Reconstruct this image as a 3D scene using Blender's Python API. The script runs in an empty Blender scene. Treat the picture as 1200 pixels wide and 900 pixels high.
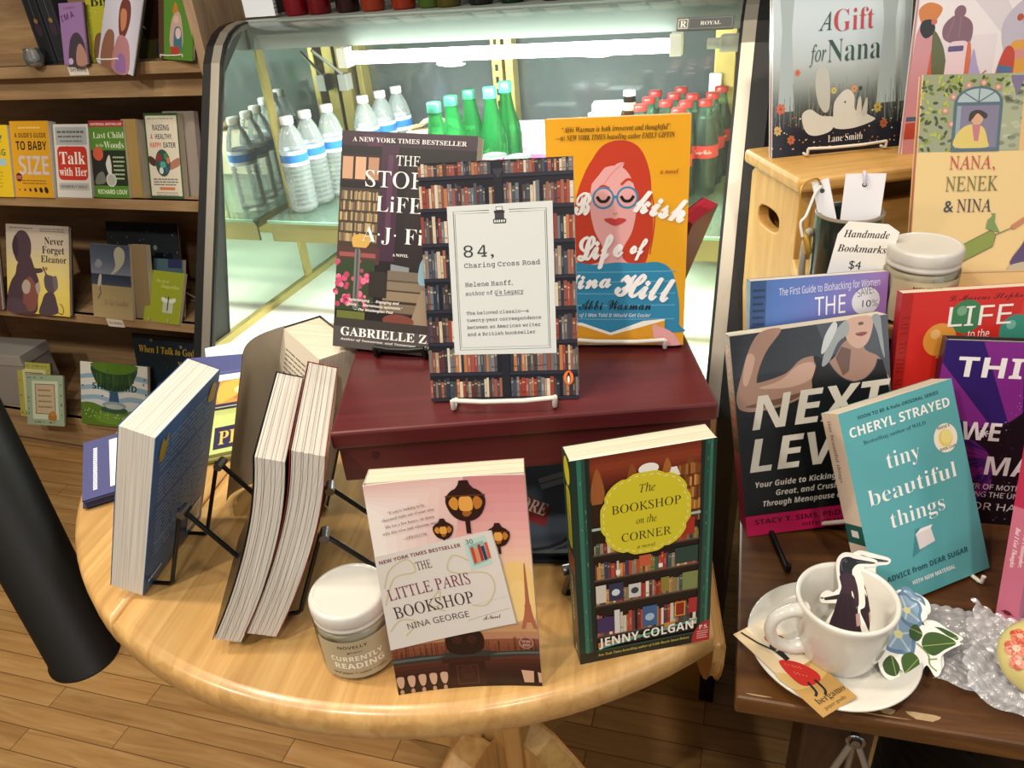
import bpy, bmesh, math, random
from mathutils import Vector, Matrix, Euler
from math import sin, cos, pi, radians as rd, hypot, atan2
random.seed(7)
SC = bpy.context.scene
COL = bpy.context.collection

def lin(c):
    return c/12.92 if c <= .04045 else ((c+.055)/1.055)**2.4
def hexc(h, a=1.0):
    if not isinstance(h, str): return tuple(h) if len(h) == 4 else tuple(h)+(a,)
    h = h.lstrip('#')
    return tuple(lin(int(h[i:i+2], 16)/255) for i in (0, 2, 4)) + (a,)

# ------------------------------------------------------------------ camera
CAM_Z = 1.47
def make_camera():
    yaw, pitch, roll = rd(21.0), rd(30.4), rd(-5.14)
    B = Matrix(((1,0,0),(0,0,-1),(0,1,0)))
    Yw = Matrix(((cos(yaw),sin(yaw),0),(-sin(yaw),cos(yaw),0),(0,0,1)))
    P = Matrix(((1,0,0),(0,cos(pitch),-sin(pitch)),(0,sin(pitch),cos(pitch))))
    Q = Matrix(((cos(roll),-sin(roll),0),(sin(roll),cos(roll),0),(0,0,1)))
    R = Q @ P @ B @ Yw                       # world -> (right, down, forward)
    right, down, fwd = R[0], R[1], R[2]
    M = Matrix((right, -Vector(down), -Vector(fwd))).transposed().to_4x4()
    M.translation = (0, 0, CAM_Z)
    cd = bpy.data.cameras.new('camera'); co = bpy.data.objects.new('camera', cd); COL.objects.link(co)
    co.matrix_world = M
    cd.sensor_width = 36; cd.lens = 900/1200*36; cd.clip_start = .02; cd.clip_end = 30
    SC.camera = co
make_camera()

# ------------------------------------------------------------------ light
SC.view_settings.view_transform = 'Standard'
SC.view_settings.look = 'None'
SC.view_settings.exposure = -.12
SC.view_settings.gamma = 1.0
SC.view_settings.use_curve_mapping = False
SC.cycles.max_bounces = 10
SC.cycles.transparent_max_bounces = 24
SC.cycles.transmission_bounces = 10
SC.cycles.caustics_reflective = False
SC.cycles.caustics_refractive = False
SC.cycles.sample_clamp_indirect = 4.0
world = bpy.data.worlds.new('world'); SC.world = world; world.use_nodes = True
wb = world.node_tree.nodes['Background']; wb.inputs[0].default_value = (1.0, .95, .88, 1); wb.inputs[1].default_value = .20

def area(name, loc, target, size, power, color, shape='DISK', size_y=None, spread=180):
    l = bpy.data.lights.new(name, 'AREA'); l.shape = shape; l.size = size
    if size_y: l.size_y = size_y
    l.energy = power; l.color = color; l.spread = rd(spread)
    o = bpy.data.objects.new(name, l); COL.objects.link(o); o.location = loc
    o.rotation_euler = (Vector(target)-Vector(loc)).to_track_quat('-Z', 'Y').to_euler()
    return o
WARM = (1.0, .87, .69)
area('ceiling_downlight', (-.75, .35, 2.75), (-.65, .5, 0), .14, 10.5, WARM)
area('ceiling_downlight', (.15, .05, 2.75), (.1, .35, 0), .14, 8, WARM)
area('ceiling_downlight', (-.78, -.72, 2.72), (-.45, .4, .9), .13, 22, (1, .92, .80))
area('ceiling_downlight', (.6, -.95, 2.75), (.1, .6, 1.0), .16, 16, (1, .92, .80))
area('ceiling_downlight', (.9, 1.0, 2.75), (.7, 1.1, 0), .14, 9, WARM)
area('ceiling_downlight', (-2.0, -.80, 2.72), (-2.0, 1.5, 0.8), .14, 30, (1, .90, .74))
area('ceiling_downlight', (-1.40, .25, 2.75), (-1.35, .5, 0), .13, 20, WARM)
area('shop_window', (2.6, -1.3, 1.75), (.1, .8, 1.0), 1.5, 17, (.80, .90, 1.0), 'RECTANGLE', 1.6)

# ------------------------------------------------------------------ materials
MATS = {}
def nodes(name):
    m = bpy.data.materials.new(name); m.use_nodes = True
    nt = m.node_tree; b = nt.nodes['Principled BSDF']
    return m, nt, b
def N(nt, t, **kw):
    n = nt.nodes.new(t)
    for k, v in kw.items(): setattr(n, k, v)
    return n
def mat(name, col, rough=.5, metal=0., coat=0., trans=0., ior=1.45, spec=.5, emit=None, estr=0., noise=0., nscale=30., alpha=1., bump=0., bscale=200.):
    if name in MATS: return MATS[name]
    m, nt, b = nodes(name); c = hexc(col)
    b.inputs['Base Color'].default_value = c; b.inputs['Roughness'].default_value = rough
    b.inputs['Metallic'].default_value = metal; b.inputs['Coat Weight'].default_value = coat
    b.inputs['Coat Roughness'].default_value = .15
    b.inputs['Transmission Weight'].default_value = trans; b.inputs['IOR'].default_value = ior
    b.inputs['Specular IOR Level'].default_value = spec; b.inputs['Alpha'].default_value = alpha
    if emit: b.inputs['Emission Color'].default_value = hexc(emit); b.inputs['Emission Strength'].default_value = estr
    tc = N(nt, 'ShaderNodeTexCoord'); nz = N(nt, 'ShaderNodeTexNoise'); nz.inputs['Scale'].default_value = nscale
    nz.inputs['Detail'].default_value = 4
    nt.links.new(tc.outputs['Object'], nz.inputs['Vector'])
    if noise:
        mx = N(nt, 'ShaderNodeMix', data_type='RGBA'); mx.inputs[6].default_value = tuple(x*(1-noise) for x in c[:3])+(1,)
        mx.inputs[7].default_value = tuple(min(1, x*(1+noise)) for x in c[:3])+(1,)
        nt.links.new(nz.outputs['Fac'], mx.inputs[0]); nt.links.new(mx.outputs[2], b.inputs['Base Color'])
    if bump:
        n2 = N(nt, 'ShaderNodeTexNoise'); n2.inputs['Scale'].default_value = bscale
        nt.links.new(tc.outputs['Object'], n2.inputs['Vector'])
        bp = N(nt, 'ShaderNodeBump'); bp.inputs['Strength'].default_value = bump; bp.inputs['Distance'].default_value = .002
        nt.links.new(n2.outputs['Fac'], bp.inputs['Height']); nt.links.new(bp.outputs['Normal'], b.inputs['Normal'])
    MATS[name] = m; return m
def print_mat(name, rough, coat):
    m, nt, b = nodes(name)
    a = N(nt, 'ShaderNodeAttribute', attribute_name='Col')
    nt.links.new(a.outputs['Color'], b.inputs['Base Color'])
    b.inputs['Roughness'].default_value = rough; b.inputs['Coat Weight'].default_value = coat; b.inputs['Coat Roughness'].default_value = .22
    b.inputs['Specular IOR Level'].default_value = .35
    return m
PG = print_mat('printed_gloss', .38, .35)
PM = print_mat('printed_matte', .6, .0)
def pages_mat(name, c1, c2, axis=1, scale=900, rough=.8):
    m, nt, b = nodes(name)
    tc = N(nt, 'ShaderNodeTexCoord'); mp = N(nt, 'ShaderNodeMapping'); s = [6, 6, 6]; s[axis] = scale
    mp.inputs['Scale'].default_value = s
    nz = N(nt, 'ShaderNodeTexNoise'); nz.inputs['Scale'].default_value = 1.0; nz.inputs['Detail'].default_value = 3
    cr = N(nt, 'ShaderNodeValToRGB'); cr.color_ramp.elements[0].color = hexc(c1); cr.color_ramp.elements[1].color = hexc(c2)
    cr.color_ramp.elements[0].position = .32; cr.color_ramp.elements[1].position = .6
    nt.links.new(tc.outputs['Object'], mp.inputs[0]); nt.links.new(mp.outputs[0], nz.inputs['Vector'])
    nt.links.new(nz.outputs['Fac'], cr.inputs[0]); nt.links.new(cr.outputs[0], b.inputs['Base Color'])
    b.inputs['Roughness'].default_value = rough; b.inputs['Specular IOR Level'].default_value = .2
    bp = N(nt, 'ShaderNodeBump'); bp.inputs['Strength'].default_value = .25; bp.inputs['Distance'].default_value = .0006
    nt.links.new(nz.outputs['Fac'], bp.inputs['Height']); nt.links.new(bp.outputs[0], b.inputs['Normal'])
    return m
PAGES = pages_mat('page_edges_cream', '#bfb49e', '#dad0bc')
PAGESW = pages_mat('page_edges_white', '#b9b3a9', '#d9d4cb')
PAGESR = pages_mat('page_edges_red', '#8f1c2c', '#b02a3c')

def wood_mat(name, cols, scale=(1, 1, 1), rough=.45, coat=0., staves=None, gap='#000000', gapw=.0, grain=1., rot=0, bump=.08, off=(0, 0, 0)):
    """cols: dark, mid, light. staves=(length, width): boards through the brick texture along X."""
    m, nt, b = nodes(name)
    tc = N(nt, 'ShaderNodeTexCoord'); mp0 = N(nt, 'ShaderNodeMapping'); mp0.inputs['Rotation'].default_value = (0, 0, rot) if not isinstance(rot, tuple) else rot
    mp0.inputs['Location'].default_value = off
    nt.links.new(tc.outputs['Object'], mp0.inputs[0])
    mp = N(nt, 'ShaderNodeMapping'); mp.inputs['Scale'].default_value = (2.2*scale[0], 26*scale[1], 26*scale[2])
    nt.links.new(mp0.outputs[0], mp.inputs[0])
    nz = N(nt, 'ShaderNodeTexNoise'); nz.inputs['Scale'].default_value = 1.6; nz.inputs['Detail'].default_value = 7; nz.inputs['Roughness'].default_value = .62
    nz.inputs['Distortion'].default_value = .8
    vec = mp.outputs[0]; br = None
    if staves:
        br = N(nt, 'ShaderNodeTexBrick'); br.offset = .37; br.squash = 1
        br.inputs['Scale'].default_value = 1.0; br.inputs['Brick Width'].default_value = staves[0]; br.inputs['Row Height'].default_value = staves[1]
        br.inputs['Mortar Size'].default_value = gapw; br.inputs['Mortar Smooth'].default_value = .1
        br.inputs['Color1'].default_value = (0, 0, 0, 1); br.inputs['Color2'].default_value = (1, 1, 1, 1); br.inputs['Mortar'].default_value = (.5, .5, .5, 1)
        nt.links.new(mp0.outputs[0], br.inputs['Vector'])
        sh = N(nt, 'ShaderNodeVectorMath', operation='MULTIPLY_ADD')
        nt.links.new(br.outputs['Color'], sh.inputs[0]); sh.inputs[1].default_value = (37, 53, 11); nt.links.new(mp.outputs[0], sh.inputs[2])
        vec = sh.outputs[0]
    nt.links.new(vec, nz.inputs['Vector'])
    cr = N(nt, 'ShaderNodeValToRGB'); e = cr.color_ramp.elements
    e[0].color = hexc(cols[0]); e[1].color = hexc(cols[2]); e[0].position = .5-.22*grain-.02; e[1].position = .5+.2*grain
    k = cr.color_ramp.elements.new(.5); k.color = hexc(cols[1])
    nt.links.new(nz.outputs['Fac'], cr.inputs[0]); out = cr.outputs[0]
    if staves:
        hv = N(nt, 'ShaderNodeHueSaturation'); mr = N(nt, 'ShaderNodeMapRange'); mr.inputs[3].default_value = .82; mr.inputs[4].default_value = 1.1
        nt.links.new(br.outputs['Color'], mr.inputs[0]); nt.links.new(mr.outputs[0], hv.inputs['Value']); nt.links.new(out, hv.inputs['Color'])
        mx = N(nt, 'ShaderNodeMix', data_type='RGBA'); mx.inputs[7].default_value = hexc(gap)
        nt.links.new(br.outputs['Fac'], mx.inputs[0]); nt.links.new(hv.outputs[0], mx.inputs[6]); out = mx.outputs[2]
    nt.links.new(out, b.inputs['Base Color'])
    b.inputs['Roughness'].default_value = rough; b.inputs['Coat Weight'].default_value = coat; b.inputs['Coat Roughness'].default_value = .2
    bp = N(nt, 'ShaderNodeBump'); bp.inputs['Strength'].default_value = bump; bp.inputs['Distance'].default_value = .001
    nt.links.new(nz.outputs['Fac'], bp.inputs['Height']); nt.links.new(bp.outputs[0], b.inputs['Normal'])
    MATS[name] = m; return m
def thin_glass(name, tint=(1, 1, 1), refl=1.0, rough=.0, haze=None, hz=0.):
    """single sheet: transparent plus mirror reflection by view angle (works the same for every ray)"""
    m = bpy.data.materials.new(name); m.use_nodes = True; nt = m.node_tree; nt.nodes.clear()
    o = N(nt, 'ShaderNodeOutputMaterial'); t = N(nt, 'ShaderNodeBsdfTransparent'); g = N(nt, 'ShaderNodeBsdfGlossy'); g.inputs['Roughness'].default_value = rough
    t.inputs[0].default_value = tuple(tint)+(1,)
    f = N(nt, 'ShaderNodeFresnel'); f.inputs[0].default_value = 1.5
    mu = N(nt, 'ShaderNodeMath', operation='MULTIPLY'); mu.inputs[1].default_value = refl
    mx = N(nt, 'ShaderNodeMixShader'); nt.links.new(f.outputs[0], mu.inputs[0]); nt.links.new(mu.outputs[0], mx.inputs[0])
    nt.links.new(t.outputs[0], mx.inputs[1]); nt.links.new(g.outputs[0], mx.inputs[2]); out = mx.outputs[0]
    if hz:
        d = N(nt, 'ShaderNodeBsdfDiffuse'); d.inputs[0].default_value = hexc(haze); m2 = N(nt, 'ShaderNodeMixShader'); m2.inputs[0].default_value = hz
        nt.links.new(out, m2.inputs[1]); nt.links.new(d.outputs[0], m2.inputs[2]); out = m2.outputs[0]
    nt.links.new(out, o.inputs[0]); MATS[name] = m; return m

# ------------------------------------------------------------------ mesh builder
STY = {'serif': (0x1D400, 0x1D41A, 0x1D7CE, -.012), 'serifb': (0x1D400, 0x1D41A, 0x1D7CE, 0), 'it': (0x1D434, 0x1D44E, None, 0), 'itb': (0x1D468, 0x1D482, None, 0),
       'script': (0x1D4D0, 0x1D4EA, None, 0), 'mono': (0x1D670, 0x1D68A, 0x1D7F6, 0), 'sans': (0x1D5A0, 0x1D5BA, 0x1D7E2, 0), 'sansb': (0x1D5D4, 0x1D5EE, 0x1D7EC, 0),
       'sansi': (0x1D608, 0x1D622, None, 0), 'sansbi': (0x1D63C, 0x1D656, None, 0)}
STY['roman'] = (0x1D434, 0x1D44E, None, 0); STY['scriptb'] = (0x1D4D0, 0x1D4EA, None, 0)
TCACHE = {}
def mapped(s, style):
    U, L, D, off = STY[style]; o = ''
    for c in s:
        if 'A' <= c <= 'Z': o += chr(U+ord(c)-65)
        elif c == 'h' and style in ('it', 'roman'): o += '\u210e'
        elif 'a' <= c <= 'z': o += chr(L+ord(c)-97)
        elif D and '0' <= c <= '9': o += chr(D+ord(c)-48)
        else: o += c
    return o
def raw_text(body, style, res, fill=True):
    cu = bpy.data.curves.new('text', 'FONT'); cu.body = body; cu.size = 1; cu.resolution_u = res; cu.offset = STY[style][3]
    if not fill: cu.fill_mode = 'NONE'
    ob = bpy.data.objects.new('text', cu); COL.objects.link(ob)
    dg = bpy.context.evaluated_depsgraph_get()
    if fill:
        me = bpy.data.meshes.new_from_object(ob.evaluated_get(dg))
        r = ([(v.co.x, v.co.y) for v in me.vertices], [tuple(p.vertices) for p in me.polygons if p.area > 1e-9]); bpy.data.meshes.remove(me)
    else: r = max(c[0] for c in ob.evaluated_get(dg).bound_box)
    bpy.data.objects.remove(ob); bpy.data.curves.remove(cu); return r
WID = {}
def glyphs(s, style, res):
    """filled letters, set a few at a time so that the outlines never fill across one another"""
    if style == 'serif' and s.upper() == s and not any(c.isdigit() for c in s): style = 'roman'
    res = max(3, res); key = (s, style, res)
    if key in TCACHE: return TCACHE[key]
    H = mapped('H', style)
    if style not in WID: WID[style] = raw_text(H, style, 2, False)
    parts = []; w = ''
    for i, c in enumerate(s):
        w += c
        if c == ' ' or len(w) >= 7: parts.append(w); w = ''
    if w: parts.append(w)
    vs, fs, pre = [], [], ''
    for p in parts:
        off = 0 if not pre else raw_text(mapped(pre, style)+H, style, 2, False)-WID[style]
        if p.strip():
            k = (p.strip(), style, res)
            if k not in WID: WID[k] = raw_text(mapped(p.strip(), style), style, res)
            v, f = WID[k]; n = len(vs); vs += [(x+off, y) for x, y in v]; fs += [tuple(q+n for q in g) for g in f]
        pre += p
    if style == 'roman': vs = [(x-.277*y, y) for x, y in vs]
    if vs:
        x0 = min(v[0] for v in vs); x1 = max(v[0] for v in vs)
    else: x0, x1 = 0, 1
    TCACHE[key] = (vs, fs, x0, max(x1-x0, 1e-4)); return TCACHE[key]

class MB:
    def __init__(s): s.v = []; s.f = []; s.m = []; s.c = []; s.sm = []
    def add(s, vs, fs, m=0, c=(1, 1, 1, 1), smooth=False):
        o = len(s.v); s.v += [tuple(v) for v in vs]
        for f in fs: s.f.append(tuple(i+o for i in f)); s.m.append(m); s.c.append(c); s.sm.append(smooth)
    def box(s, x0, y0, z0, x1, y1, z1, m=0, c=(1, 1, 1, 1)):
        vs = [(x0,y0,z0),(x1,y0,z0),(x1,y1,z0),(x0,y1,z0),(x0,y0,z1),(x1,y0,z1),(x1,y1,z1),(x0,y1,z1)]
        s.add(vs, [(0,3,2,1),(4,5,6,7),(0,1,5,4),(1,2,6,5),(2,3,7,6),(3,0,4,7)], m, c)
    def prism(s, pts, ax, a, b, m=0, c=(1, 1, 1, 1), smooth=False):
        """pts 2D polygon, extruded along axis ax ('x','y','z') from a to b"""
        def P(p, t):
            return {'x': (t, p[0], p[1]), 'y': (p[0], t, p[1]), 'z': (p[0], p[1], t)}[ax]
        n = len(pts); vs = [P(p, a) for p in pts]+[P(p, b) for p in pts]
        s.add(vs, [tuple(range(n))[::-1], tuple(range(n, 2*n))], m, c)
        s.add(vs, [(i, (i+1) % n, n+(i+1) % n, n+i) for i in range(n)], m, c, smooth)
    def lathe(s, prof, seg=40, m=0, c=(1, 1, 1, 1), cx=0, cy=0, cap0=True, cap1=True, smooth=True, ribs=None):
        """prof [(r,z)...]"""
        n = len(prof); vs = []
        for r, z in prof:
            for k in range(seg):
                a = 2*pi*k/seg; rr = r*(1+(ribs(a, z) if ribs else 0)); vs.append((cx+rr*cos(a), cy+rr*sin(a), z))
        fs = []
        for i in range(n-1):
            for k in range(seg):
                k2 = (k+1) % seg; fs.append((i*seg+k, i*seg+k2, (i+1)*seg+k2, (i+1)*seg+k))
        s.add(vs, fs, m, c, smooth)
        caps = []
        if cap0 and prof[0][0] > 1e-6: caps.append(tuple(range(seg))[::-1])
        if cap1 and prof[-1][0] > 1e-6: caps.append(tuple(range((n-1)*seg, n*seg)))
        if caps: s.add(vs, caps, m, c)
    def tube(s, pts, r, seg=8, m=0, c=(1, 1, 1, 1), closed=False):
        pts = [Vector(p) for p in pts]; n = len(pts); vs = []; up = None
        for i, p in enumerate(pts):
            if closed: d = pts[(i+1) % n]-pts[i-1]
            else: d = pts[min(i+1, n-1)]-pts[max(i-1, 0)]
            d.normalize()
            if up is None: up = d.orthogonal().normalized()
            up = (up-d*up.dot(d))
            if up.length < 1e-6: up = d.orthogonal()
            up.normalize(); w = d.cross(up)
            rr = r[i] if isinstance(r, (list, tuple)) else r
            for k in range(seg):
                a = 2*pi*k/seg; vs.append(p+(up*cos(a)+w*sin(a))*rr)
        fs = [(i*seg+k, i*seg+(k+1) % seg, ((i+1) % n)*seg+(k+1) % seg, ((i+1) % n)*seg+k) for i in range(n if closed else n-1) for k in range(seg)]
        s.add(vs, fs, m, c, True)
        if not closed: s.add(vs, [tuple(range(seg))[::-1], tuple(range((n-1)*seg, n*seg))], m, c)
    def build(s, name, mats, parent=None, bevel=0, segs=2, M=None, sub=0, warp=None):
        me = bpy.data.meshes.new(name); v = s.v
        if warp: v = [warp(*p) for p in v]
        me.from_pydata(v, [], s.f)
        if not isinstance(mats, (list, tuple)): mats = [mats]
        for m in mats: me.materials.append(m)
        at = me.color_attributes.new('Col', 'FLOAT_COLOR', 'CORNER'); flat = []
        for p in me.polygons: flat += list(s.c[p.index])*p.loop_total
        at.data.foreach_set('color', flat)
        me.polygons.foreach_set('material_index', s.m); me.polygons.foreach_set('use_smooth', s.sm)
        me.update()
        o = bpy.data.objects.new(name, me); COL.objects.link(o)
        if M is not None: o.matrix_world = M
        if parent: o.parent = parent
        if bevel:
            b = o.modifiers.new('b', 'BEVEL'); b.width = bevel; b.segments = segs; b.limit_method = 'ANGLE'; b.angle_limit = rd(40); b.harden_normals = False
        if sub:
            d = o.modifiers.new('s', 'SUBSURF'); d.levels = sub; d.render_levels = sub
        return o
def dedup_lathe_normals(o): return o

def tag(o, label, cat, group=None, kind=None):
    if label: o['label'] = label
    if cat: o['category'] = cat
    if group: o['group'] = group
    if kind: o['kind'] = kind
    return o
def struct(o): o['kind'] = 'structure'; return o
def empty(name, loc=(0, 0, 0), rz=0, M=None):
    o = bpy.data.objects.new(name, None); COL.objects.link(o); o.empty_display_size = .05
    if M is not None: o.matrix_world = M
    else: o.location = loc; o.rotation_euler = (0, 0, rz)
    return o
def copy_tree(o, parent=None):
    c = o.copy(); COL.objects.link(c)
    if parent: c.parent = parent
    for ch in list(o.children): copy_tree(ch, c)
    return c

# ------------------------------------------------------------------ printed surface
def catmull(pts, n=6, closed=True):
    out = []; N_ = len(pts)
    for i in range(N_ if closed else N_-1):
        g = (lambda k: pts[k % N_]) if closed else (lambda k: pts[max(0, min(N_-1, k))])
        p0, p1, p2, p3 = g(i-1), g(i), g(i+1), g(i+2)
        for j in range(n):
            t = j/n
            out.append(tuple(.5*(2*p1[k]+(-p0[k]+p2[k])*t+(2*p0[k]-5*p1[k]+4*p2[k]-p3[k])*t*t+(-p0[k]+3*p1[k]-3*p2[k]+p3[k])*t**3) for k in (0, 1)))
    if not closed: out.append(tuple(pts[-1]))
    return out
def clip(poly, a, b, axis=0):
    def half(pl, t, sgn):
        r = []
        for i in range(len(pl)):
            p, q = pl[i-1], pl[i]; dp, dq = (p[axis]-t)*sgn, (q[axis]-t)*sgn
            if (dp < 0) != (dq < 0):
                k = dp/(dp-dq); r.append((p[0]+(q[0]-p[0])*k, p[1]+(q[1]-p[1])*k))
            if dq >= 0: r.append(q)
        return r
    r = half(poly, a, 1)
    return half(r, b, -1) if r else r
class Surf:
    """a printed face: fractions (u right, v up) of W x H metres, on the plane o + ax*u + ay*v, ink layers stacked along n"""
    EPS = .000018
    def __init__(s, mb, o, ax, ay, W, H, m=0, strips=0, mapf=None):
        s.mb = mb; s.o = Vector(o); s.ax = Vector(ax); s.ay = Vector(ay); s.n = s.ax.cross(s.ay); s.W = W; s.H = H; s.k = 0; s.m = m; s.strips = strips; s.mapf = mapf
        s.clipbox = None
    def P(s, u, v, k):
        if s.mapf: return s.mapf(u, v, k*s.EPS)
        return s.o+s.ax*(u*s.W)+s.ay*(v*s.H)+s.n*(k*s.EPS)
    def raw(s, pts, fs, col):
        s.mb.add([s.P(u, v, s.k) for u, v in pts], fs, s.m, hexc(col))
    def poly(s, pts, col, step=True):
        if step: s.k += 1
        if s.clipbox:
            x0, y0, x1, y1 = s.clipbox; pts = clip(pts, x0, x1, 0)
            if pts: pts = clip(pts, y0, y1, 1)
            if len(pts) < 3: return
        if s.strips:
            for i in range(s.strips):
                q = clip(list(pts), i/s.strips, (i+1)/s.strips)
                if len(q) > 2: s.raw(q, [tuple(range(len(q)))], col)
        else: s.raw(pts, [tuple(range(len(pts)))], col)
    def rect(s, x0, y0, x1, y1, col, step=True): s.poly([(x0, y0), (x1, y0), (x1, y1), (x0, y1)], col, step)
    def ell(s, cx, cy, rx, ry, col, n=28, a0=0, a1=2*pi, rot=0, step=True):
        ps = []
        for i in range(n if a1-a0 > 6.28 else n+1):
            a = a0+(a1-a0)*i/n; x, y = rx*cos(a), ry*sin(a)
            if rot: X, Y = x*s.W, y*s.H; x, y = (X*cos(rot)-Y*sin(rot))/s.W, (X*sin(rot)+Y*cos(rot))/s.H
            ps.append((cx+x, cy+y))
        s.poly(ps, col, step)
    def circ(s, cx, cy, r, col, **k): s.ell(cx, cy, r, r*s.W/s.H, col, **k)
    def blob(s, pts, col, n=5, step=True): s.poly(catmull(pts, n), col, step)
    def line(s, pts, w, col, smooth=False, closed=False, step=True):
        """w in metres"""
        if step: s.k += 1
        if smooth: pts = catmull(pts, 5, closed)
        if closed: pts = list(pts)+[pts[0]]
        P = [Vector((u*s.W, v*s.H)) for u, v in pts]; L = []
        for i, p in enumerate(P):
            d = P[min(i+1, len(P)-1)]-P[max(i-1, 0)]
            if closed and i in (0, len(P)-1): d = P[1]-P[-2]
            if d.length < 1e-9: d = Vector((1, 0))
            d.normalize(); q = Vector((-d.y, d.x))*w/2; L.append((p+q, p-q))
        for i in range(len(L)-1):
            quad = [L[i][0], L[i][1], L[i+1][1], L[i+1][0]]
            s.poly([(q.x/s.W, q.y/s.H) for q in quad], col, False)
    def frame(s, x0, y0, x1, y1, w, col):
        s.k += 1; a, b = w/s.W, w/s.H
        for r in ((x0, y0, x1, y0+b), (x0, y1-b, x1, y1), (x0, y0+b, x0+a, y1-b), (x1-a, y0+b, x1, y1-b)): s.rect(*r, col, step=False)
    def rrect(s, x0, y0, x1, y1, r, col):
        rx, ry = r/s.W, r/s.H; ps = []
        for cx, cy, a in ((x1-rx, y1-ry, 0), (x0+rx, y1-ry, 90), (x0+rx, y0+ry, 180), (x1-rx, y0+ry, 270)):
            ps += [(cx+rx*cos(rd(a+t)), cy+ry*sin(rd(a+t))) for t in (0, 22, 45, 68, 90)]
        s.poly(ps, col)
    def text(s, t, x0, y, h, col, x1=None, style='sans', rot=0, res=2, align='l', skew=0, shadow=None):
        """baseline start (x0,y) in fractions, cap height h in fractions of H, stretched to end at x1 when given; rot in degrees"""
        vs, fs, gx, gw = glyphs(t, style, res)
        if not vs: return
        sy = h*s.H/.72; sx = sy if x1 is None else (x1-x0)*s.W/gw/max(.2, cos(rd(rot)))
        if x1 is None and align == 'c': x0 = x0-gw*sx/2/s.W*cos(rd(rot)); y = y-gw*sx/2/s.H*sin(rd(rot))
        s.k += 1; ca, sa = cos(rd(rot)), sin(rd(rot)); out = []
        for x, yy in vs:
            X, Y = (x-gx)*sx+yy*sy*skew, yy*sy
            out.append((x0+(X*ca-Y*sa)/s.W, y+(X*sa+Y*ca)/s.H))
        s.raw(out, fs, col)
        if style == 'scriptb':
            e = .028*sy
            for dx, dy in ((e, 0), (-e, 0), (0, e), (0, -e)): s.k += 1; s.raw([(u+dx/s.W, v+dy/s.H) for u, v in out], fs, col)
    def greek(s, x0, x1, y, h, col, n=1, dy=0, seed=1, align='l'):
        """tiny unreadable lines of print"""
        r = random.Random(seed); s.k += 1
        for i in range(n):
            x = x0; yy = y-i*dy; e = x1-(r.random()*.12*(x1-x0) if i == n-1 or align == 'l' else 0)
            while x < e-.004:
                w = min((.03+.07*r.random())*(x1-x0)*2.0, e-x); s.rect(x, yy, x+w*.84, yy+h, col, step=False); x += w

# ------------------------------------------------------------------ books
def book_matrix(pos, yaw, lean, tilt):
    yaw, lean, tilt = rd(yaw), rd(lean), rd(tilt)
    u = Vector((cos(yaw), sin(yaw), 0)); back = Vector((-sin(yaw), cos(yaw), 0))
    v = cos(lean)*Vector((0, 0, 1))+sin(lean)*back; n = u.cross(v)
    u2 = cos(tilt)*u+sin(tilt)*v; v2 = cos(tilt)*v-sin(tilt)*u
    M = Matrix((u2, -n, v2)).transposed().to_4x4(); M.translation = pos
    return M
def book(name, label, W, H, T, pos, yaw, lean, tilt=0, art=None, spine='#333333', back='#444444', front='#ffffff', hard=False, spine_art=None, pages=None, pm=None,
         group=None, flip=False, bow=0., strips=0, back_art=None, swell=0.):
    """front cover on local y=0 facing -y, u to the right, back at y=T; spine on the left (flip: on the right)"""
    root = empty(name, M=book_matrix(pos, yaw, lean, tilt))
    tag(root, label, 'book', group)
    pm = pm or PG; pages = pages or PAGES
    t = .0025 if hard else .0005; ov = .003 if hard else .0003
    mb = MB()
    mb.box(0, 0, 0, W, t, H, 0, hexc(front)) if not bow else None
    if bow:
        n = 10
        for i in range(n):
            mb.box(W*i/n, 0, 0, W*(i+1)/n, t, H, 0, hexc(front))
    mb.box(0, T-t, 0, W, T, H, 0, hexc(back))
    if flip: mb.box(W-t, t, 0, W, T-t, H, 0, hexc(spine))
    else: mb.box(0, t, 0, t, T-t, H, 0, hexc(spine))
    if art: art(Surf(mb, (0, 0, 0), (1, 0, 0), (0, 0, 1), W, H, 0, strips=10 if bow else strips))
    if spine_art:
        if flip: spine_art(Surf(mb, (W, 0, 0), (0, 1, 0), (0, 0, 1), T, H))
        else: spine_art(Surf(mb, (0, T, 0), (0, -1, 0), (0, 0, 1), T, H))
    if back_art: back_art(Surf(mb, (W, T, 0), (-1, 0, 0), (0, 0, 1), W, H))
    wf = None
    if bow:
        def wf(x, y, z):
            u = min(1, max(0, x/W))*10; i = min(9, int(u+1e-6)); g = lambda q: 1-(2*q/10-1)**2
            k = bow*.75*(g(i)+(g(i+1)-g(i))*(u-i))*(1-y/T if y < T else 0)
            return (x, y+k, z)
    mb.build('cover', pm, root, warp=wf)
    pb = MB(); g = .0006 if hard else .0002
    if flip: xa, xb = ov, W-t-g
    else: xa, xb = t+g, W-ov
    dy = bow*.78 if bow else 0
    if swell:                                                # loose pages fan out a little at the top
        vs = [(xa,t+g,ov),(xb,t+g,ov),(xb,T-t-g,ov),(xa,T-t-g,ov),(xa,t+g,H-ov),(xb,t+g,H-ov),(xb,T-t-g,H-ov),(xa,T-t-g,H-ov)]
        pb.add(vs, [(0,3,2,1),(4,5,6,7),(0,1,5,4),(1,2,6,5),(2,3,7,6),(3,0,4,7)])
    else: pb.box(xa, t+g+dy, ov, xb, T-t-g, H-ov)
    pb.build('page_block', pages, root)
    return root
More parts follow.
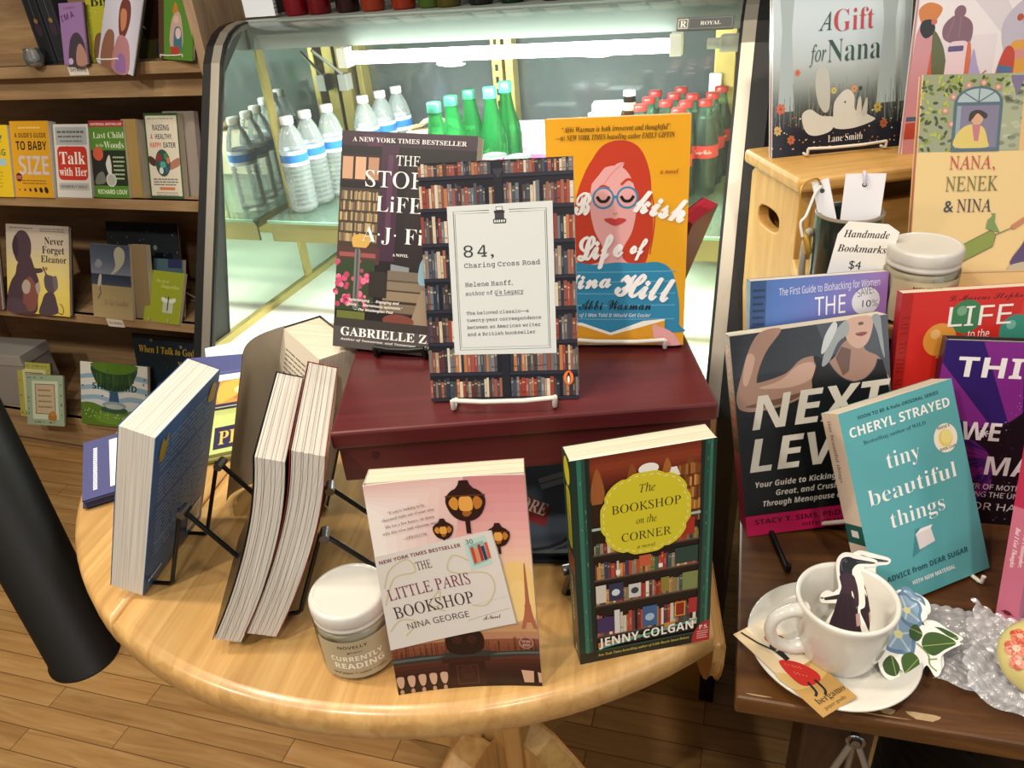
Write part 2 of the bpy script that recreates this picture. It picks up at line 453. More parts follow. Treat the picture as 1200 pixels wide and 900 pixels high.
def wire_stand(name, label, mt, pos, yaw, lean, width, up=.12, leg=.12, lip=.02, r=.0022, front_bar=True, z0=None, group=None, spread=38, pivot_h=.55, back_bar=True, top_bar=False):
    """folding wire easel: uprights along the cover, lips in front, legs behind from bolted pivots"""
    M = book_matrix(pos, yaw, 0, 0); root = empty(name, M=M); tag(root, label, 'book stand', group)
    L = rd(lean); S = Vector((0, sin(L), cos(L)))
    b0 = Vector((0, 0, r+.0005))
    for sx in (-1, 1):
        x = sx*width/2
        pts = [Vector((x, -lip, .012)), Vector((x, -lip, .004))+Vector((0, 0, 0)), Vector((x, -lip+.003, r+.0005)), Vector((x, .002, r+.0005)), Vector((x, .005, .004))+S*.002]
        pts += [Vector((x, .004, r))+S*up*k for k in (.08, .4, .7, 1)]
        mb = MB(); mb.tube(pts, r, 10); mb.build('upright', mt, root)
        pv = Vector((x, .006+r, r))+S*up*pivot_h; an = L+rd(spread)
        foot = Vector((x, pv.y+pv.z*math.tan(an), r+.0005))
        mb = MB(); mb.tube([pv, foot], r*1.15, 10); mb.build('leg', mt, root)
        mb = MB(); mb.tube([pv-Vector((r*3.2, 0, 0)), pv+Vector((r*3.2, 0, 0))], r*2.1, 12); mb.build('pivot', MATS['steel_dark'], root)
    mb = MB()
    if back_bar:
        mb.tube([Vector((-width/2, foot.y, r+.0005)), Vector((width/2, foot.y, r+.0005))], r, 10)
    if front_bar:
        mb2 = MB(); mb2.tube([Vector((-width/2, -lip, .012)), Vector((-width*.2, -lip-.001, .0105)), Vector((width*.2, -lip-.001, .0105)), Vector((width/2, -lip, .012))], r, 10); mb2.build('lip_bar', mt, root)
    if mb.v: mb.build('crossbar', mt, root)
    return root
# ------------------------------------------------------------------ shared materials
BLACKM = mat('black_metal', '#0c0c0d', .38, .3)
STEEL = mat('steel_dark', '#77777a', .3, .9)
WHITEM = mat('white_wire', '#d9d4ca', .35)
BRASS = mat('brass_frame', '#c8b26a', .35, .55, noise=.1)
STEELB = mat('brushed_steel', '#b9b3a6', .34, .85, noise=.06)
BLK = mat('black_laminate', '#0b0b0c', .42)
WHITEP = mat('white_panel', '#eeece4', .4)
FLOORM = wood_mat('maple_strip_floor', ('#946b3d', '#ad8450', '#bf9864'), rough=.42, coat=.15, staves=(.62, .0565), gap='#5a3f26', gapw=.0010, grain=1.1, rot=rd(-2.6))
TABLEM = wood_mat('maple_tabletop', ('#a97f49', '#bf965c', '#cca66d'), rough=.33, coat=.35, staves=(.60, .058), gap='#b98d55', gapw=.0002, grain=1.0, rot=rd(-99.6), scale=(.55, 1.5, 1.5), bump=.03)
LEGM = wood_mat('maple_legs', ('#b08348', '#c69a5c', '#d3a96c'), rough=.4, coat=.2, rot=(0, rd(90), 0), bump=.03)
SHELFM = wood_mat('oak_veneer', ('#86694a', '#9c7f5c', '#ad916c'), rough=.6, grain=1.0, bump=.05)
SHELFV = wood_mat('oak_veneer_upright', ('#8a6f50', '#a1856a', '#b3987a'), rough=.6, rot=(0, rd(90), 0), bump=.05)
DARKM = wood_mat('dark_stained_wood', ('#301a09', '#4f2f12', '#6e461d'), rough=.42, coat=.12, grain=1.3, rot=rd(-5), bump=.06)
CRATEM = wood_mat('pine_step_stool', ('#b0823f', '#c89a55', '#d8ad68'), rough=.45, coat=.1, bump=.05)
CRATEV = wood_mat('pine_upright', ('#b0823f', '#c89a55', '#d8ad68'), rough=.45, coat=.1, rot=(0, rd(90), 0), bump=.05)
REDM = wood_mat('red_painted_wood', ('#471719', '#55191c', '#612224'), scale=(.8, 1.6, 1.6), rough=.4, coat=.25, grain=1.3, bump=.12)
WALLM = mat('wall_paint', '#4b443c', .8, noise=.08, nscale=6)

# ------------------------------------------------------------------ room
mb = MB(); mb.box(-3.4, -3.0, -.05, 2.6, 3.0, 0); struct(mb.build('floor', FLOORM))
mb = MB(); mb.box(-3.4, 2.9, 0, 2.6, 3.0, 2.8); struct(mb.build('wall_back', WALLM))
mb = MB(); mb.box(-3.5, -3.0, 0, -3.4, 3.0, 2.8); struct(mb.build('wall_left', WALLM))
mb = MB(); mb.box(-3.4, 2.88, 0, 2.6, 2.9, .1); struct(mb.build('baseboard_back', mat('baseboard', '#6a563f', .5, noise=.1)))

# ------------------------------------------------------------------ round drop-leaf table
TZ = .92
def table():
    root = empty('round_table', (-.39, .80, 0)); tag(root, 'round honey-coloured wooden pedestal table with rounded edge, books displayed on it', 'table')
    cx, cy, R = 0, 0, .477
    # outline in local metres; right leaf hangs down along a straight hinge line
    def out(R_, inset=0):
        ps = []
        for i in range(120):
            a = 2*pi*i/120; x, y = R_*cos(a), R_*sin(a)
            if y > 0: y *= .62
            ps.append((x, y))
        return ps
    nx, ny = cos(rd(12.0)), sin(rd(12.0)); d = .300
    def cut(ps):
        r = []
        for i in range(len(ps)):
            p, q = ps[i-1], ps[i]; a, b = p[0]*nx+p[1]*ny-d, q[0]*nx+q[1]*ny-d
            if (a < 0) != (b < 0):
                k = a/(a-b); r.append((p[0]+(q[0]-p[0])*k, p[1]+(q[1]-p[1])*k))
            if b <= 0: r.append(q)
        return r
    seam_n = (cos(rd(189.6)), sin(rd(189.6))); sd = .262
    def side(ps, keep):
        r = []
        for i in range(len(ps)):
            p, q = ps[i-1], ps[i]; a, b = [(t[0]*seam_n[0]+t[1]*seam_n[1]-sd)*keep for t in (p, q)]
            if (a < 0) != (b < 0):
                k = a/(a-b); r.append((p[0]+(q[0]-p[0])*k, p[1]+(q[1]-p[1])*k))
            if b <= 0: r.append(q)
        return r
    base = cut(out(R))
    th = .032
    def slab(ps, name):
        mb = MB(); n = len(ps)
        prof = [(0, TZ-th), (.0, TZ-th), (.004, TZ-th+.004), (.004, TZ-.012), (.0025, TZ-.005), (-.003, TZ-.0012), (-.009, TZ)]
        c = (sum(p[0] for p in ps)/n, sum(p[1] for p in ps)/n)
        vs = []; m = len(prof)
        for off, z in prof:
            for x, y in ps:
                L = hypot(x-c[0], y-c[1]) or 1; k = 1+(off-.004)/L; vs.append((c[0]+(x-c[0])*k, c[1]+(y-c[1])*k, z))
        fs = [(j*n+i, j*n+(i+1) % n, (j+1)*n+(i+1) % n, (j+1)*n+i) for j in range(m-1) for i in range(n)]
        mb.add(vs, fs, 0, (1, 1, 1, 1), True); mb.add(vs, [tuple(range(n))[::-1], tuple(range((m-1)*n, m*n))])
        return mb.build(name, TABLEM, root)
    slab(side(base, 1), 'tabletop')
    slab([(x-.0012, y) for x, y in side(base, -1)], 'table_leaf')
    # hanging right leaf
    hx, hy = nx*d, ny*d; tx, ty = -ny, nx
    mb = MB(); half = .33
    prof = []
    for i in range(25):
        a = -pi+pi*i/24; prof.append((half*cos(a), TZ-.034+.19*sin(a)))
    vs = []
    for off in (.0015, .0125):
        for s_, z in prof: vs.append((hx+nx*off+tx*(s_-.03), hy+ny*off+ty*(s_-.03), z))
    n = len(prof)
    mb.add(vs, [tuple(range(n)), tuple(range(n, 2*n))[::-1]]+[(i, (i+1) % n, n+(i+1) % n, n+i) for i in range(n)])
    mb.build('hanging_leaf', TABLEM, root, bevel=.004)
    # pedestal
    mb = MB(); w = .062
    mb.box(-w, -.055, .14, -.012, .055, TZ-th); mb.box(-.012, -.048, .14, .03, .055, TZ-th); mb.box(.03, -.058, .14, w, .055, TZ-th)
    mb.build('pedestal', LEGM, root, bevel=.004)
    mb = MB(); mb.box(-.2, -.09, TZ-th-.03, .2, .09, TZ-th); mb.build('top_cleat', LEGM, root, bevel=.003)
    for a in (-19, -109, 71, 161):
        ca, sa = cos(rd(a)), sin(rd(a)); mb = MB(); t = .028
        top = [(.05, .275), (.10, .262), (.2, .19), (.3, .11), (.37, .06), (.385, .0)]; bot = [(.05, .14), (.12, .12), (.22, .07), (.30, .03), (.31, 0)]
        pts = top[::1]+bot[::-1]
        vs = []
        for s_ in (-t, t):
            for r_, z in pts: vs.append((ca*r_-sa*s_, sa*r_+ca*s_, z))
        n = len(pts); mb.add(vs, [tuple(range(n)), tuple(range(n, 2*n))[::-1]]+[(i, (i+1) % n, n+(i+1) % n, n+i) for i in range(n)])
        mb.build('leg', LEGM, root, bevel=.006)
table()

# ------------------------------------------------------------------ dark table on the right
RZ = .865
LEGD = wood_mat('dark_leg_wood', ('#1d0d06', '#2c150a', '#3a1d0e'), rough=.5, rot=(0, rd(90), 0))
def dark_table():
    root = empty('side_table', (.004, .476, 0), rd(3.4)); tag(root, 'dark brown stained wooden table with a scuffed front edge, under cup and books', 'table')
    mb = MB(); mb.box(0, 0, RZ-.021, 1.15, .86, RZ); mb.build('tabletop', DARKM, root, bevel=.003)
    mb = MB(); mb.box(.02, .02, RZ-.034, 1.13, .84, RZ-.021); mb.build('apron', DARKM, root)
    for x, y in ((.07, .05), (1.03, .05), (.07, .74), (1.03, .74)):
        mb = MB(); mb.box(x, y, 0, x+.065, y+.065, RZ-.034); mb.build('leg', LEGD, root, bevel=.004)
    # worn spots and an old tape residue on the front edge
    wm = mat('worn_wood', '#a98f6c', .6, noise=.25, nscale=60); mb = MB()
    for px, py, sx, sy in ((.126, .012, .006, .004), (.155, .012, .012, .005), (.142, .045, .004, .012), (.02, .006, .01, .001), (.11, .0065, .03, .0008)):
        mb.prism([(px+sx*cos(a)*(1+.3*sin(3*a)), py+sy*sin(a)*(1+.3*cos(2*a))) for a in [2*pi*i/14 for i in range(14)]], 'z', RZ-.0002, RZ+.00015); mb.build('worn_patch', wm, root); mb = MB()
dark_table()

# ------------------------------------------------------------------ black round post
root = None
mb = MB(); mb.lathe([(.083, 0), (.083, .006), (.078, .008), (.079, 1.95), (.079, 2.75)], 56, cx=0, cy=0)
post = mb.build('black_post', mat('black_painted_post', '#10100f', .5, bump=.1, bscale=60)); post.location = (-1.535, .868, 0)
tag(post, 'thick matte black round post standing on the floor left of the round table', 'post')

# ------------------------------------------------------------------ bookcase
def bookcase():
    root = empty('bookcase', (-2.05, 1.58, 0)); tag(root, 'oak veneer wall bookcase with books facing out on its shelves', 'bookcase')
    X0, X1 = -.75, .765; D = .30
    mb = MB(); mb.box(X0, D, .03, X1, D+.018, 2.2); mb.build('back_panel', SHELFM, root)
    for x in (X0, X1-.025):
        mb = MB(); mb.box(x, 0 if x > 0 else .0, 0, x+.025, D, 2.2); mb.build('side_panel', SHELFV, root, bevel=.001)
    for z in (1.272, .933, .567, .16, 1.64, 2.0):
        mb = MB(); mb.box(X0+.025, .002, z-.026, X1-.025, D, z); mb.box(X0+.025, 0, z-.028, X1-.025, .018, z)
        if z == 1.272: mb.box(X0+.025, .03, z-.085, X1-.025, .05, z-.026)
        mb.build('shelf', SHELFM, root, bevel=.0012)
    mb = MB(); mb.box(X0+.025, .03, 0, X1-.025, .05, .12); mb.build('toe_kick', SHELFM, root)
    mb = MB(); mb.box(X0+.025, 0, .045, X1-.025, .018, .13); mb.build('bottom_rail', SHELFM, root)
    for x, z in ((.345, 1.258), (.157, .548)):
        mb = MB(); mb.box(x, -.0015, z-.011, x+.062, -.0003, z+.017, 0, hexc('#dcd6cc'))
        S = Surf(mb, (x, -.0015, z-.011), (1, 0, 0), (0, 0, 1), .062, .028)
        S.text('Story Reading' if z > 1 else 'Story Reading', .08, .32, .34, '#4a4640', x1=.92, style='itb', res=1)
        mb.build('shelf_label', PM, root)['label'] = 'white paper shelf label'
bookcase()

# ------------------------------------------------------------------ refrigerated display case
CX0, CX1 = -1.155, -.066           # outer faces of the end panels
def prof_front():
    pts = [(1.13, .735), (1.385, 1.245)]
    # round the top
    c = [(1.385, 1.245), (1.405, 1.285), (1.428, 1.315), (1.455, 1.335), (1.485, 1.346), (1.52, 1.35)]
    return pts+c[1:]
MIRROR = mat('mirror_panel', '#dfe6df', .03, 1.0)
DOORM = None
def door_mat():
    m, nt, b = nodes('dark_door_glass')
    b.inputs['Base Color'].default_value = hexc('#5f6668'); b.inputs['Roughness'].default_value = .10; b.inputs['Specular IOR Level'].default_value = .9
    b.inputs['Metallic'].default_value = .35
    return m
def display_case():
    root = empty('display_case', ((CX0+CX1)/2, 1.13, 0)); ox, oy = (CX0+CX1)/2, 1.13
    tag(root, 'glass-fronted display case with curved front and glowing tube, drinks inside', 'display case')
    hw = (CX1-CX0)/2; F = [(y-oy, z) for y, z in prof_front()]; YB = 1.95-oy
    GLASS = thin_glass('case_front_glass', (.97, 1.0, .985), 1.0, 0, '#cfe0dc', .05)
    outer = [(F[0][0], 0)]+F+[(YB, 1.35), (YB, 0)]
    for s_ in (-1, 1):
        xa, xb = (-hw, -hw+.022) if s_ < 0 else (hw, hw+.03)
        mb = MB(); mb.prism(outer, 'x', xa, xb); ep = mb.build('end_panel', BLK, root, bevel=.002)
        # steel edge strip following the curve
        mb = MB(); w = .021; xi = (xb, xb+w) if s_ < 0 else (xa-w, xa)
        n = len(F); off = -.006
        vs = []
        for k, (y, z) in enumerate(F):
            a = F[max(0, k-1)]; b = F[min(n-1, k+1)]; d = Vector((b[0]-a[0], b[1]-a[1])).normalized(); nn = Vector((-d.y, d.x))
            vs += [(xi[0], y+nn.x*.002, z+nn.y*.002), (xi[1], y+nn.x*.002, z+nn.y*.002), (xi[1], y-nn.x*.014, z-nn.y*.014), (xi[0], y-nn.x*.014, z-nn.y*.014)]
        fs = [(4*k+j, 4*k+(j+1) % 4, 4*k+4+(j+1) % 4, 4*k+4+j) for k in range(n-1) for j in range(4)]+[(3, 2, 1, 0), tuple(4*(n-1)+j for j in range(4))]
        mb.add(vs, fs); mb.build('steel_edge_strip', STEELB, root)
        mb = MB(); xg = xi[1] if s_ < 0 else xi[0]-.005
        vs = [];
        for k, (y, z) in enumerate(F): vs += [(xg, y-.001, z), (xg+.005, y-.001, z), (xg+.005, y+.008, z-.004), (xg, y+.008, z-.004)]
        mb.add(vs, fs); mb.build('rubber_seal', BLK, root)
    # glass sheet
    mb = MB(); vs = []
    for y, z in F: vs += [(-hw+.043, y+.004, z-.002), (hw-.021, y+.004, z-.002)]
    mb.add(vs, [(2*k, 2*k+1, 2*k+3, 2*k+2) for k in range(len(F)-1)], smooth=True); mb.build('front_glass', GLASS, root)
    # body under the glass
    mb = MB(); mb.box(-hw+.022, .02, 0, hw, YB, .60); mb.build('base_cabinet', mat('ochre_base_panel', '#a9813f', .5, noise=.12, nscale=8), root)
    mb = MB(); mb.box(-hw+.022, .012, .60, hw, .03, .695); mb.build('kick_band', BLK, root)
    mb = MB(); mb.box(-hw+.022, -.002, .695, hw, .03, .735); mb.build('bottom_rail', STEELB, root, bevel=.003)
    mb = MB(); mb.box(-hw+.022, .008, .63, hw, .0125, .645); mb.build('brass_strip', BRASS, root)
    mb = MB(); mb.box(-hw+.022, .03, .60, hw, YB-.02, .74); mb.build('deck', WHITEP, root)
    # roof and light header
    roofm = mat('enamel_roof', '#7d8682', .35, noise=.12, nscale=5)
    mb = MB(); mb.box(-hw+.022, F[-1][0], 1.338, hw, YB, 1.35); mb.build('roof', roofm, root)
    mb = MB(); mb.box(-hw+.03, 1.535-oy, 1.292, hw-.005, 1.60-oy, 1.338); mb.build('light_housing', mat('grey_enamel', '#8f9692', .4), root)
    TUBE = mat('fluorescent_tube', '#ffffff', emit='#f2fff2', estr=14)
    mb = MB(); x0, x1 = -.873-ox, -.216-ox
    mb.tube([(x0, 1.508-oy, 1.272), (x1, 1.508-oy, 1.272)], .0125, 16); mb.build('fluorescent_tube', TUBE, root)
    for k in range(3):
        l = bpy.data.lights.new('tube_light', 'AREA'); l.shape = 'RECTANGLE'; l.size = .62; l.size_y = .03; l.energy = (9, 6, 6)[k]; l.color = (.93, 1.0, .92)
        lo = bpy.data.objects.new('tube_light', l); COL.objects.link(lo); lo.parent = root; lo.location = ((x0+x1)/2, 1.508-oy+(0, .02, -.02)[k], 1.256+(0, .008, .008)[k]); lo.rotation_euler = (rd((0, 50, -40)[k]), 0, 0)
    for xs in (x0-.02, x1):
        mb = MB(); mb.box(xs, 1.495-oy, 1.255, xs+.02, 1.525-oy, 1.292); mb.build('tube_socket', WHITEP, root)
    # left wall mirror
    mb = MB(); mb.prism([(.10, .745), (YB-.05, .745), (YB-.05, 1.335), (F[-1][0]+.01, 1.335), (F[1][0]+.02, 1.24)], 'x', -hw+.0225, -hw+.026); mb.build('mirror_wall', MIRROR, root)
    mb = MB(); mb.prism([(.10, .745), (YB-.05, .745), (YB-.05, 1.335), (F[-1][0]+.01, 1.335), (F[1][0]+.02, 1.24)], 'x', hw-.004, hw-.0005); mb.build('right_wall', mat('cream_enamel', '#d8cf9f', .35, noise=.06), root)
    mb = MB(); mb.box(-hw+.026, .04, .7405, -hw+.034, YB-.06, .756); mb.box(-hw+.026, 1.55-oy, .7405, -hw+.030, 1.575-oy, 1.335); mb.build('mirror_trim_and_reflection', BRASS, root)  # bottom trim, plus an upright strip added to imitate a post's reflection
    # back: frame, slotted posts, dark sliding doors
    yb = 1.885-oy
    mb = MB(); mb.box(-hw+.03, yb+.03, .745, -.685-ox, yb+.035, 1.335); mb.build('sliding_door', door_mat(), root)
    mb = MB(); mb.box(-.685-ox, yb+.045, .745, hw-.005, yb+.05, 1.335); mb.build('sliding_door', bpy.data.materials['dark_door_glass'], root)
    mb = MB(); mb.box(-hw+.026, yb-.004, 1.295, hw-.005, yb+.03, 1.338); mb.build('back_header', BRASS, root)
    mb = MB(); mb.box(-hw+.026, yb-.004, .741, hw-.005, yb+.05, .775); mb.build('back_sill', BRASS, root)
    for x, w in ((-.698-ox, .026), (-.664-ox, .02), (-hw+.03, .03), (-hw+.085, .016), (hw-.105, .045), (hw-.045, .028)):
        mb = MB(); mb.box(x, yb-.012, .775, x+w, yb+.03, 1.296)
        po = mb.build('door_post', BRASS, root, bevel=.002)
        if w < .03 and w > .02:
            mb = MB()
            for k in range(18): mb.box(x+w*.35, yb-.0128, .79+k*.028, x+w*.65, yb-.0121, .805+k*.028)
            mb.build('slots', BLK, po)
    # glass shelves
    GS = thin_glass('shelf_glass', (.86, .97, .90), .8, 0, '#bfe3cf', .08)
    EDGE = mat('glass_edge_green', '#9fd0b0', .2, emit=None)
    SZ = .945
    mb = MB(); mb.box(-hw+.045, 1.43-oy, SZ-.006, hw-.012, 1.86-oy, SZ-.0001); gs = mb.build('glass_shelf', GS, root)
    mb = MB(); mb.box(-hw+.045, 1.426-oy, SZ-.0065, hw-.012, 1.43-oy, SZ); mb.build('polished_edge', EDGE, gs)
    mb = MB(); mb.box(-hw+.045, 1.434-oy, SZ-.052, hw-.012, 1.44-oy, SZ-.0068); mb.box(-hw+.045, 1.43-oy, SZ-.014, hw-.012, 1.446-oy, SZ-.0066); mb.build('shelf_rail', mat('olive_brass_rail', '#a39a5c', .4, .4), root)
    for x in (-hw+.06, hw-.06):
        mb = MB(); mb.box(x, 1.446-oy, SZ-.03, x+.006, 1.87-oy, SZ-.0068); mb.build('shelf_bracket', BRASS, root)
    # fittings
    GR = mat('grey_plastic', '#c9c8c0', .4)
    mb = MB(); mb.box(-.128-ox, 1.475-oy, 1.262, -.085-ox, 1.51-oy, 1.288); mb.tube([(-.128-ox, 1.49-oy, 1.275), (-.15-ox, 1.49-oy, 1.275)], .009, 12); mb.build('lamp_bracket', GR, root, bevel=.003)
    mb = MB(); mb.box(-.18-ox, 1.862-oy, 1.115, -.152-ox, 1.8725-oy, 1.165); mb.build('door_lock', GR, root, bevel=.003)
    mb = MB(); mb.box(-1.11-ox, 1.84-oy, 1.15, -1.085-ox, 1.872-oy, 1.19); mb.tube([(-1.1-ox, 1.85-oy, 1.19), (-1.112-ox, 1.75-oy, 1.26)], .004, 8); mb.build('hinge_clamp', GR, root, bevel=.002)
    # nameplate
    mb = MB(); a, b = Vector((-.195-ox, 1.424-oy, 1.304)), Vector((-.105-ox, 1.424-oy, 1.304))
    up = Vector((0, .6, .8)); nn = Vector((0, -.8, .6))
    S = Surf(mb, a+nn*.004, (1, 0, 0), up, .092, .022)
    vs = [a, a+Vector((.092, 0, 0)), a+Vector((.092, 0, 0))+up*.022, a+up*.022]; vs += [v+nn*.004 for v in vs]
    mb.add(vs, [(3,2,1,0),(4,5,6,7),(0,1,5,4),(1,2,6,5),(2,3,7,6),(3,0,4,7)], 0, hexc('#55585a'))
    S.rect(.02, .1, .2, .9, '#c9cabf'); S.rect(.035, .17, .185, .83, '#6a6b68'); S.text('R', .06, .22, .55, '#e8e6da', x1=.17, style='serifb', res=3)
    S.frame(.22, .08, .98, .92, .0006, '#8c8d88'); S.text('ROYAL', .42, .36, .3, '#d9d8cf', x1=.78, style='serifb')
    mb.build('nameplate', PM, root)
display_case()
# ------------------------------------------------------------------ small things
JARG = thin_glass('jar_glass', (.97, .97, .95), .9)
WAX = mat('cream_wax', '#c9bea2', .5, noise=.04)
LIDM = mat('white_enamel_lid', '#c9c6bf', .35, coat=.2)
def candle(loc, face, label, sc=1.0):
    root = empty('candle_jar', loc); root.scale = (sc, sc, sc); tag(root, label, 'candle', 'lidded candle jars')
    R, H = .0345, .077
    mb = MB(); mb.lathe([(R-.006, 0), (R-.0015, .002), (R, .006), (R, .054), (R-.002, .057), (R-.0035, .0595), (R-.0035, .066)], 56, cap1=False); mb.build('jar', JARG, root)
    mb = MB(); mb.lathe([(R-.007, .003), (R-.002, .005), (R-.0021, .0535), (R-.004, .0565)], 48); mb.build('wax', WAX, root)
    mb = MB(); mb.lathe([(R-.0023, .0575), (R-.0012, .0577), (R-.001, .061), (R-.0022, .0625), (R-.0012, .064), (R-.0008, .0655), (R-.001, .074), (R-.0018, .0758), (R-.0032, .0768), (R-.0050, .077)], 96, cap1=False,
               ribs=lambda a, z: .008*(1 if (int(a/(2*pi)*96) % 2) else 0) if .065 < z < .0745 else 0); mb.lathe([(R-.0050, .077), (R-.0058, .0764)], 64, cap0=False, cap1=False); mb.lathe([(R-.0058, .0764), (.0005, .0764)], 64, cap0=False, smooth=False); mb.build('lid', LIDM, root)
    mb = MB(); a0 = rd(face); Wc, Hc = .075, .044; z0 = .006
    def mf(u, v, k):
        a = a0+(u-.5)*Wc/R; r = R+.0002+k; return Vector((r*cos(a), r*sin(a), z0+v*Hc))
    S = Surf(mb, (0, 0, 0), (1, 0, 0), (0, 0, 1), Wc, Hc, mapf=mf)
    S.strips = 24; S.rect(0, 0, 1, 1, '#b0a284'); S.strips = 0
    S.text('NOVELLY', .28, .82, .075, '#3a352c', x1=.62, style='sansb'); S.text('yours', .37, .70, .075, '#3a352c', x1=.55, style='script')
    S.text('CURRENTLY', .16, .48, .125, '#efe9da', x1=.78, style='sansb', res=3); S.text('READING', .19, .27, .15, '#efe9da', x1=.78, style='sansb', res=3)
    S.text('aged paper + cotton + coffee', .14, .12, .06, '#3a352c', x1=.80, style='itb')
    mb.build('label', PM, root)['label'] = 'tan printed label'
    return root
candle((-.320, .397, TZ), -58, 'white-lidded candle jar on the round table beside a leaning paperback')
candle((.1505, .874, RZ+.20), -78, 'white-lidded candle jar on the wooden riser next to the dark cup', 1.11)

# red bench / box
def red_box():
    root = empty('red_box', (-.336, .452, TZ), rd(19.8)); tag(root, 'dark red painted wooden box carrying three books above the round table', 'box')
    W, D, H = .3165, .16, .202
    mb = MB(); mb.box(-.004, -.004, H-.017, W+.004, D, H); mb.build('lid', REDM, root, bevel=.0025)
    mb = MB(); mb.box(0, 0, H-.053, W, .012, H-.017); mb.build('front_panel', REDM, root, bevel=.001)
    mb = MB(); mb.box(0, .012, H-.053, .012, D-.004, H-.017); mb.box(W-.012, .012, H-.053, W, D-.004, H-.017); mb.build('side_panel', REDM, root)
    for x in (.09, .235):
        mb = MB(); mb.box(x, .035, 0, x+.014, D-.02, H-.017); mb.build('leg', REDM, root)
    for x in (.03, .285):
        mb = MB(); mb.tube([(x, .0005, H-.028), (x, -.0006, H-.028)], .0035, 14); mb.build('screw', mat('red_screw', '#3c1013', .4), root)
red_box()

# under-box: stack of round stickers / coasters
def sticker_stack():
    root = empty('sticker_pack', (-.205, .585, TZ), rd(14)); tag(root, 'stack of dark blue bookstore sticker packs lying under the red box', 'sticker pack')
    for k in range(4):
        mb = MB(); mb.box(-.075+.003*k, -.045+.004*(k % 2), .006*k, .07+.002*k, .05-.002*k, .006*k+.0052, 0, hexc(('#222838', '#1a1f2c', '#2b3140', '#20242f')[k]))
        mb.build('pack', PM, root, bevel=.001)
    mb = MB(); S = Surf(mb, (-.085, -.06, .0245), (cos(.1), sin(.1), 0), (-sin(.1)*.96, cos(.1)*.96, .28), .15, .12)
    mb.box(-.085, -.055, .0236, .06, .055, .0243, 0, hexc('#20242d'))
    S.circ(.55, .5, .42, '#59616b'); S.circ(.55, .5, .405, '#171b22'); S.circ(.55, .5, .38, '#414a57')
    S.poly([(.02, .62), (.62, .22), (.68, .42), (.10, .86)], '#7a1f20'); S.text('BOOKSTORE', .10, .66, .13, '#d8cdb8', x1=.62, style='serifb', rot=-27)
    S.poly([(.62, .60), (.80, .66), (.78, .78), (.60, .72)], '#8b919a'); S.line([(.6, .66), (.79, .72)], .0012, '#3c4450')
    mb.build('round_sticker', PM, root)
sticker_stack()

# step stool (crate) and riser on the right table
def step_stool():
    root = empty('step_stool', (.022, 1.056, RZ), rd(27)); tag(root, 'light pine step stool with a handle slot in its side, picture books on top', 'step stool')
    W, D, H = .42, .15, .305
    # splayed left side with an oval slot: a trapezoid ring
    for sx in (0, 1):
        xs = 0 if sx == 0 else W-.018
        outer = [(-.005, 0), (D, 0), (D, H-.02), (0, H-.02)]
        cx, cz, a, b = D*.56, H-.085, .034, .016
        n = 28; ring_o = []; ring_i = []
        for i in range(n):
            t = 2*pi*i/n; dx, dz = cos(t), sin(t)
            ring_i.append((cx+a*abs(dx)**.7*(1 if dx > 0 else -1), cz+b*abs(dz)**.7*(1 if dz > 0 else -1)))
            best = None
            for j in range(4):
                p, q = outer[j], outer[(j+1) % 4]; ex, ez = q[0]-p[0], q[1]-p[1]; den = dx*ez-dz*ex
                if abs(den) < 1e-9: continue
                tt = ((p[0]-cx)*ez-(p[1]-cz)*ex)/den; ss = ((p[0]-cx)*dz-(p[1]-cz)*dx)/den
                if tt > 0 and -.001 <= ss <= 1.001 and (best is None or tt < best): best = tt
            ring_o.append((cx+dx*best, cz+dz*best))
        mb = MB(); vs = []
        for x in (xs, xs+.018):
            vs += [(x, y, z) for y, z in ring_o]+[(x, y, z) for y, z in ring_i]
        fs = []
        for i in range(n):
            j = (i+1) % n
            fs += [(i, j, n+j, n+i), (2*n+i, 3*n+i, 3*n+j, 2*n+j), (i, 2*n+i, 2*n+j, j), (n+i, n+j, 3*n+j, 3*n+i)]
        mb.add(vs, fs); mb.build('side_panel', CRATEV, root, bevel=.002)
    mb = MB(); mb.box(-.012, -.018, H-.02, W+.012, D+.006, H); mb.build('top_board', CRATEM, root, bevel=.006, segs=3)
    mb = MB()
    mb.box(.018, .004, H-.14, .065, .02, H-.02); mb.box(.065, .004, H-.14, W-.075, .02, H-.052); mb.box(W-.075, .004, H-.14, W-.018, .02, H-.02)
    mb.build('front_board', CRATEM, root)
    mb = MB(); mb.box(.018, .03, .04, W-.018, .045, .16); mb.build('brace', CRATEM, root)
    mb = MB(); mb.box(.018, D-.016, 0, W-.018, D, H-.02); mb.build('rear_board', CRATEM, root)
step_stool()
def riser():
    root = empty('wooden_riser', (.046, .842, RZ), rd(6)); tag(root, 'low brown wooden riser box behind the upright books, cup and candle on it', 'riser')
    W, D, H = .52, .19, .20
    mb = MB(); mb.box(-.006, -.008, H-.018, W, D, H); mb.build('top_board', CRATEM, root, bevel=.003)
    m2 = wood_mat('riser_front_wood', ('#5d3a1a', '#74491f', '#875628'), rough=.5)
    mb = MB(); mb.box(0, 0, 0, W-.01, .014, H-.018); mb.build('front_board', m2, root)
    mb = MB(); mb.box(0, .014, 0, .014, D, H-.018); mb.box(W-.024, .014, 0, W-.01, D, H-.018); mb.build('side_panel', m2, root)
riser()

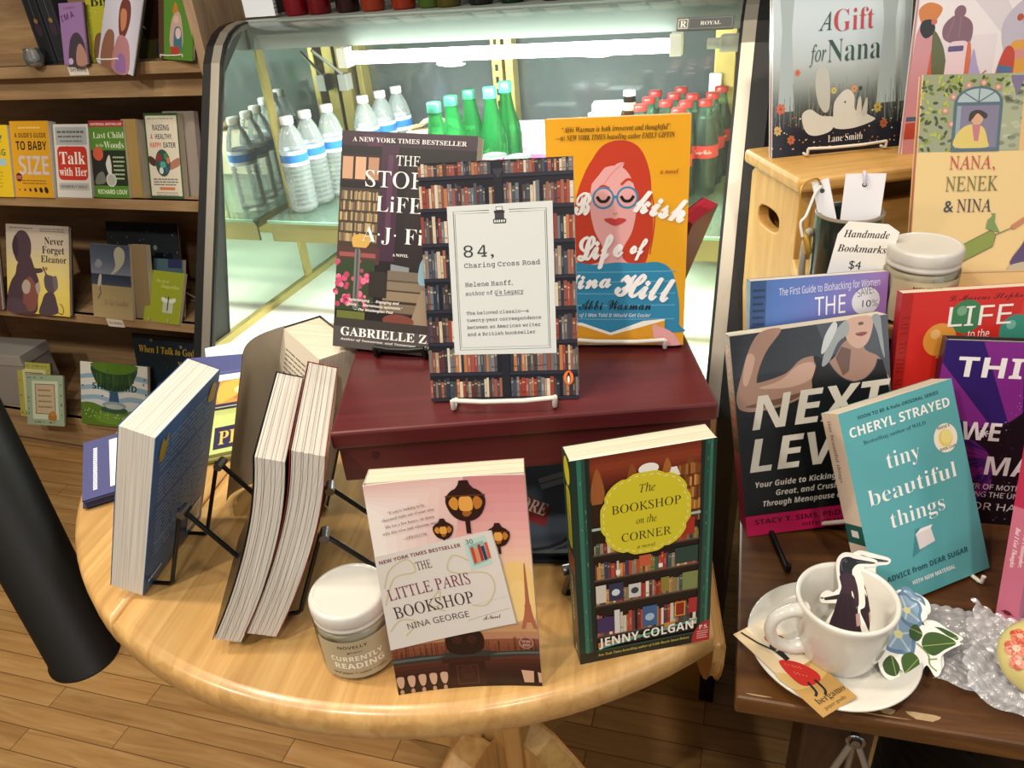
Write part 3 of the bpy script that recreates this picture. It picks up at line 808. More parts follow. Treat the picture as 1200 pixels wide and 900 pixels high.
# dark cup with handmade bookmarks
def bookmark_cup():
    root = empty('dark_cup', (.0745, .920, RZ+.2003)); tag(root, 'dark green glazed cup holding bookmarks, price note taped to its front', 'cup')
    R, H = .037, .103
    gm = mat('dark_green_glaze', '#20251f', .22, coat=.4, noise=.25, nscale=20); rim = mat('bare_clay_rim', '#7d735f', .5)
    mb = MB(); mb.lathe([(R-.006, 0), (R-.002, .002), (R-.001, .02), (R, H-.003), (R-.0005, H), (R-.004, H), (R-.005, H-.004), (R-.006, .006), (0.0005, .006)], 52); mb.build('body', gm, root)
    mb = MB(); mb.lathe([(R, H-.0025), (R+.0002, H-.0005), (R-.002, H+.0008), (R-.0045, H-.0005)], 52, cap0=False, cap1=False); mb.build('rim', rim, root)
    mb = MB(); hp = [(-R+.001, 0, .075), (-R-.004, -.002, .078), (-R-.007, -.003, .06), (-R-.007, -.003, .03), (-R-.003, -.001, .012), (-R+.001, 0, .012)]
    mb.tube([Vector(p) for p in catmull3(hp)], .004, 10); mb.build('handle', mat('pale_clay', '#9c9684', .5), root)
    # paper note taped on the front, a strip lower down
    mb = MB(); S = Surf(mb, (-.020, -R-.0075, .030), (.985, -.17, 0), (.05, .12, .99), .062, .075)
    ps = [(.0, -.02), (.95, .03), (1.06, .9), (.86, 1.0), (.22, 1.0), (.08, .8)]
    S.poly(ps, '#e6e3df')
    S.poly(ps[::-1], '#e6e3df')
    S.text('Handmade', .18, .76, .115, '#1c1a18', x1=.92, style='itb', rot=3); S.text('Bookmarks', .12, .54, .115, '#1c1a18', x1=.92, style='itb', rot=3); S.text('$4', .36, .30, .13, '#1c1a18', x1=.56, style='itb')
    S.text('Benefit Serenity Hospice', -.02, .08, .09, '#1c1a18', x1=1.0, style='itb', rot=6)
    mb.build('price_note', PM, root)['label'] = 'white paper note reading handmade bookmarks'
    mb = MB(); a0 = rd(-82); r2 = R+.0012
    vs = []; n = 22
    for i in range(n+1):
        a = a0+(i/n-.5)*2.5; vs += [(r2*cos(a), r2*sin(a), .012+.004*i/n), (r2*cos(a), r2*sin(a), .026+.006*i/n)]
    mb.add(vs, [(2*i, 2*i+2, 2*i+3, 2*i+1) for i in range(n)], 0, hexc('#dcd8d4'), True); mb.build('paper_strip', PM, root)
def catmull3(pts, n=6):
    out = []; L = len(pts)
    for i in range(L-1):
        p0, p1, p2, p3 = [Vector(pts[max(0, min(L-1, k))]) for k in (i-1, i, i+1, i+2)]
        for j in range(n):
            t = j/n; out.append(.5*(2*p1+(p2-p0)*t+(2*p0-5*p1+4*p2-p3)*t*t+(3*p1-p0-3*p2+p3)*t**3))
    out.append(Vector(pts[-1])); return out
bookmark_cup()
def bookmark(loc, rz, lean, tilt, W, H, label, tassel):
    M = book_matrix(loc, rz, lean, tilt); root = empty('bookmark', M=M); tag(root, label, 'bookmark', 'handmade bookmarks in the dark cup')
    mb = MB(); mb.box(0, 0, 0, W, .0006, H, 0, hexc('#e9e8ee')); S = Surf(mb, (0, 0, 0), (1, 0, 0), (0, 0, 1), W, H); S.circ(.5, 1-.012/H, .0026/W, '#4a4a48')
    mb.build('card', PM, root)
    if tassel == 'ribbon':
        mb = MB(); mb.tube(catmull3([(W/2, -.0015, H-.012), (W/2-.001, -.003, H-.004), (W/2-.002, -.001, H+.002), (W/2-.002, .003, H-.004)]), .0016, 8); mb.build('ribbon', mat('lilac_ribbon', '#cfc9dc', .6), root)
    elif tassel == 'gold':
        mb = MB(); mb.tube(catmull3([(W/2, -.001, H-.006), (W/2-.004, -.004, H+.004), (-.012, -.014, H+.002), (-.019, -.018, H-.02), (-.02, -.018, H-.045)]), .0011, 8)
        mb.build('gold_cord', mat('gold_thread', '#b98f3a', .4, .5), root)
        mb = MB(); mb.lathe([(.0008, -.03), (.0042, -.027), (.0035, -.006), (.0014, -.003), (.0012, .003)], 14, ribs=lambda a, z: .12*sin(6*a), cx=-.02, cy=-.018)
        t = mb.build('gold_tassel', MATS['gold_thread'], root); t.location = (0, 0, H-.046)
        mb = MB(); mb.tube(catmull3([(W/2, -.001, H-.006), (.0, -.006, H-.012), (-.014, -.016, H-.03), (-.022, -.02, H-.036), (-.023, -.02, H-.052)]), .0016, 8); mb.build('white_ribbon', mat('white_ribbon', '#dcd8d2', .6), root)
bookmark((.0645, .901, 1.135), 5, 6, 0, .041, .079, 'square white bookmark with a lilac ribbon, standing in the dark cup', 'ribbon')
bookmark((.0505, .907, 1.135), 8, 8, 16, .018, .070, 'narrow white bookmark with a gold tassel in the dark cup', 'gold')

# cup and saucer
CER = mat('white_ironstone', '#d9d6ce', .16, coat=.5)
sx, sy = .084, .547
sau = MB(); sau.lathe([(.028, RZ), (.04, RZ+.001), (.042, RZ+.004), (.062, RZ+.010), (.0745, RZ+.0155), (.0755, RZ+.018), (.0742, RZ+.019), (.062, RZ+.0145), (.045, RZ+.009), (.030, RZ+.0078), (.0285, RZ+.0088), (.026, RZ+.0088), (.0005, RZ+.0082)], 72, cx=0, cy=0)
so = sau.build('saucer', CER); so.location = (sx, sy, 0); tag(so, 'white ceramic saucer under the coffee cup on the dark table', 'saucer')
def cup():
    root = empty('coffee_cup', (.0885, .541, RZ+.0095)); tag(root, 'thick white diner cup on its saucer with a crow cutout inside', 'cup')
    mb = MB(); mb.lathe([(.026, 0), (.0285, .0005), (.0305, .004), (.0345, .012), (.0385, .03), (.0405, .05), (.0425, .066), (.0432, .070), (.0425, .0725), (.0402, .0728), (.0385, .070), (.0365, .05), (.034, .03), (.030, .014), (.022, .008), (.0005, .007)], 72)
    mb.build('body', CER, root)
    a = rd(203); d = Vector((cos(a), sin(a), 0))
    pts = [d*.036+Vector((0, 0, .061)), d*.050+Vector((0, 0, .063)), d*.063+Vector((0, 0, .056)), d*.0665+Vector((0, 0, .042)), d*.061+Vector((0, 0, .027)), d*.048+Vector((0, 0, .017)), d*.034+Vector((0, 0, .017))]
    cp = catmull3(pts, 8); n = len(cp); rs = [.0054+.0024*abs(2*i/(n-1)-1)**3 for i in range(n)]
    mb = MB(); mb.tube(cp, rs, 16); mb.build('handle', CER, root)
cup()
# die-cut stickers ------------------------------------------------------------
def sticker(name, label, M, W, H, outline, art, group, t=.0009):
    root = MB(); o = [(u*W, v*H) for u, v in outline]
    n = len(o); vs = [(x, 0, z) for x, z in o]+[(x, t, z) for x, z in o]
    root.add(vs, [tuple(range(n)), tuple(range(n, 2*n))[::-1]]+[(i, n+i, n+(i+1) % n, (i+1) % n) for i in range(n)], 0, hexc('#efece6'))
    art(Surf(root, (0, 0, 0), (1, 0, 0), (0, 0, 1), W, H))
    ob = root.build(name, PG, M=M); tag(ob, label, 'sticker', group); return ob
CROW_OUT = catmull([(.30, .96), (.44, 1.0), (.72, .97), (1.0, .93), (.98, .86), (.76, .82), (.80, .66), (.84, .5), (.86, .36), (.78, .30), (.93, .12), (.98, .0), (.5, .0), (.1, .02), (.2, .2), (.35, .36), (.2, .37), (.02, .37), (.0, .46), (.12, .52), (.26, .50), (.33, .56), (.28, .7), (.24, .86)], 4)
def crow_art(S):
    S.blob([(.34, .92), (.46, .95), (.60, .93), (.95, .905), (.93, .885), (.66, .87), (.56, .80), (.55, .72), (.36, .70), (.31, .82)], '#23242a')
    S.blob([(.33, .72), (.56, .74), (.66, .64), (.72, .5), (.74, .37), (.68, .36), (.62, .5), (.58, .54), (.58, .46), (.36, .46), (.38, .58)], '#3a2433')
    S.blob([(.36, .48), (.60, .48), (.72, .3), (.84, .06), (.86, .03), (.2, .03), (.19, .07), (.28, .28)], '#2d1c28')
    S.poly([(.06, .43), (.09, .40), (.38, .43), (.42, .50)], '#26252a'); S.line([(.06, .425), (.0, .425)], .0012, '#26252a')
    S.line([(.40, .46), (.32, .05)], .0006, '#1c1119'); S.line([(.48, .47), (.50, .04)], .0006, '#1c1119'); S.line([(.56, .46), (.68, .05)], .0006, '#1c1119')
    S.poly([(.70, .26), (.77, .28), (.82, .13), (.74, .11)], '#b78f95'); S.line([(.71, .36), (.73, .27)], .001, '#1d1c20')
    S.ell(.42, .89, .02, .012, '#6d7078'); S.ell(.42, .89, .01, .006, '#0c0c0e'); S.line([(.62, .9), (.92, .895)], .0006, '#6a6c74')
    S.line([(.36, .78), (.34, .88), (.42, .92)], .001, '#54565e', smooth=True)
for k, (dx, dy, lab) in enumerate(((0, 0, 'front of two crow-in-a-plum-dress stickers standing in the cup'), (.011, .004, 'rear crow sticker peeking out behind the front one in the cup'))):
    M = book_matrix((.070+dx, .546+dy, RZ+.026+.001*k), 13, 24, -4); sticker('crow_sticker', lab, M, .046, .078, CROW_OUT, crow_art, 'crow stickers in the cup')
FL_OUT = catmull([(.16, .86), (.34, 1.0), (.56, .95), (.70, .84), (.68, .70), (.56, .62), (.72, .58), (.86, .46), (1.0, .36), (.84, .30), (.68, .22), (.62, .06), (.52, .0), (.46, .14), (.30, .0), (.18, -.02), (.10, .12), (.04, .0), (-.12, .03), (-.16, .2), (-.06, .34), (0, .5), (.06, .7)], 4)
def flower_art(S):
    def bloom(cx, cy, r, seed):
        S.blob([(cx+r*(1+.12*sin(5*a+seed))*cos(a), cy+r*1.1*(1+.12*sin(5*a+seed))*sin(a)) for a in [2*pi*i/15 for i in range(15)]], '#5c7b9c', 4)
        S.blob([(cx+r*.8*(1+.15*sin(5*a+seed))*cos(a), cy+r*.88*(1+.15*sin(5*a+seed))*sin(a)) for a in [2*pi*i/15 for i in range(15)]], '#7f9cb6', 4)
        for i in range(5):
            a = 2*pi*i/5+seed; S.line([(cx, cy), (cx+r*.9*cos(a), cy+r*.95*sin(a))], .0018, '#b3c4cf')
        S.circ(cx, cy, r*.24, '#d7d199')
    def leaf(pts, col):
        S.blob(pts, col, 4); S.line([pts[0], pts[len(pts)//2]], .0007, '#8fa35a')
    bloom(.44, .80, .20, .4); bloom(.22, .52, .24, 1.3)
    leaf([(.48, .36), (.58, .50), (.76, .50), (.94, .37), (.76, .30), (.58, .24)], '#35531f'); leaf([(.40, .58), (.5, .62), (.54, .5), (.44, .42), (.36, .48)], '#2c4a1b')
    leaf([(.38, .22), (.30, .3), (.16, .24), (.14, .06), (.22, .02), (.34, .1)], '#3d5c22'); leaf([(.04, .28), (.1, .14), (.02, .04), (-.1, .08), (-.1, .2)], '#2f4d1c')
    S.line([(.42, .40), (.52, .26), (.5, .14), (.56, .06)], .0012, '#6f8a3d', smooth=True); S.line([(.5, .2), (.62, .2)], .001, '#6f8a3d')
for k, (p, lab) in enumerate((((.1360, .5205, RZ+.0125), 'blue morning glory sticker leaning beside the cup, nearest the bubble wrap'), ((.1395, .5285, RZ+.0130), 'second blue flower sticker, mostly hidden behind the front flower sticker'))):
    M = book_matrix(p, 16+6*k, 64, 3-6*k); sticker('flower_sticker', lab, M, .066, .074, FL_OUT, flower_art, 'flower stickers on the saucer')
# bookmark card on saucer rim
def postcard():
    W, H = .105, .042
    a = Vector((-.0035, .5285, RZ+.0215)); ux = Vector((.0672, -.0600, -.0005)).normalized(); uy = Vector((.64, .765, -.09)).normalized(); n = ux.cross(uy).normalized()
    mb = MB(); uy = n.cross(ux)
    mb.box(0, 0, -.0006, W, H, -.00005, 0, hexc('#cbb491'))
    S = Surf(mb, (0, 0, 0), (1, 0, 0), (0, 1, 0), W, H)
    S.rect(0, 0, 1, 1, '#cdb793'); S.rect(0, .35, .62, 1, '#d9cbb4'); S.rect(.55, 0, 1, 1, '#b08a4e'); S.blob([(.5, 0), (.62, .5), (.56, 1), (.7, 1), (.74, .4), (.68, 0)], '#c2a468')
    S.blob([(.42, .30), (.50, .62), (.66, .78), (.74, .66), (.72, .30), (.62, .2)], '#b3251f')
    for i in range(14): S.circ(.47+.02*(i % 7)+.06*(i//7), .36+.05*(i % 5), .006, '#d9695a')
    S.poly([(.33, .42), (.45, .44), (.45, .56), (.34, .58)], '#1c1b1c'); S.circ(.285, .5, .035, '#3b2a22'); S.ell(.20, .60, .05, .10, '#b3221d'); S.ell(.245, .80, .045, .10, '#a82020')
    S.line([(.33, .45), (.18, .28), (.02, .18)], .002, '#1e1b1b'); S.line([(.34, .56), (.24, .72), (.12, .78)], .002, '#1e1b1b')
    S.line([(.7, .40), (.80, .36), (.83, .26)], .0022, '#191616', smooth=True); S.line([(.71, .58), (.82, .56), (.86, .46)], .0022, '#191616', smooth=True)
    S.text('bergamo', .90, .20, .14, '#2a2118', x1=.90+.001, style='serifb') if 0 else None
    S.text('bergamo', .905, .16, .155, '#2b2016', style='serif', rot=90, res=2)
    S.text('paper goods', .965, .18, .085, '#6b5430', style='serif', rot=90, res=2)
    M = Matrix((ux, uy, n)).transposed().to_4x4(); M.translation = a
    o = mb.build('illustrated_card', PM, M=M); tag(o, 'tan card with a woman in a red skirt, lying across the saucer edge', 'card')
postcard()

# bubble wrap with a painted round tin
def bubble_wrap():
    m = bpy.data.materials.new('bubble_film'); m.use_nodes = True; nt = m.node_tree; nt.nodes.clear()
    o = N(nt, 'ShaderNodeOutputMaterial'); t = N(nt, 'ShaderNodeBsdfTransparent'); t.inputs[0].default_value = (.93, .93, .95, 1)
    g = N(nt, 'ShaderNodeBsdfGlossy'); g.inputs['Roughness'].default_value = .22; d = N(nt, 'ShaderNodeBsdfDiffuse'); d.inputs[0].default_value = (.75, .75, .79, 1)
    m1 = N(nt, 'ShaderNodeMixShader'); m1.inputs[0].default_value = .42; m2 = N(nt, 'ShaderNodeMixShader'); m2.inputs[0].default_value = .12
    nt.links.new(t.outputs[0], m1.inputs[1]); nt.links.new(d.outputs[0], m1.inputs[2]); nt.links.new(m1.outputs[0], m2.inputs[1]); nt.links.new(g.outputs[0], m2.inputs[2]); nt.links.new(m2.outputs[0], o.inputs[0])
    root = empty('bubble_wrap', (.186, .516, RZ+.002), rd(-12)); tag(root, 'crumpled clear bubble wrap sheet lying on the dark table under a painted tin', 'bubble wrap')
    def sheet(W, D, name, z0, fold, sc, org, rz):
        mb = MB(); st = .0017; nx, ny = int(W/st), int(D/st); r = random.Random(3); vs = []
        for j in range(ny+1):
            for i in range(nx+1):
                x, y = i*st, j*st; row = int(y/.0092); cx = (x+(row % 2)*.0053) % .0106-.0053; cy = y-(row+.5)*.0092
                rr = (cx*cx+cy*cy)/(.0046**2); b = .0036*math.sqrt(max(0, 1-rr)) if rr < 1 else 0
                z = z0+b*sc+.003*sin(x*38+1)*sin(y*31+2)+.002*sin(x*90+y*60)
                z += .010*math.exp(-((x-.0)/.012)**2)*fold
                ex = .003*sin(y*140)+.0015*sin(y*420); ey = .003*sin(x*150+1)
                vs.append((x+ex*(1-x/W), y+ey*(1-y/D), max(z, 0)))
        fs = [(j*(nx+1)+i, j*(nx+1)+i+1, (j+1)*(nx+1)+i+1, (j+1)*(nx+1)+i) for j in range(ny) for i in range(nx)]
        mb.add(vs, fs, smooth=True); o = mb.build(name, m, root); o.location = org; o.rotation_euler = (0, 0, rz); return o
    sheet(.16, .115, 'upper_sheet', .007, 1, 1, (0, 0, .003), 0)
    sheet(.15, .10, 'lower_sheet', .003, .0, .7, (-.022, .012, 0), rd(8))
bubble_wrap()
def tin():
    c = Vector((.2495, .556, RZ+.032)); root = empty('painted_tin', c); root.rotation_euler = (rd(28), rd(-16), rd(25)); tag(root, 'round gold floral painted tin resting on bubble wrap at the right edge', 'tin')
    gold = mat('olive_gold_lacquer', '#c4b676', .28, coat=.5, noise=.25, nscale=40); br = mat('brown_lacquer', '#7b4a2c', .35, coat=.4)
    mb = MB(); mb.lathe([(.0005, -.018), (.022, -.016), (.030, -.009), (.0335, 0)], 48, cap0=False, cap1=False); mb.build('base', br, root)
    R = .0335
    prof = [(R*cos(t), .016*sin(t)) for t in [pi/2*i/8 for i in range(8)]]+[(.0005, .016)]
    mb = MB(); mb.lathe(prof, 48, cap0=False, cap1=False); mb.build('lid', gold, root)
    mb = MB()
    def mf(u, v, k):
        x, y = (u-.5)*2*R, (v-.5)*2*R; q = max(0, 1-(x*x+y*y)/R/R); return Vector((x, y, .016*math.sqrt(q)+.0006+k*3))
    S = Surf(mb, (0, 0, 0), (1, 0, 0), (0, 1, 0), 2*R, 2*R, mapf=mf); r = random.Random(5)
    def ros(x, y, s):
        for i in range(6):
            a = i*pi/3; S.circ(x+s*.6*cos(a), y+s*.6*sin(a), s*.55, ('#b5462f', '#c9735a')[i % 2], n=10)
        S.circ(x, y, s*.4, '#d9a087', n=8)
    for x, y, s in ((.24, .70, .11), (.36, .82, .09), (.16, .54, .08), (.46, .74, .06), (.66, .3, .09), (.76, .44, .07)): ros(x, y, s)
    for i in range(9):
        a = r.random()*6.28; x, y = .5+.25*cos(a), .5+.25*sin(a); S.ell(x, y, .05, .02, '#5e6a2e', n=10, rot=a)
    S.line([(.36, .3), (.3, .45), (.4, .6), (.52, .62), (.6, .5), (.5, .42)], .001, '#2c2413', smooth=True); S.line([(.5, .42), (.44, .5)], .001, '#2c2413')
    mb.build('floral_decoration', PG, root)
tin()

# things under the dark table: cardboard box, dark basket, spare wire easel
def under_table():
    cb = MB(); cb.box(0, 0, 0, .045, .26, .80); o = cb.build('cardboard_box', mat('cardboard', '#8a6a43', .8, noise=.1)); o.location = (.093, .535, 0); tag(o, 'tall brown cardboard box under the dark table behind the wire easel', 'cardboard box')
    root = empty('wicker_basket', (.42, .82, 0)); tag(root, 'black woven basket standing under the dark table', 'basket'); m = mat('black_wicker', '#16120e', .6)
    mb = MB(); mb.lathe([(.17, 0), (.2, .05), (.215, .5), (.22, .79)], 40, ribs=lambda a, z: .012*sin(22*a)); mb.build('body', m, root)
    mb = MB()
    for k in range(26): mb.lathe([(.2+.0007*k, .02+.03*k), (.208+.0007*k, .03+.03*k), (.2+.0007*k, .04+.03*k)], 40, ribs=lambda a, z, k=k: .012*sin(22*a+pi*(k % 2)), cap0=False, cap1=False)
    mb.build('weave', m, root)
under_table()
def floor_easel():
    root = empty('wire_floor_easel', (.111, .500, 0)); tag(root, 'grey wire folding easel under the dark table, bolted apex just below the top', 'easel'); m = mat('grey_wire', '#8d8d8b', .35, .6)
    for d in ((-.20, -.02), (.30, -.02), (.04, .22)):
        mb = MB(); mb.tube([(0, 0, .815), (d[0], d[1], .003)], .0032, 10); mb.build('leg', m, root)
    mb = MB(); mb.tube([(.007*cos(a), -.004, .815+.007*sin(a)) for a in [2*pi*i/20 for i in range(20)]], .002, 8, closed=True); mb.tube([(0, -.007, .815), (0, .005, .815)], .004, 12); mb.build('pivot_bolt', STEEL, root)
floor_easel()
# ------------------------------------------------------------------ drinks in the case
SHZ = .945
PET = thin_glass('clear_pet', (.97, .99, .99), 1.0, .08, '#f2fafa', .20)
CAPW = mat('white_cap', '#e8eaea', .4); BLUEL = mat('blue_water_label', '#2f77c9', .35); WHL = mat('white_water_label', '#dfe7ee', .35)
def water_proto():
    root = empty('water_bottle', (0, 0, SHZ)); R = .031
    prof = [(.022, .0), (.029, .004)]
    for k in range(9): z = .012+k*.0105; prof += [(R, z), (R, z+.004), (R-.0022, z+.0075)]
    prof += [(R, .108), (R, .142), (R-.001, .146), (R-.003, .156), (.022, .176), (.0145, .190), (.0125, .194), (.0125, .198)]
    mb = MB(); mb.lathe(prof, 28, cap1=False); mb.build('bottle_body', PET, root)
    mb = MB(); mb.lathe([(R+.0004, .108), (R+.0004, .116)], 28, m=1, cap0=False, cap1=False); mb.lathe([(R+.0004, .116), (R+.0004, .133)], 28, m=0, cap0=False, cap1=False); mb.lathe([(R+.0004, .133), (R+.0004, .141)], 28, m=1, cap0=False, cap1=False); mb.build('label', [BLUEL, WHL], root)
    mb = MB(); mb.lathe([(.0142, .196), (.0146, .198), (.0146, .210), (.0135, .212), (.0005, .212)], 28); mb.build('cap', CAPW, root)
    return root
W0 = water_proto(); wlab = ['water bottle with blue label, nearest the curved glass on the left of the case', 'second water bottle back from the curved glass at the left of the case', 'third water bottle, beside the cover with the porch photograph',
    'water bottle behind the porch-photograph paperback, front of its row', 'water bottle in the middle of the row behind the porch-photograph paperback', 'rearmost water bottle of the row behind the porch-photograph paperback']
for i, (x, y) in enumerate([(-1.058, 1.51), (-1.05, 1.572), (-1.03, 1.635), (-.988, 1.735), (-.972, 1.795), (-.955, 1.852)]):
    o = W0 if i == 0 else copy_tree(W0); o.location = (x, y, SHZ); tag(o, wlab[i], 'bottle', 'water bottles in the display case')
def bottle_proto(name, prof, gm, cap, capm, liquid=None, label=None):
    root = empty(name, (0, 0, SHZ))
    mb = MB(); mb.lathe(prof, 26, cap1=False); mb.build('bottle_body', gm, root)
    if liquid:
        mb = MB(); top = liquid[1]; pr = [(max(r-.002, .001), z+(.002 if k == 0 else 0)) for k, (r, z) in enumerate(prof) if z < top]; mb.lathe(pr, 22); mb.build('drink', liquid[0], root)
    if label:
        r0, z0, z1, m, m2 = label; mb = MB(); mb.lathe([(r0, z0), (r0, z1)], 26, cap0=False, cap1=False); lb = mb.build('label', m, root)
        if m2:
            mb = MB()
            def mf(u, v, k): a = -1.55+(u-.5)*1.5; return Vector(((r0+.0002+k)*cos(a), (r0+.0002+k)*sin(a), z0+v*(z1-z0)))
            S = Surf(mb, (0, 0, 0), (1, 0, 0), (0, 0, 1), .05, z1-z0, mapf=mf); S.text(m2, .08, .35, .4, '#f2efe8', x1=.92, style='script'); mb.build('lettering', PM, lb)
    r, z0, z1 = cap; mb = MB(); mb.lathe([(r, z0), (r, z1-.002), (r-.0015, z1), (.0005, z1)], 24, ribs=lambda a, z: .05*sin(21*a) if z < z0+.002 else 0); mb.build('cap', capm, root)
    return root
GG = thin_glass('green_glass', (.20, .58, .30), 1.2, .02, '#167a3a', .28); CG = thin_glass('pale_green_glass', (.60, .84, .70), .9, .02, '#a9d0bb', .06); DG = thin_glass('brown_glass', (.30, .16, .08), 1.0, .02, '#2a1408', .3)
TEAL = mat('teal_cap', '#3f9d8f', .35, .3); RED = mat('red_cap', '#a82c2a', .35, .3); COLA = mat('cola', '#24120c', .15); REDL = mat('red_drink_label', '#cc3530', .4); CREAM = mat('cream_label', '#e3d39a', .5)
gp = [(.028, 0), (.033, .004), (.033, .12), (.03, .14), (.019, .175), (.0145, .2), (.0135, .222), (.0135, .226)]
G0 = bottle_proto('green_glass_bottle', gp, GG, (.0155, .212, .232), mat('dark_green_cap', '#255f4c', .35, .3), None, (.0335, .05, .10, mat('pale_green_label', '#dbe5d8', .4), None))
glab = ['green glass bottle, leftmost and nearest of the row above the bookshelf cover', 'green glass bottle, second in the row above the bookshelf cover', 'green glass bottle, third in the row above the bookshelf cover']
for i, (x, y) in enumerate([(-.707, 1.533), (-.698, 1.603), (-.683, 1.673)]):
    o = G0 if i == 0 else copy_tree(G0); o.location = (x, y, SHZ); tag(o, glab[i], 'bottle', 'green bottles with dark caps')
T0 = bottle_proto('green_glass_bottle', [(r*.95, z*1.02) for r, z in gp], GG, (.015, .215, .238), TEAL)
for i, (x, y, l) in enumerate([(-.628, 1.66, 'green bottle with bright teal cap just left of the middle door post'), (-.615, 1.725, 'rear green bottle with teal cap, half behind the one in front')]):
    o = T0 if i == 0 else copy_tree(T0); o.location = (x, y, SHZ); tag(o, l, 'bottle', 'green bottles with teal caps')
cp_ = [(.023, 0), (.028, .004), (.0285, .02), (.026, .045), (.0285, .075), (.030, .095), (.029, .11), (.024, .135), (.0165, .16), (.0125, .18), (.0125, .188)]
C0 = bottle_proto('cola_bottle', cp_, CG, (.0145, .184, .196), RED, (COLA, .168), (.0303, .082, .108, REDL, 'Coca-Cola'))
clab = []
cpos = [(-.297, 1.66), (-.292, 1.735), (-.290, 1.81), (-.250, 1.70), (-.244, 1.775), (-.238, 1.845), (-.213, 1.62), (-.208, 1.69), (-.203, 1.765), (-.168, 1.70), (-.162, 1.775), (-.150, 1.845)]
names = ['first row', 'second row', 'third row', 'fourth row']; dep = ['front', 'middle', 'rear']
for i, (x, y) in enumerate(cpos):
    o = C0 if i == 0 else copy_tree(C0); o.location = (x, y, SHZ)
    tag(o, 'red-capped glass cola bottle, %s of the %s from the left' % (dep[i % 3], names[i//3]), 'bottle', 'red-capped cola bottles in the case')
B0 = bottle_proto('beer_bottle', [(.028, 0), (.030, .004), (.030, .11), (.026, .13), (.0145, .165), (.0125, .19)], DG, (.0145, .186, .198), CAPW, None, (.0305, .04, .09, CREAM, None)); B0.location = (-.349, 1.813, SHZ)
mb = MB(); mb.lathe([(.0142, .145), (.0192, .148), (.0140, .172)], 24, cap0=False, cap1=False); mb.build('neck_label', CREAM, B0)
tag(B0, 'brown bottle with yellow neck label standing left of the cola bottles', 'bottle')
B1 = bottle_proto('brown_bottle', [(.026, 0), (.028, .004), (.028, .10), (.02, .125), (.016, .14), (.016, .148)], DG, (.018, .138, .152), CAPW); B1.location = (-.425, 1.80, SHZ)
tag(B1, 'small brown bottle with white cap peeking over the yellow cover', 'bottle')
def can(loc, col, band, label):
    root = empty('drink_can', loc); tag(root, label, 'can', 'drink cans in the case')
    m = mat('can_'+col, col, .3, .5); mb = MB(); mb.lathe([(.024, 0), (.027, .004), (.032, .01), (.032, .108), (.027, .118)], 28, cap1=False); mb.build('can_body', m, root)
    mb = MB(); mb.lathe([(.0275, .117), (.0285, .120), (.0265, .1205), (.0255, .1175), (.0005, .1175)], 28, cap0=False); mb.build('rim', mat('aluminium', '#c9cdd0', .25, .95), root)
    mb = MB(); mb.lathe([(.0323, .03), (.0323, .07)], 28, cap0=False, cap1=False); mb.build('band', mat('can_band_'+band, band, .35), root)
can((-.588, 1.545, SHZ), '#b8477f', '#e8d9e2', 'magenta drink can just left of the middle door post')
can((-.531, 1.535, SHZ), '#b93434', '#e9dfd8', 'red drink can right of the middle door post, above the bookshelf cover')
def carton(loc, s, cols, label, cat='box'):
    root = empty('drink_carton', loc, rd(6)); tag(root, label, cat); w, d, h = s
    mb = MB(); mb.box(-w/2, 0, 0, w/2, d, h, 0, hexc(cols[0])); S = Surf(mb, (-w/2, 0, 0), (1, 0, 0), (0, 0, 1), w, h)
    S.rect(.08, .1, .92, .45, cols[1]); S.rect(.08, .5, .46, .9, cols[2]); S.rect(.54, .5, .92, .9, cols[2]); S.ell(.27, .7, .12, .12, cols[3]); S.ell(.73, .7, .12, .12, cols[3]); mb.build('carton', PM, root)
    mb = MB(); mb.box(-w/2-.001, -.001, h-.012, w/2+.001, d+.001, h+.001); mb.build('lid', mat('carton_lid', '#d7dde0', .4), root)
carton((-.585, 1.80, SHZ), (.10, .05, .125), ('#d9d4da', '#cf6a9f', '#d8a0c0', '#efe7ec'), 'white and pink carton behind the red drink can')
carton((-.395, 1.82, SHZ), (.085, .05, .165), ('#c9cdbf', '#9aa06a', '#dfe3dc', '#b9a98c'), 'pale carton with picture panels beside the yellow-necked bottle')
# pale towel bundle behind the green bottles
mb = MB(); mb.add([(-.08+.16*u+.01*sin(9*v), .0+.05*v, .11+.035*sin(3.1*u)*(1-.4*v)+.006*sin(14*u+6*v)) for v in [i/8 for i in range(9)] for u in [j/16 for j in range(17)]], [(j*17+i, j*17+i+1, (j+1)*17+i+1, (j+1)*17+i) for j in range(8) for i in range(16)], smooth=True)
mb.box(-.08, .0, 0, .08, .05, .112)
o = mb.build('paper_bag', mat('pale_paper_bag', '#e5d6bd', .7, noise=.12)); o.location = (-.83, 1.79, SHZ); tag(o, 'crumpled pale paper bag on the case shelf left of the green bottles', 'bag')

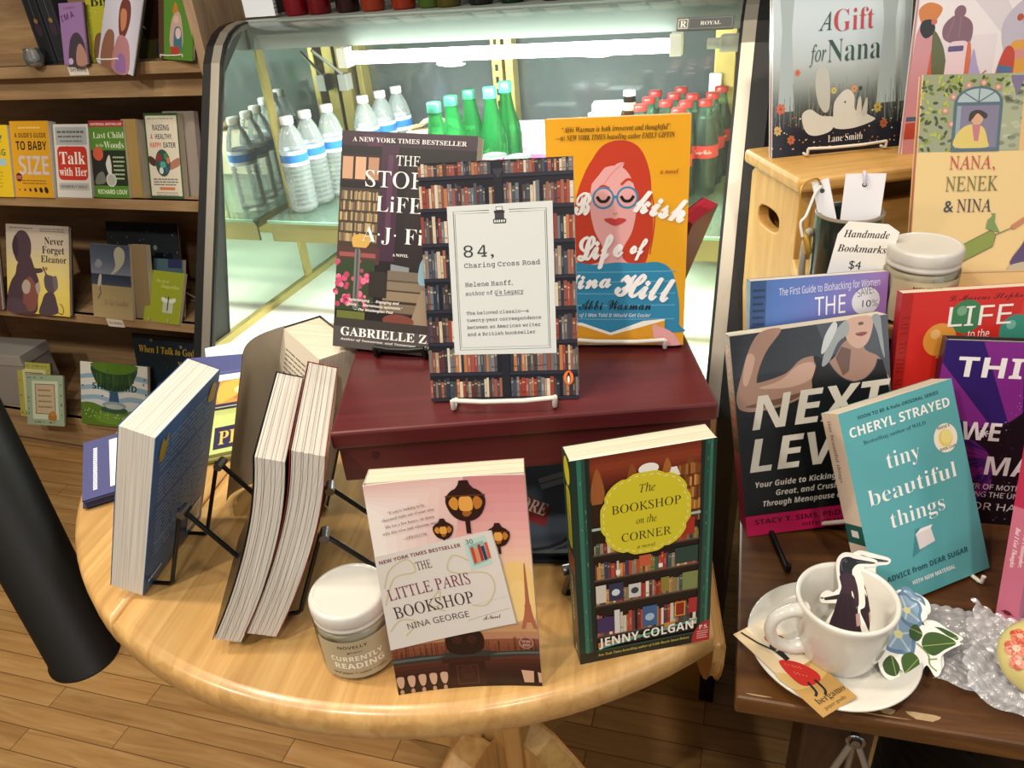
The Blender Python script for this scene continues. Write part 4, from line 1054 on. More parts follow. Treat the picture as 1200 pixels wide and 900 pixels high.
# syrup and liqueur bottles on the roof of the case
RZF = 1.3503
tb = [(-1.03, '#8c1020', 'red'), (-.975, '#7a0d18', 'dark red'), (-.91, '#35110f', 'maroon'), (-.845, '#a33a1c', 'orange-red'), (-.775, '#a2331a', 'amber red'), (-.715, '#4f6a23', 'green'), (-.672, '#5d531b', 'olive'), (-.605, '#1f2220', 'black'), (-.54, '#123018', 'dark green'),
      (-.455, '#3b1712', 'wine-brown'), (-.375, '#5b431e', 'caramel'), (-.305, '#6d6d68', 'clear grey'), (-.245, '#4a4c35', 'grey-green'), (-.19, '#3f3820', 'umber'), (-.14, '#6a6a55', 'pale grey-olive')]
r_ = random.Random(11)
for i, (x, c, nm) in enumerate(tb):
    root = empty('syrup_bottle', (x, 1.585+r_.random()*.02, RZF)); tag(root, '%s syrup bottle on the roof of the display case, cut by the photo edge' % nm, 'bottle', 'syrup bottles on the case roof')
    g = thin_glass('syrup_glass_%d' % i, tuple(.35+.5*v for v in hexc(c)[:3]), 1.4, .03, c, .55); R = .025
    mb = MB(); mb.lathe([(R-.004, 0), (R, .004), (R, .15), (R-.004, .17), (.012, .205), (.011, .25)], 24, cap1=False); mb.build('bottle_body', g, root)
    mb = MB(); mb.lathe([(R-.003, .006), (R-.003, .15)], 20); mb.build('syrup', mat('syrup_%d' % i, c, .15, spec=.8), root)
    mb = MB(); mb.lathe([(R+.0004, .035), (R+.0004, .12)], 24, cap0=False, cap1=False); mb.build('label', mat('syrup_label_%d' % (i % 4), ('#d5cdbd', '#c2b8a4', '#b9ab8e', '#cfc7c0')[i % 4], .5), root)
    mb = MB(); mb.lathe([(.0125, .245), (.0125, .272), (.0005, .272)], 18); mb.build('cap', BLK, root)
# white spiral notebook and papers at the left end of the roof
root = empty('spiral_notebook', (-1.11, 1.56, RZF+.004), rd(4)); tag(root, 'white spiral-bound notebook standing on the case roof at far left', 'notebook')
mb = MB(); mb.box(-.028, 0, 0, .045, .012, .14, 0, hexc('#c9cdd6')); mb.build('pages', PM, root)
mb = MB(); mb.tube([(.049+.005*cos(t), .006+.007*sin(t), .002+.136*t/(2*pi*17)) for t in [2*pi*17*i/340 for i in range(341)]], .0009, 6); mb.build('wire_spiral', BLACKM, root)
# ------------------------------------------------------------------ open books & leaflets at the left of the table
def blue_art(S):
    S.rect(0, 0, 1, 1, '#2862a0'); S.poly([(0, 1), (0, .5), (.5, 1)], '#3271b3'); S.poly([(1, 0), (1, .55), (.4, 0)], '#1d4b80')
    r = random.Random(2)
    for k in range(26):
        if k in (6, 13): continue
        S.greek(.10, .92, .90-.027*k, .009, '#8fb0d2', 1, 0, seed=k)
    S.text('“', .06, .80, .05, '#d9b52c', style='serifb'); S.blob([(.07, .86), (.11, .95), (.15, .92), (.19, .96), (.18, .88), (.12, .82)], '#c9a82a'); S.blob([(.82, .88), (.88, .96), (.95, .93), (.92, .85)], '#c9a82a')
    S.rect(.70, .05, .93, .20, '#d8d8d4'); S.k += 1
    for i in range(16): S.rect(.72+.0125*i, .08, .725+.0125*i, .18, '#222222', step=False)
    S.greek(.06, .28, .06, .02, '#d9dfe6', 1, 0); S.greek(.1, .6, .30, .008, '#8fb0d2', 2, .02)
# thick paperback leaning on a black easel, its back cover towards the right
book('paperback_book', 'thick blue paperback leaning on a black wire easel at the left of the table', .1204, .2102, .034, (-.5694, .3981, TZ+.0045), 100.3, -22.5, 0, blue_art, spine='#1b406e', front='#2862a0', back='#245a96', flip=True, pages=PAGESW)
wire_stand('book_easel', 'black wire easel holding up the thick blue paperback', BLACKM, (-.5665+.002, .458, TZ), 280.3, 22.5, .075, up=.108, leg=.14, lip=.038, r=.0022, front_bar=False, pivot_h=.98, spread=12)

def plain(c):
    return lambda S: S.rect(0, 0, 1, 1, c)
# two fat paperbacks standing side by side with their fore-edges to the viewer
def fat(label, W, H, T, pos, yaw, lean, cov, pg, bend=.016, group=None):
    root = empty('paperback_book', M=book_matrix(pos, yaw, lean, 0)); tag(root, label, 'book', group)
    def wf(x, y, z):
        t = z/H; return (x, y+bend*(t-.62)**2*(1 if t > .62 else .55)*3.2, z)
    mb = MB(); n = 14
    for k in range(n):
        z0, z1 = H*k/n, H*(k+1)/n
        mb.box(0, 0, z0, W, .0006, z1, 0, hexc(cov)); mb.box(0, T-.0006, z0, W, T, z1, 0, hexc(cov)); mb.box(W-.0006, .0006, z0, W, T-.0006, z1, 0, hexc(cov))
    mb.build('cover', PG, root, warp=wf)
    # fore-edge on x=0 : pages with a few open gaps
    r = random.Random(len(label)); mb = MB(); y = .0009
    while y < T-.002:
        w = min(.0015+.004*r.random(), T-.0012-y)
        a, b = y, y+w-.00035; ins = .0006*r.random(); tp = .0005*r.random()
        for k in range(n):
            z0, z1 = H*k/n+(.0005 if k == 0 else 0), H*(k+1)/n-(.0006+tp if k == n-1 else 0); mb.box(.0004+ins, a, z0, W-.001, b, z1)
        y += w
    mb.build('page_block', pg, root, warp=wf)
    return root
PAGEST = pages_mat('page_edges_tan', '#c9a878', '#ead3ab')
fat('fat paperback with black cover, left of two standing fore-edge out by the candle', .14, .2085, .026, (-.4200, .3740, TZ+.0045), 116, -22.5, '#141315', PAGESW, group='fat paperbacks seen from their page edges')
fat('fat paperback with grey page edges, right of two standing next to the red box', .15, .2085, .029, (-.3915, .3880, TZ+.0045), 116, -22.5, '#8a2a22', PAGESW, group='fat paperbacks seen from their page edges')
wire_stand('book_easel', 'black wire easel behind the two fat paperbacks near the candle', mat('grey_black_wire', '#3a3a3c', .3, .6), (-.4195, .4505, TZ), 296, 22.5, .07, up=.100, leg=.14, lip=.056, r=.0022, front_bar=False, pivot_h=.98, spread=16)
# opened paperback behind them
def opened():
    root = empty('opened_paperback', (-.563, .597, TZ)); tag(root, 'opened paperback standing upright, loose cream leaf spread to the left', 'book')
    s = Vector((.070, .022, .203)); h0 = Vector((0, 0, .001)); r0 = Vector((.080, -.058, .001)); tk = Vector((.026, .032, 0))
    def hexa(mb, a, b, off0, off1, z0, z1, c=(1, 1, 1, 1)):
        P = lambda q, o, t: q+o+s*t
        vs = [P(a, off0, z0), P(b, off0, z0), P(b, off1, z0), P(a, off1, z0), P(a, off0, z1), P(b, off0, z1), P(b, off1, z1), P(a, off1, z1)]
        mb.add(vs, [(0, 3, 2, 1), (4, 5, 6, 7), (0, 1, 5, 4), (1, 2, 6, 5), (2, 3, 7, 6), (3, 0, 4, 7)], 0, c)
    mb = MB(); hexa(mb, h0, r0*.97, tk*.02, tk*.97, .01, .99); mb.build('page_block', PAGES, root)
    mb = MB(); hexa(mb, h0, r0, tk*.98, tk, 0, 1, hexc('#23262e')); hexa(mb, h0-r0*.01, h0, tk*.0, tk, 0, 1, hexc('#23262e')); mb.build('cover', PG, root)
    W = (r0-h0).length; mb = MB(); ex = (r0-h0).normalized(); ey = s.normalized()
    hexa(mb, h0, r0*.97, tk*-.01, tk*.015, .01, .99, hexc('#cfc5b3'))
    S = Surf(mb, h0+s*.01-tk*.012, ex, ey, W, s.length*.98); S.n = -Vector((.026, .032, 0)).normalized()
    S.greek(.14, .9, .90, .008, '#5d564c', 30, .027, seed=9); mb.build('text_page', PM, root)
    mb = MB(); n = 12; vs = []
    for i in range(n+1):
        t = i/n; q = Vector((-.018*sin(pi*t)+.0*t, -.068*t, .002+.012*t*t)); vs += [q, q+s*(1.0-.10*t*t)]
    fs = [(2*i, 2*i+1, 2*i+3, 2*i+2) for i in range(n)]
    mb.add(vs, fs, 0, hexc('#a89e8d'), True); mb.add([v+Vector((.0007, 0, 0)) for v in vs], [f[::-1] for f in fs], 0, hexc('#b5aa98'), True)
    mb.build('open_leaf', PM, root)
opened()
# leaflets -------------------------------------------------------------------
def leaflet_stack(name, label, cat, loc, rz, W, D, n, cols, art, th=.0016, jit=.003, group=None):
    root = empty(name, loc, rd(rz)); tag(root, label, cat, group); r = random.Random(len(label))
    for k in range(n):
        dx, dy = (r.random()-.5)*2*jit, (r.random()-.5)*2*jit
        if k == n-1: dx = dy = 0
        mb = MB(); mb.box(dx, dy, k*th+.0002, W+dx, D+dy, (k+1)*th, 0, hexc(cols[k % len(cols)]))
        if k == n-1: art(Surf(mb, (0, 0, (k+1)*th), (1, 0, 0), (0, 1, 0), W, D))
        mb.build('leaflet', PM, root)
    return root
def env_art(S):
    S.rect(0, 0, 1, 1, '#4a4c78'); S.rect(.26, .10, 1.0, .92, '#e3e1de'); S.greek(.72, .9, .5, .015, '#8d8c90', 4, .05); S.k += 1
    for i in range(22): S.rect(.10, .12+.033*i, .14, .145+.033*i, '#cfcfe0', step=False)
leaflet_stack('leaflet_stack', 'stack of navy leaflets with white panel at the left rim of the table', 'leaflets', (-.743, .498, TZ), 44, .12, .14, 9, ('#343656', '#2b2d4a', '#3a3c60'), env_art)
def map_art(S):
    S.rect(0, 0, 1, 1, '#b9c478'); S.blob([(.0, .6), (.3, .75), (.7, .6), (1, .75), (1, 1), (0, 1)], '#cfe0de'); S.blob([(.1, .05), (.5, .2), (.9, .1), (.95, .45), (.5, .4), (.1, .3)], '#c3cd7e')
    S.poly([(.08, .05), (.66, .05), (.66, .32), (.08, .32)], '#2d2547'); S.text('PICNIC', .12, .10, .17, '#d9b75a', x1=.62, style='serifb'); S.ell(.9, .6, .09, .06, '#d4dca0')
    S.rect(.0, .62, .25, .95, '#5b8ec0'); S.blob([(.5, .8), (.7, .92), (.95, .85), (.9, .7), (.6, .7)], '#6f9dc9')
leaflet_stack('brochure_stack', 'stack of lime green picnic brochures lying behind the blue paperback', 'brochures', (-.655, .606, TZ), 34, .15, .20, 7, ('#9aa35c', '#c9cf9e', '#7f8a48'), map_art, .0022)
def poster_art(S):
    S.rect(0, 0, 1, 1, '#cfe0e4'); S.blob([(0, .1), (.4, .3), (1, .2), (1, -.0), (0, 0)], '#b7c56e'); S.blob([(.5, .6), (.7, .8), (.95, .72), (.9, .5), (.6, .5)], '#5f8fc2'); S.line([(.1, .5), (.6, .62), (.95, .9)], .004, '#f1f1ea', smooth=True)
leaflet_stack('poster_sheet', 'pale blue and green map sheet lying under the leaflets by the display case', 'poster', (-.80, .80, TZ+.0005), 40, .20, .11, 2, ('#dfe6e2',), poster_art, .0008)
def navy_art(S):
    S.rect(0, 0, 1, 1, '#4b4d7c'); S.rect(.0, .0, .62, .34, '#e4e3e2'); S.rect(.02, .42, .98, .46, '#5d5f92')
for k, (loc, rz, lab) in enumerate((((-.832, .752, TZ+.001), 20, 'navy folded leaflets fanned behind the blue paperback, leftmost pile'), ((-.775, .745, TZ+.013), 28, 'navy leaflet with a white flap lying on top of the fanned pile'))):
    leaflet_stack('navy_leaflets', lab, 'leaflets', loc, rz, .15, .085, (7, 4)[k], ('#3d3f68', '#33355a', '#484a78'), navy_art, .0017, .006, 'navy leaflets')
def sunset_art(S):
    S.rect(0, 0, 1, 1, '#35335a'); S.rect(.0, .0, .22, 1, '#40311f'); S.text('LLEWELLYN'[0:0]+'LECTURES', .17, .12, .13, '#caa765', x1=.17+.001, style='serifb') if 0 else None
    S.rect(.24, .06, 1, .98, '#d98a3a'); S.blob([(.3, .1), (.6, .35), (1, .2), (1, .9), (.5, .98), (.26, .8)], '#e2a64c'); S.blob([(.5, .2), (.7, .5), (.98, .45), (.95, .15)], '#c86a4a'); S.ell(.62, .55, .14, .16, '#f0d38a'); S.ell(.62, .55, .10, .06, '#cfd0d8')
    S.text('LECTURE', .16, .12, .10, '#caa765', style='serifb', rot=90)
leaflet_stack('sunset_booklet', 'small booklet with an orange sunset cover lying on the lime brochures', 'booklet', (-.7285, .692, TZ+.0165), 30, .095, .072, 3, ('#3b3960', '#e0d8d0', '#35335a'), sunset_art, .002, .0005)
# ------------------------------------------------------------------ cover art of the books in front
def mixh(a, b, t):
    a, b = a.lstrip('#'), b.lstrip('#'); return '#%02x%02x%02x' % tuple(int(int(a[i:i+2], 16)*(1-t)+int(b[i:i+2], 16)*t+.5) for i in (0, 2, 4))
def grad(S, x0, y0, x1, y1, cols, n=14, ax=1):
    S.k += 1
    for i in range(n):
        t = (i+.5)/n*(len(cols)-1); k = min(int(t), len(cols)-2); c = mixh(cols[k], cols[k+1], t-k)
        if ax: S.rect(x0, y0+(y1-y0)*i/n, x1, y0+(y1-y0)*(i+1)/n, c, step=False)
        else: S.rect(x0+(x1-x0)*i/n, y0, x0+(x1-x0)*(i+1)/n, y1, c, step=False)
def spines(S, x0, x1, y0, y1, cols, seed, wmin=.014, wmax=.026, hv=.22, gap=.1, bands=True):
    r = random.Random(seed); x = x0; S.k += 1; rest = []
    while x < x1-.004:
        w = min(wmin+(wmax-wmin)*r.random(), x1-x); h = (y1-y0)*(1-hv*r.random()); c = r.choice(cols)
        if r.random() > gap*.4:
            sk = 0
            S.rect(x, y0, x+w*.93, y0+h, c, step=False); rest.append((x, w, h, c, r.random()))
        x += w
    if bands:
        S.k += 1
        for x, w, h, c, q in rest:
            if q > .45: S.rect(x+w*.12, y0+h*.72, x+w*.8, y0+h*.80, mixh(c, '#e2d2a0', .55), step=False)
            if q > .7: S.rect(x+w*.12, y0+h*.2, x+w*.8, y0+h*.26, mixh(c, '#101010', .5), step=False)
            if .2 < q < .5: S.rect(x+w*.3, y0+h*.3, x+w*.6, y0+h*.65, mixh(c, '#e8e0cc', .4), step=False)
BCOL = ['#7c463c', '#8f5847', '#512c2e', '#3a4454', '#94816f', '#b8a893', '#403d46', '#6c5f5a', '#86392f', '#a86c45', '#292d39', '#c2b6a3', '#5f6770', '#453632', '#8f4842', '#736b6d', '#5a5350', '#4b4a52']

def art84(S):
    S.rect(0, 0, 1, 1, '#16171f')
    rows = [(.945, 1.0), (.815, .912), (.67, .782), (.522, .642), (.388, .495), (.245, .36), (.112, .222), (-.0, .088)]
    sk = lambda v: 0
    for i, (a, b) in enumerate(rows):
        spines(S, .0, .49, max(a, 0), b, BCOL, 40+i); spines(S, .55, 1.0, max(a, 0), b, BCOL, 80+i)
    S.k += 1
    for a, b in rows: S.rect(0, a-.016, 1, a-.002, '#262734', step=False)
    S.rect(.49, 0, .545, 1, '#1b1c25'); S.poly([(.48, .965), (.555, .965), (.525, .93), (.51, .93)], '#33343d')
    S.poly([(.177, .820), (.862, .826), (.860, .187), (.178, .190)], '#c6cac9')
    S.k += 1
    for q, w in ((.022, .0006), (.032, .0004)):
        a, b, c, d = .177+q+.018, .860-q-.018, .188+q, .82-q
        S.line([(.45, d), (a, d), (a, c), (b, c), (b, d), (.58, d)], w, '#3d3f44', step=False)
    S.rrect(.475, .742, .56, .762, .001, '#2c2d31'); S.rect(.487, .762, .548, .785, '#3a3b40'); S.rect(.483, .785, .552, .795, '#2c2d31'); S.rect(.495, .795, .54, .812, '#cfd2d1'); S.frame(.495, .795, .54, .812, .0005, '#2c2d31')
    S.k += 1
    for i in range(5): S.rect(.482+.015*i, .747, .491+.015*i, .757, '#d6d9d8', step=False)
    K = '#2e3036'
    S.text('84,', .272, .607, .056, K, x1=.47, style='mono', res=4); S.text('Charing Cross Road', .272, .562, .023, K, x1=.770, style='mono', res=3, rot=1)
    S.text('Helene Hanff,', .272, .482, .022, K, x1=.585, style='mono', rot=1); S.text('author of Q’s Legacy', .272, .445, .019, K, x1=.655, style='mono', rot=1); S.line([(.47, .4405), (.655, .445)], .0003, K)
    for i, (t, e) in enumerate((('The beloved classic—a', .685), ('twenty-year correspondence', .765), ('between an American writer', .760), ('and a British bookseller', .725))):
        S.text(t, .272, .362-.0305*i, .0165, K, x1=e, style='mono', rot=1)
    S.ell(.935, .078, .033, .031, '#d9682b'); S.ell(.935, .078, .028, .0265, '#e37434'); S.ell(.934, .074, .014, .021, '#1b1b1d'); S.ell(.934, .070, .008, .016, '#efeae2'); S.ell(.936, .095, .008, .007, '#1b1b1d')
book('paperback_book', 'white-carded paperback patterned with bookshelves, on white wire stand, front centre of the red box', .128, .197, .014, (-.2720, .5105, 1.1265), 14.3, 20, -.5, art84, spine='#2a2a33', back='#d0d0d0')
wire_stand('book_stand', 'white wire stand under the bookshelf-patterned paperback on the red box', WHITEM, (-.2125, .5395, 1.122), 14.3, 20, .086, up=.10, leg=.09, lip=.031, r=.0021, pivot_h=.6, spread=32)

def art_fikry(S):
    S.rect(0, 0, 1, 1, '#1a1417'); S.rect(0, .935, 1, 1, '#35222f'); S.rect(0, .70, 1, .935, '#171214')
    S.poly([(.16, .985), (.34, .985), (.30, .935), (.20, .935)], '#4a2841')
    S.rect(.0, .775, .31, .895, '#2a1c1e'); S.k += 1
    for i in range(3): S.rect(.015+.098*i, .785, .095+.098*i, .885, ('#b98f73', '#c79b7c', '#a97f66')[i], step=False)
    S.rect(0, .475, .31, .745, '#3d3027')
    for i in range(5): spines(S, .01, .30, .50+.048*i, .541+.048*i, ['#8b7a5e', '#6b5a46', '#a3906c', '#54473a', '#b79a6a'], 300+i, .009, .017, .15, bands=False)
    S.blob([(.12, .525), (.22, .535), (.25, .50), (.2, .465), (.13, .47)], '#c39b4e'); S.rect(.31, .42, .44, .94, '#3b2136'); S.rect(.44, .38, .95, .72, '#1e181b'); S.rect(.5, .40, .70, .86, '#241b1f'); S.rect(.36, .5, .40, .9, '#53304b')
    S.rect(0, .40, .33, .475, '#4a2e2c'); S.rect(.02, .43, .3, .45, '#8e4b4a')
    r = random.Random(4); S.rect(0, .18, .30, .42, '#2c3b21')
    for i in range(46):
        x, y = r.random()*.25, .2+r.random()*.22; S.circ(x, y, .012+.014*r.random(), r.choice(['#c24a6e', '#d7688a', '#a93a5c', '#b84567']), n=8, step=(i % 6 == 0))
    S.rect(.02, .135, .24, .175, '#5f6530'); S.poly([(.42, .41), (.56, .40), (.56, .34), (.42, .34)], '#7d8287')
    S.k += 1
    for i, (a, b) in enumerate(((.40, .335), (.385, .29), (.37, .24), (.35, .185))): S.rect(a, b, .95, b+.045, ('#6d6255', '#7a6c5c', '#84745f', '#6e604f')[i], step=False); S.rect(a, b-.006, .95, b+.002, '#3a3029', step=False)
    S.rrect(.14, .18, .185, .475, .004, '#6b6a69'); S.rect(.26, .25, .40, .37, '#2a2421')
    S.poly([(.66, .30), (.76, .30), (.74, .06), (.58, .12)], '#8d7b66'); S.blob([(.64, .33), (.74, .34), (.73, .44), (.69, .46), (.64, .42)], '#7fa1b0'); S.circ(.69, .475, .03, '#2b211d'); S.ell(.50, .15, .12, .03, '#713b33')
    S.rect(0, 0, 1, .105, '#4b4645'); S.rect(0, .10, 1, .14, '#37312f')
    wh = '#ece8e4'
    S.text('A NEW YORK TIMES BESTSELLER', .085, .953, .021, '#dcd6d4', x1=.925, style='serifb', rot=0)
    S.text('THE', .42, .855, .046, wh, x1=.60, style='serif', res=3); S.text('STORIED', .195, .755, .075, wh, x1=.97, style='serif', res=4); S.text('LiFE  OF', .285, .645, .075, wh, x1=.95, style='serif', res=4); S.text('A·J· FiKRY', .19, .505, .075, wh, x1=1.0, style='serif', res=4)
    S.text('A NOVEL', .43, .447, .013, wh, x1=.55, style='serifb')
    for i, (t, a, b) in enumerate((('“Entertaining . . . Engaging and', .10, .50), ('funny . . . Marvelously optimistic.”', .10, .53), ('—The Washington Post', .16, .46))): S.text(t, a, .225-.022*i, .012, '#e6e0dc', x1=b, style='sansbi')
    S.text('GABRIELLE ZEVIN', .06, .058, .042, '#efebe8', x1=.97, style='serifb', res=3); S.text('Author of Tomorrow, and Tomorrow, and Tomorrow', .06, .035, .010, '#d9d4d0', x1=.90, style='sansbi', res=1)
book('paperback_book', 'dark paperback with porch photograph and pink flowers, at left rear of the red box', .135, .207, .018, (-.4082, .578, 1.130), 5.5, 23, -3.8, art_fikry, spine='#2b1f25', back='#e3e0dc')
# dark little easel under it
wire_stand('book_stand', 'small dark folding stand under the porch-photograph paperback', BLACKM, (-.338, .612, 1.122), 6, 22, .05, up=.09, leg=.08, lip=.034, r=.0030, pivot_h=.6, spread=30)

def art_bookish(S):
    Y = '#dd9e1f'; S.rect(0, 0, 1, 1, Y)
    hair = '#b93a23'; skin = '#dca0a0'
    S.blob([(.30, .80), (.40, .885), (.54, .905), (.66, .87), (.73, .77), (.745, .65), (.76, .55), (.74, .45), (.69, .36), (.58, .33), (.30, .33), (.20, .42), (.20, .55), (.23, .70)], hair, 6)
    S.line([(.29, .79), (.22, .68), (.19, .52), (.18, .42)], .0012, hair, smooth=True); S.line([(.73, .72), (.77, .58), (.74, .42)], .0012, hair, smooth=True)
    S.blob([(.34, .76), (.44, .80), (.55, .79), (.62, .72), (.64, .62), (.61, .52), (.55, .45), (.55, .40), (.64, .37), (.78, .355), (.5, .30), (.24, .36), (.38, .39), (.40, .45), (.34, .53), (.31, .64)], skin, 6)
    S.blob([(.30, .72), (.36, .755), (.45, .81), (.58, .80), (.63, .70), (.65, .60), (.70, .64), (.70, .80), (.56, .88), (.38, .86), (.28, .78)], hair, 5)
    S.blob([(.42, .765), (.5, .81), (.55, .812), (.52, .785)], skin, 4); S.line([(.335, .655), (.45, .76), (.55, .815)], .001, '#c88a88', smooth=True)
    S.line([(.53, .722), (.58, .745), (.63, .728)], .0022, hair, smooth=True); S.line([(.36, .70), (.40, .72), (.45, .708)], .0018, hair, smooth=True)
    for cx in (.405, .575):
        S.circ(cx, .668, .078, '#2f7ea8', n=36); S.circ(cx, .668, .064, skin, n=36); S.line([(cx-.045, .675), (cx-.02, .655), (cx+.02, .655), (cx+.045, .675)], .0028, '#1f1a1c', smooth=True)
    S.line([(.483, .672), (.498, .672)], .0025, '#2f7ea8'); S.line([(.475, .605), (.49, .598), (.505, .605)], .001, '#c07c7c', smooth=True)
    S.blob([(.41, .575), (.46, .582), (.49, .576), (.52, .582), (.57, .572), (.49, .548)], '#b93c38', 5)
    S.blob([(.0, .352), (.2, .385), (.34, .375), (.5, .385), (.66, .38), (.80, .385), (.90, .345), (.955, .22), (.965, .10), (.94, .06), (0, .06)], '#2f83ab', 4)
    for v in (.345, .30, .245, .19, .125): S.line([(.02, v), (.4, v-.004), (.93, v)], .0009, '#67a6c2', smooth=True)
    S.text('B', .20, .60, .105, '#f1eeee', x1=.315, style='scriptb', res=5); S.text('kish', .62, .612, .115, '#f1eeee', x1=.965, style='scriptb', res=5, rot=-15)
    S.text('Life', .22, .395, .115, '#f1eeee', x1=.545, style='scriptb', res=5, rot=6); S.text('of', .60, .425, .075, '#f1eeee', x1=.72, style='scriptb', res=4)
    S.text('Nina', .08, .262, .085, '#f1eeee', x1=.46, style='scriptb', res=5, rot=3); S.text('Hill', .49, .238, .125, '#f1eeee', x1=.90, style='scriptb', res=5, rot=-8)
    S.text('Abbi Waxman', .22, .168, .052, '#121416', x1=.755, style='script', res=4); S.text('Author of I Was Told It Would Get Easier', .10, .133, .017, '#e9eef0', x1=.755, style='sansi')
    S.poly([(.0, .115), (.24, .105), (.46, .058), (.70, .115), (.86, .125), (.86, .115), (.46, .046), (.0, .10)], '#efece6'); S.poly([(0, .103), (.24, .09), (.46, .045), (.86, .118), (.86, 0), (0, 0)], '#d59628')
    S.blob([(.77, .095), (.84, .085), (.92, .06), (.97, .02), (.97, -.0), (.83, .0), (.79, .03)], skin, 4)
    for i in range(4): S.line([(.85-.02*i, .035+.018*i), (.775+.006*i, .045+.018*i)], .0030, skin); 
    K = '#3a2b12'
    S.text('“Abbi Waxman is both irreverent and thoughtful”', .12, .945, .022, K, x1=.86, style='itb'); S.text('—#1 NEW YORK TIMES bestselling author EMILY GIFFIN', .075, .912, .022, K, x1=.895, style='itb'); S.text('a novel', .80, .765, .020, '#96421c', x1=.925, style='itb')
book('paperback_book', 'mustard yellow paperback with red-haired woman in glasses, right rear of the red box', .124, .2043, .017, (-.1965, .6265, 1.1265), 9.4, 9, -.3, art_bookish, spine='#2f83ab', back='#dd9e1f')
wire_stand('book_stand', 'white wire stand under the mustard yellow paperback', WHITEM, (-.1385, .6565, 1.122), 9.4, 9, .09, up=.10, leg=.045, lip=.026, r=.0021, pivot_h=.6, spread=18)
book('hardcover_book', 'dark red book with red page edges, half hidden behind the mustard paperback', .060, .120, .016, (-.112, .682, 1.122), 74, -20, 0, plain('#6b2420'), spine='#5d1c1c', front='#6b2420', back='#6b2420', pages=PAGESR)

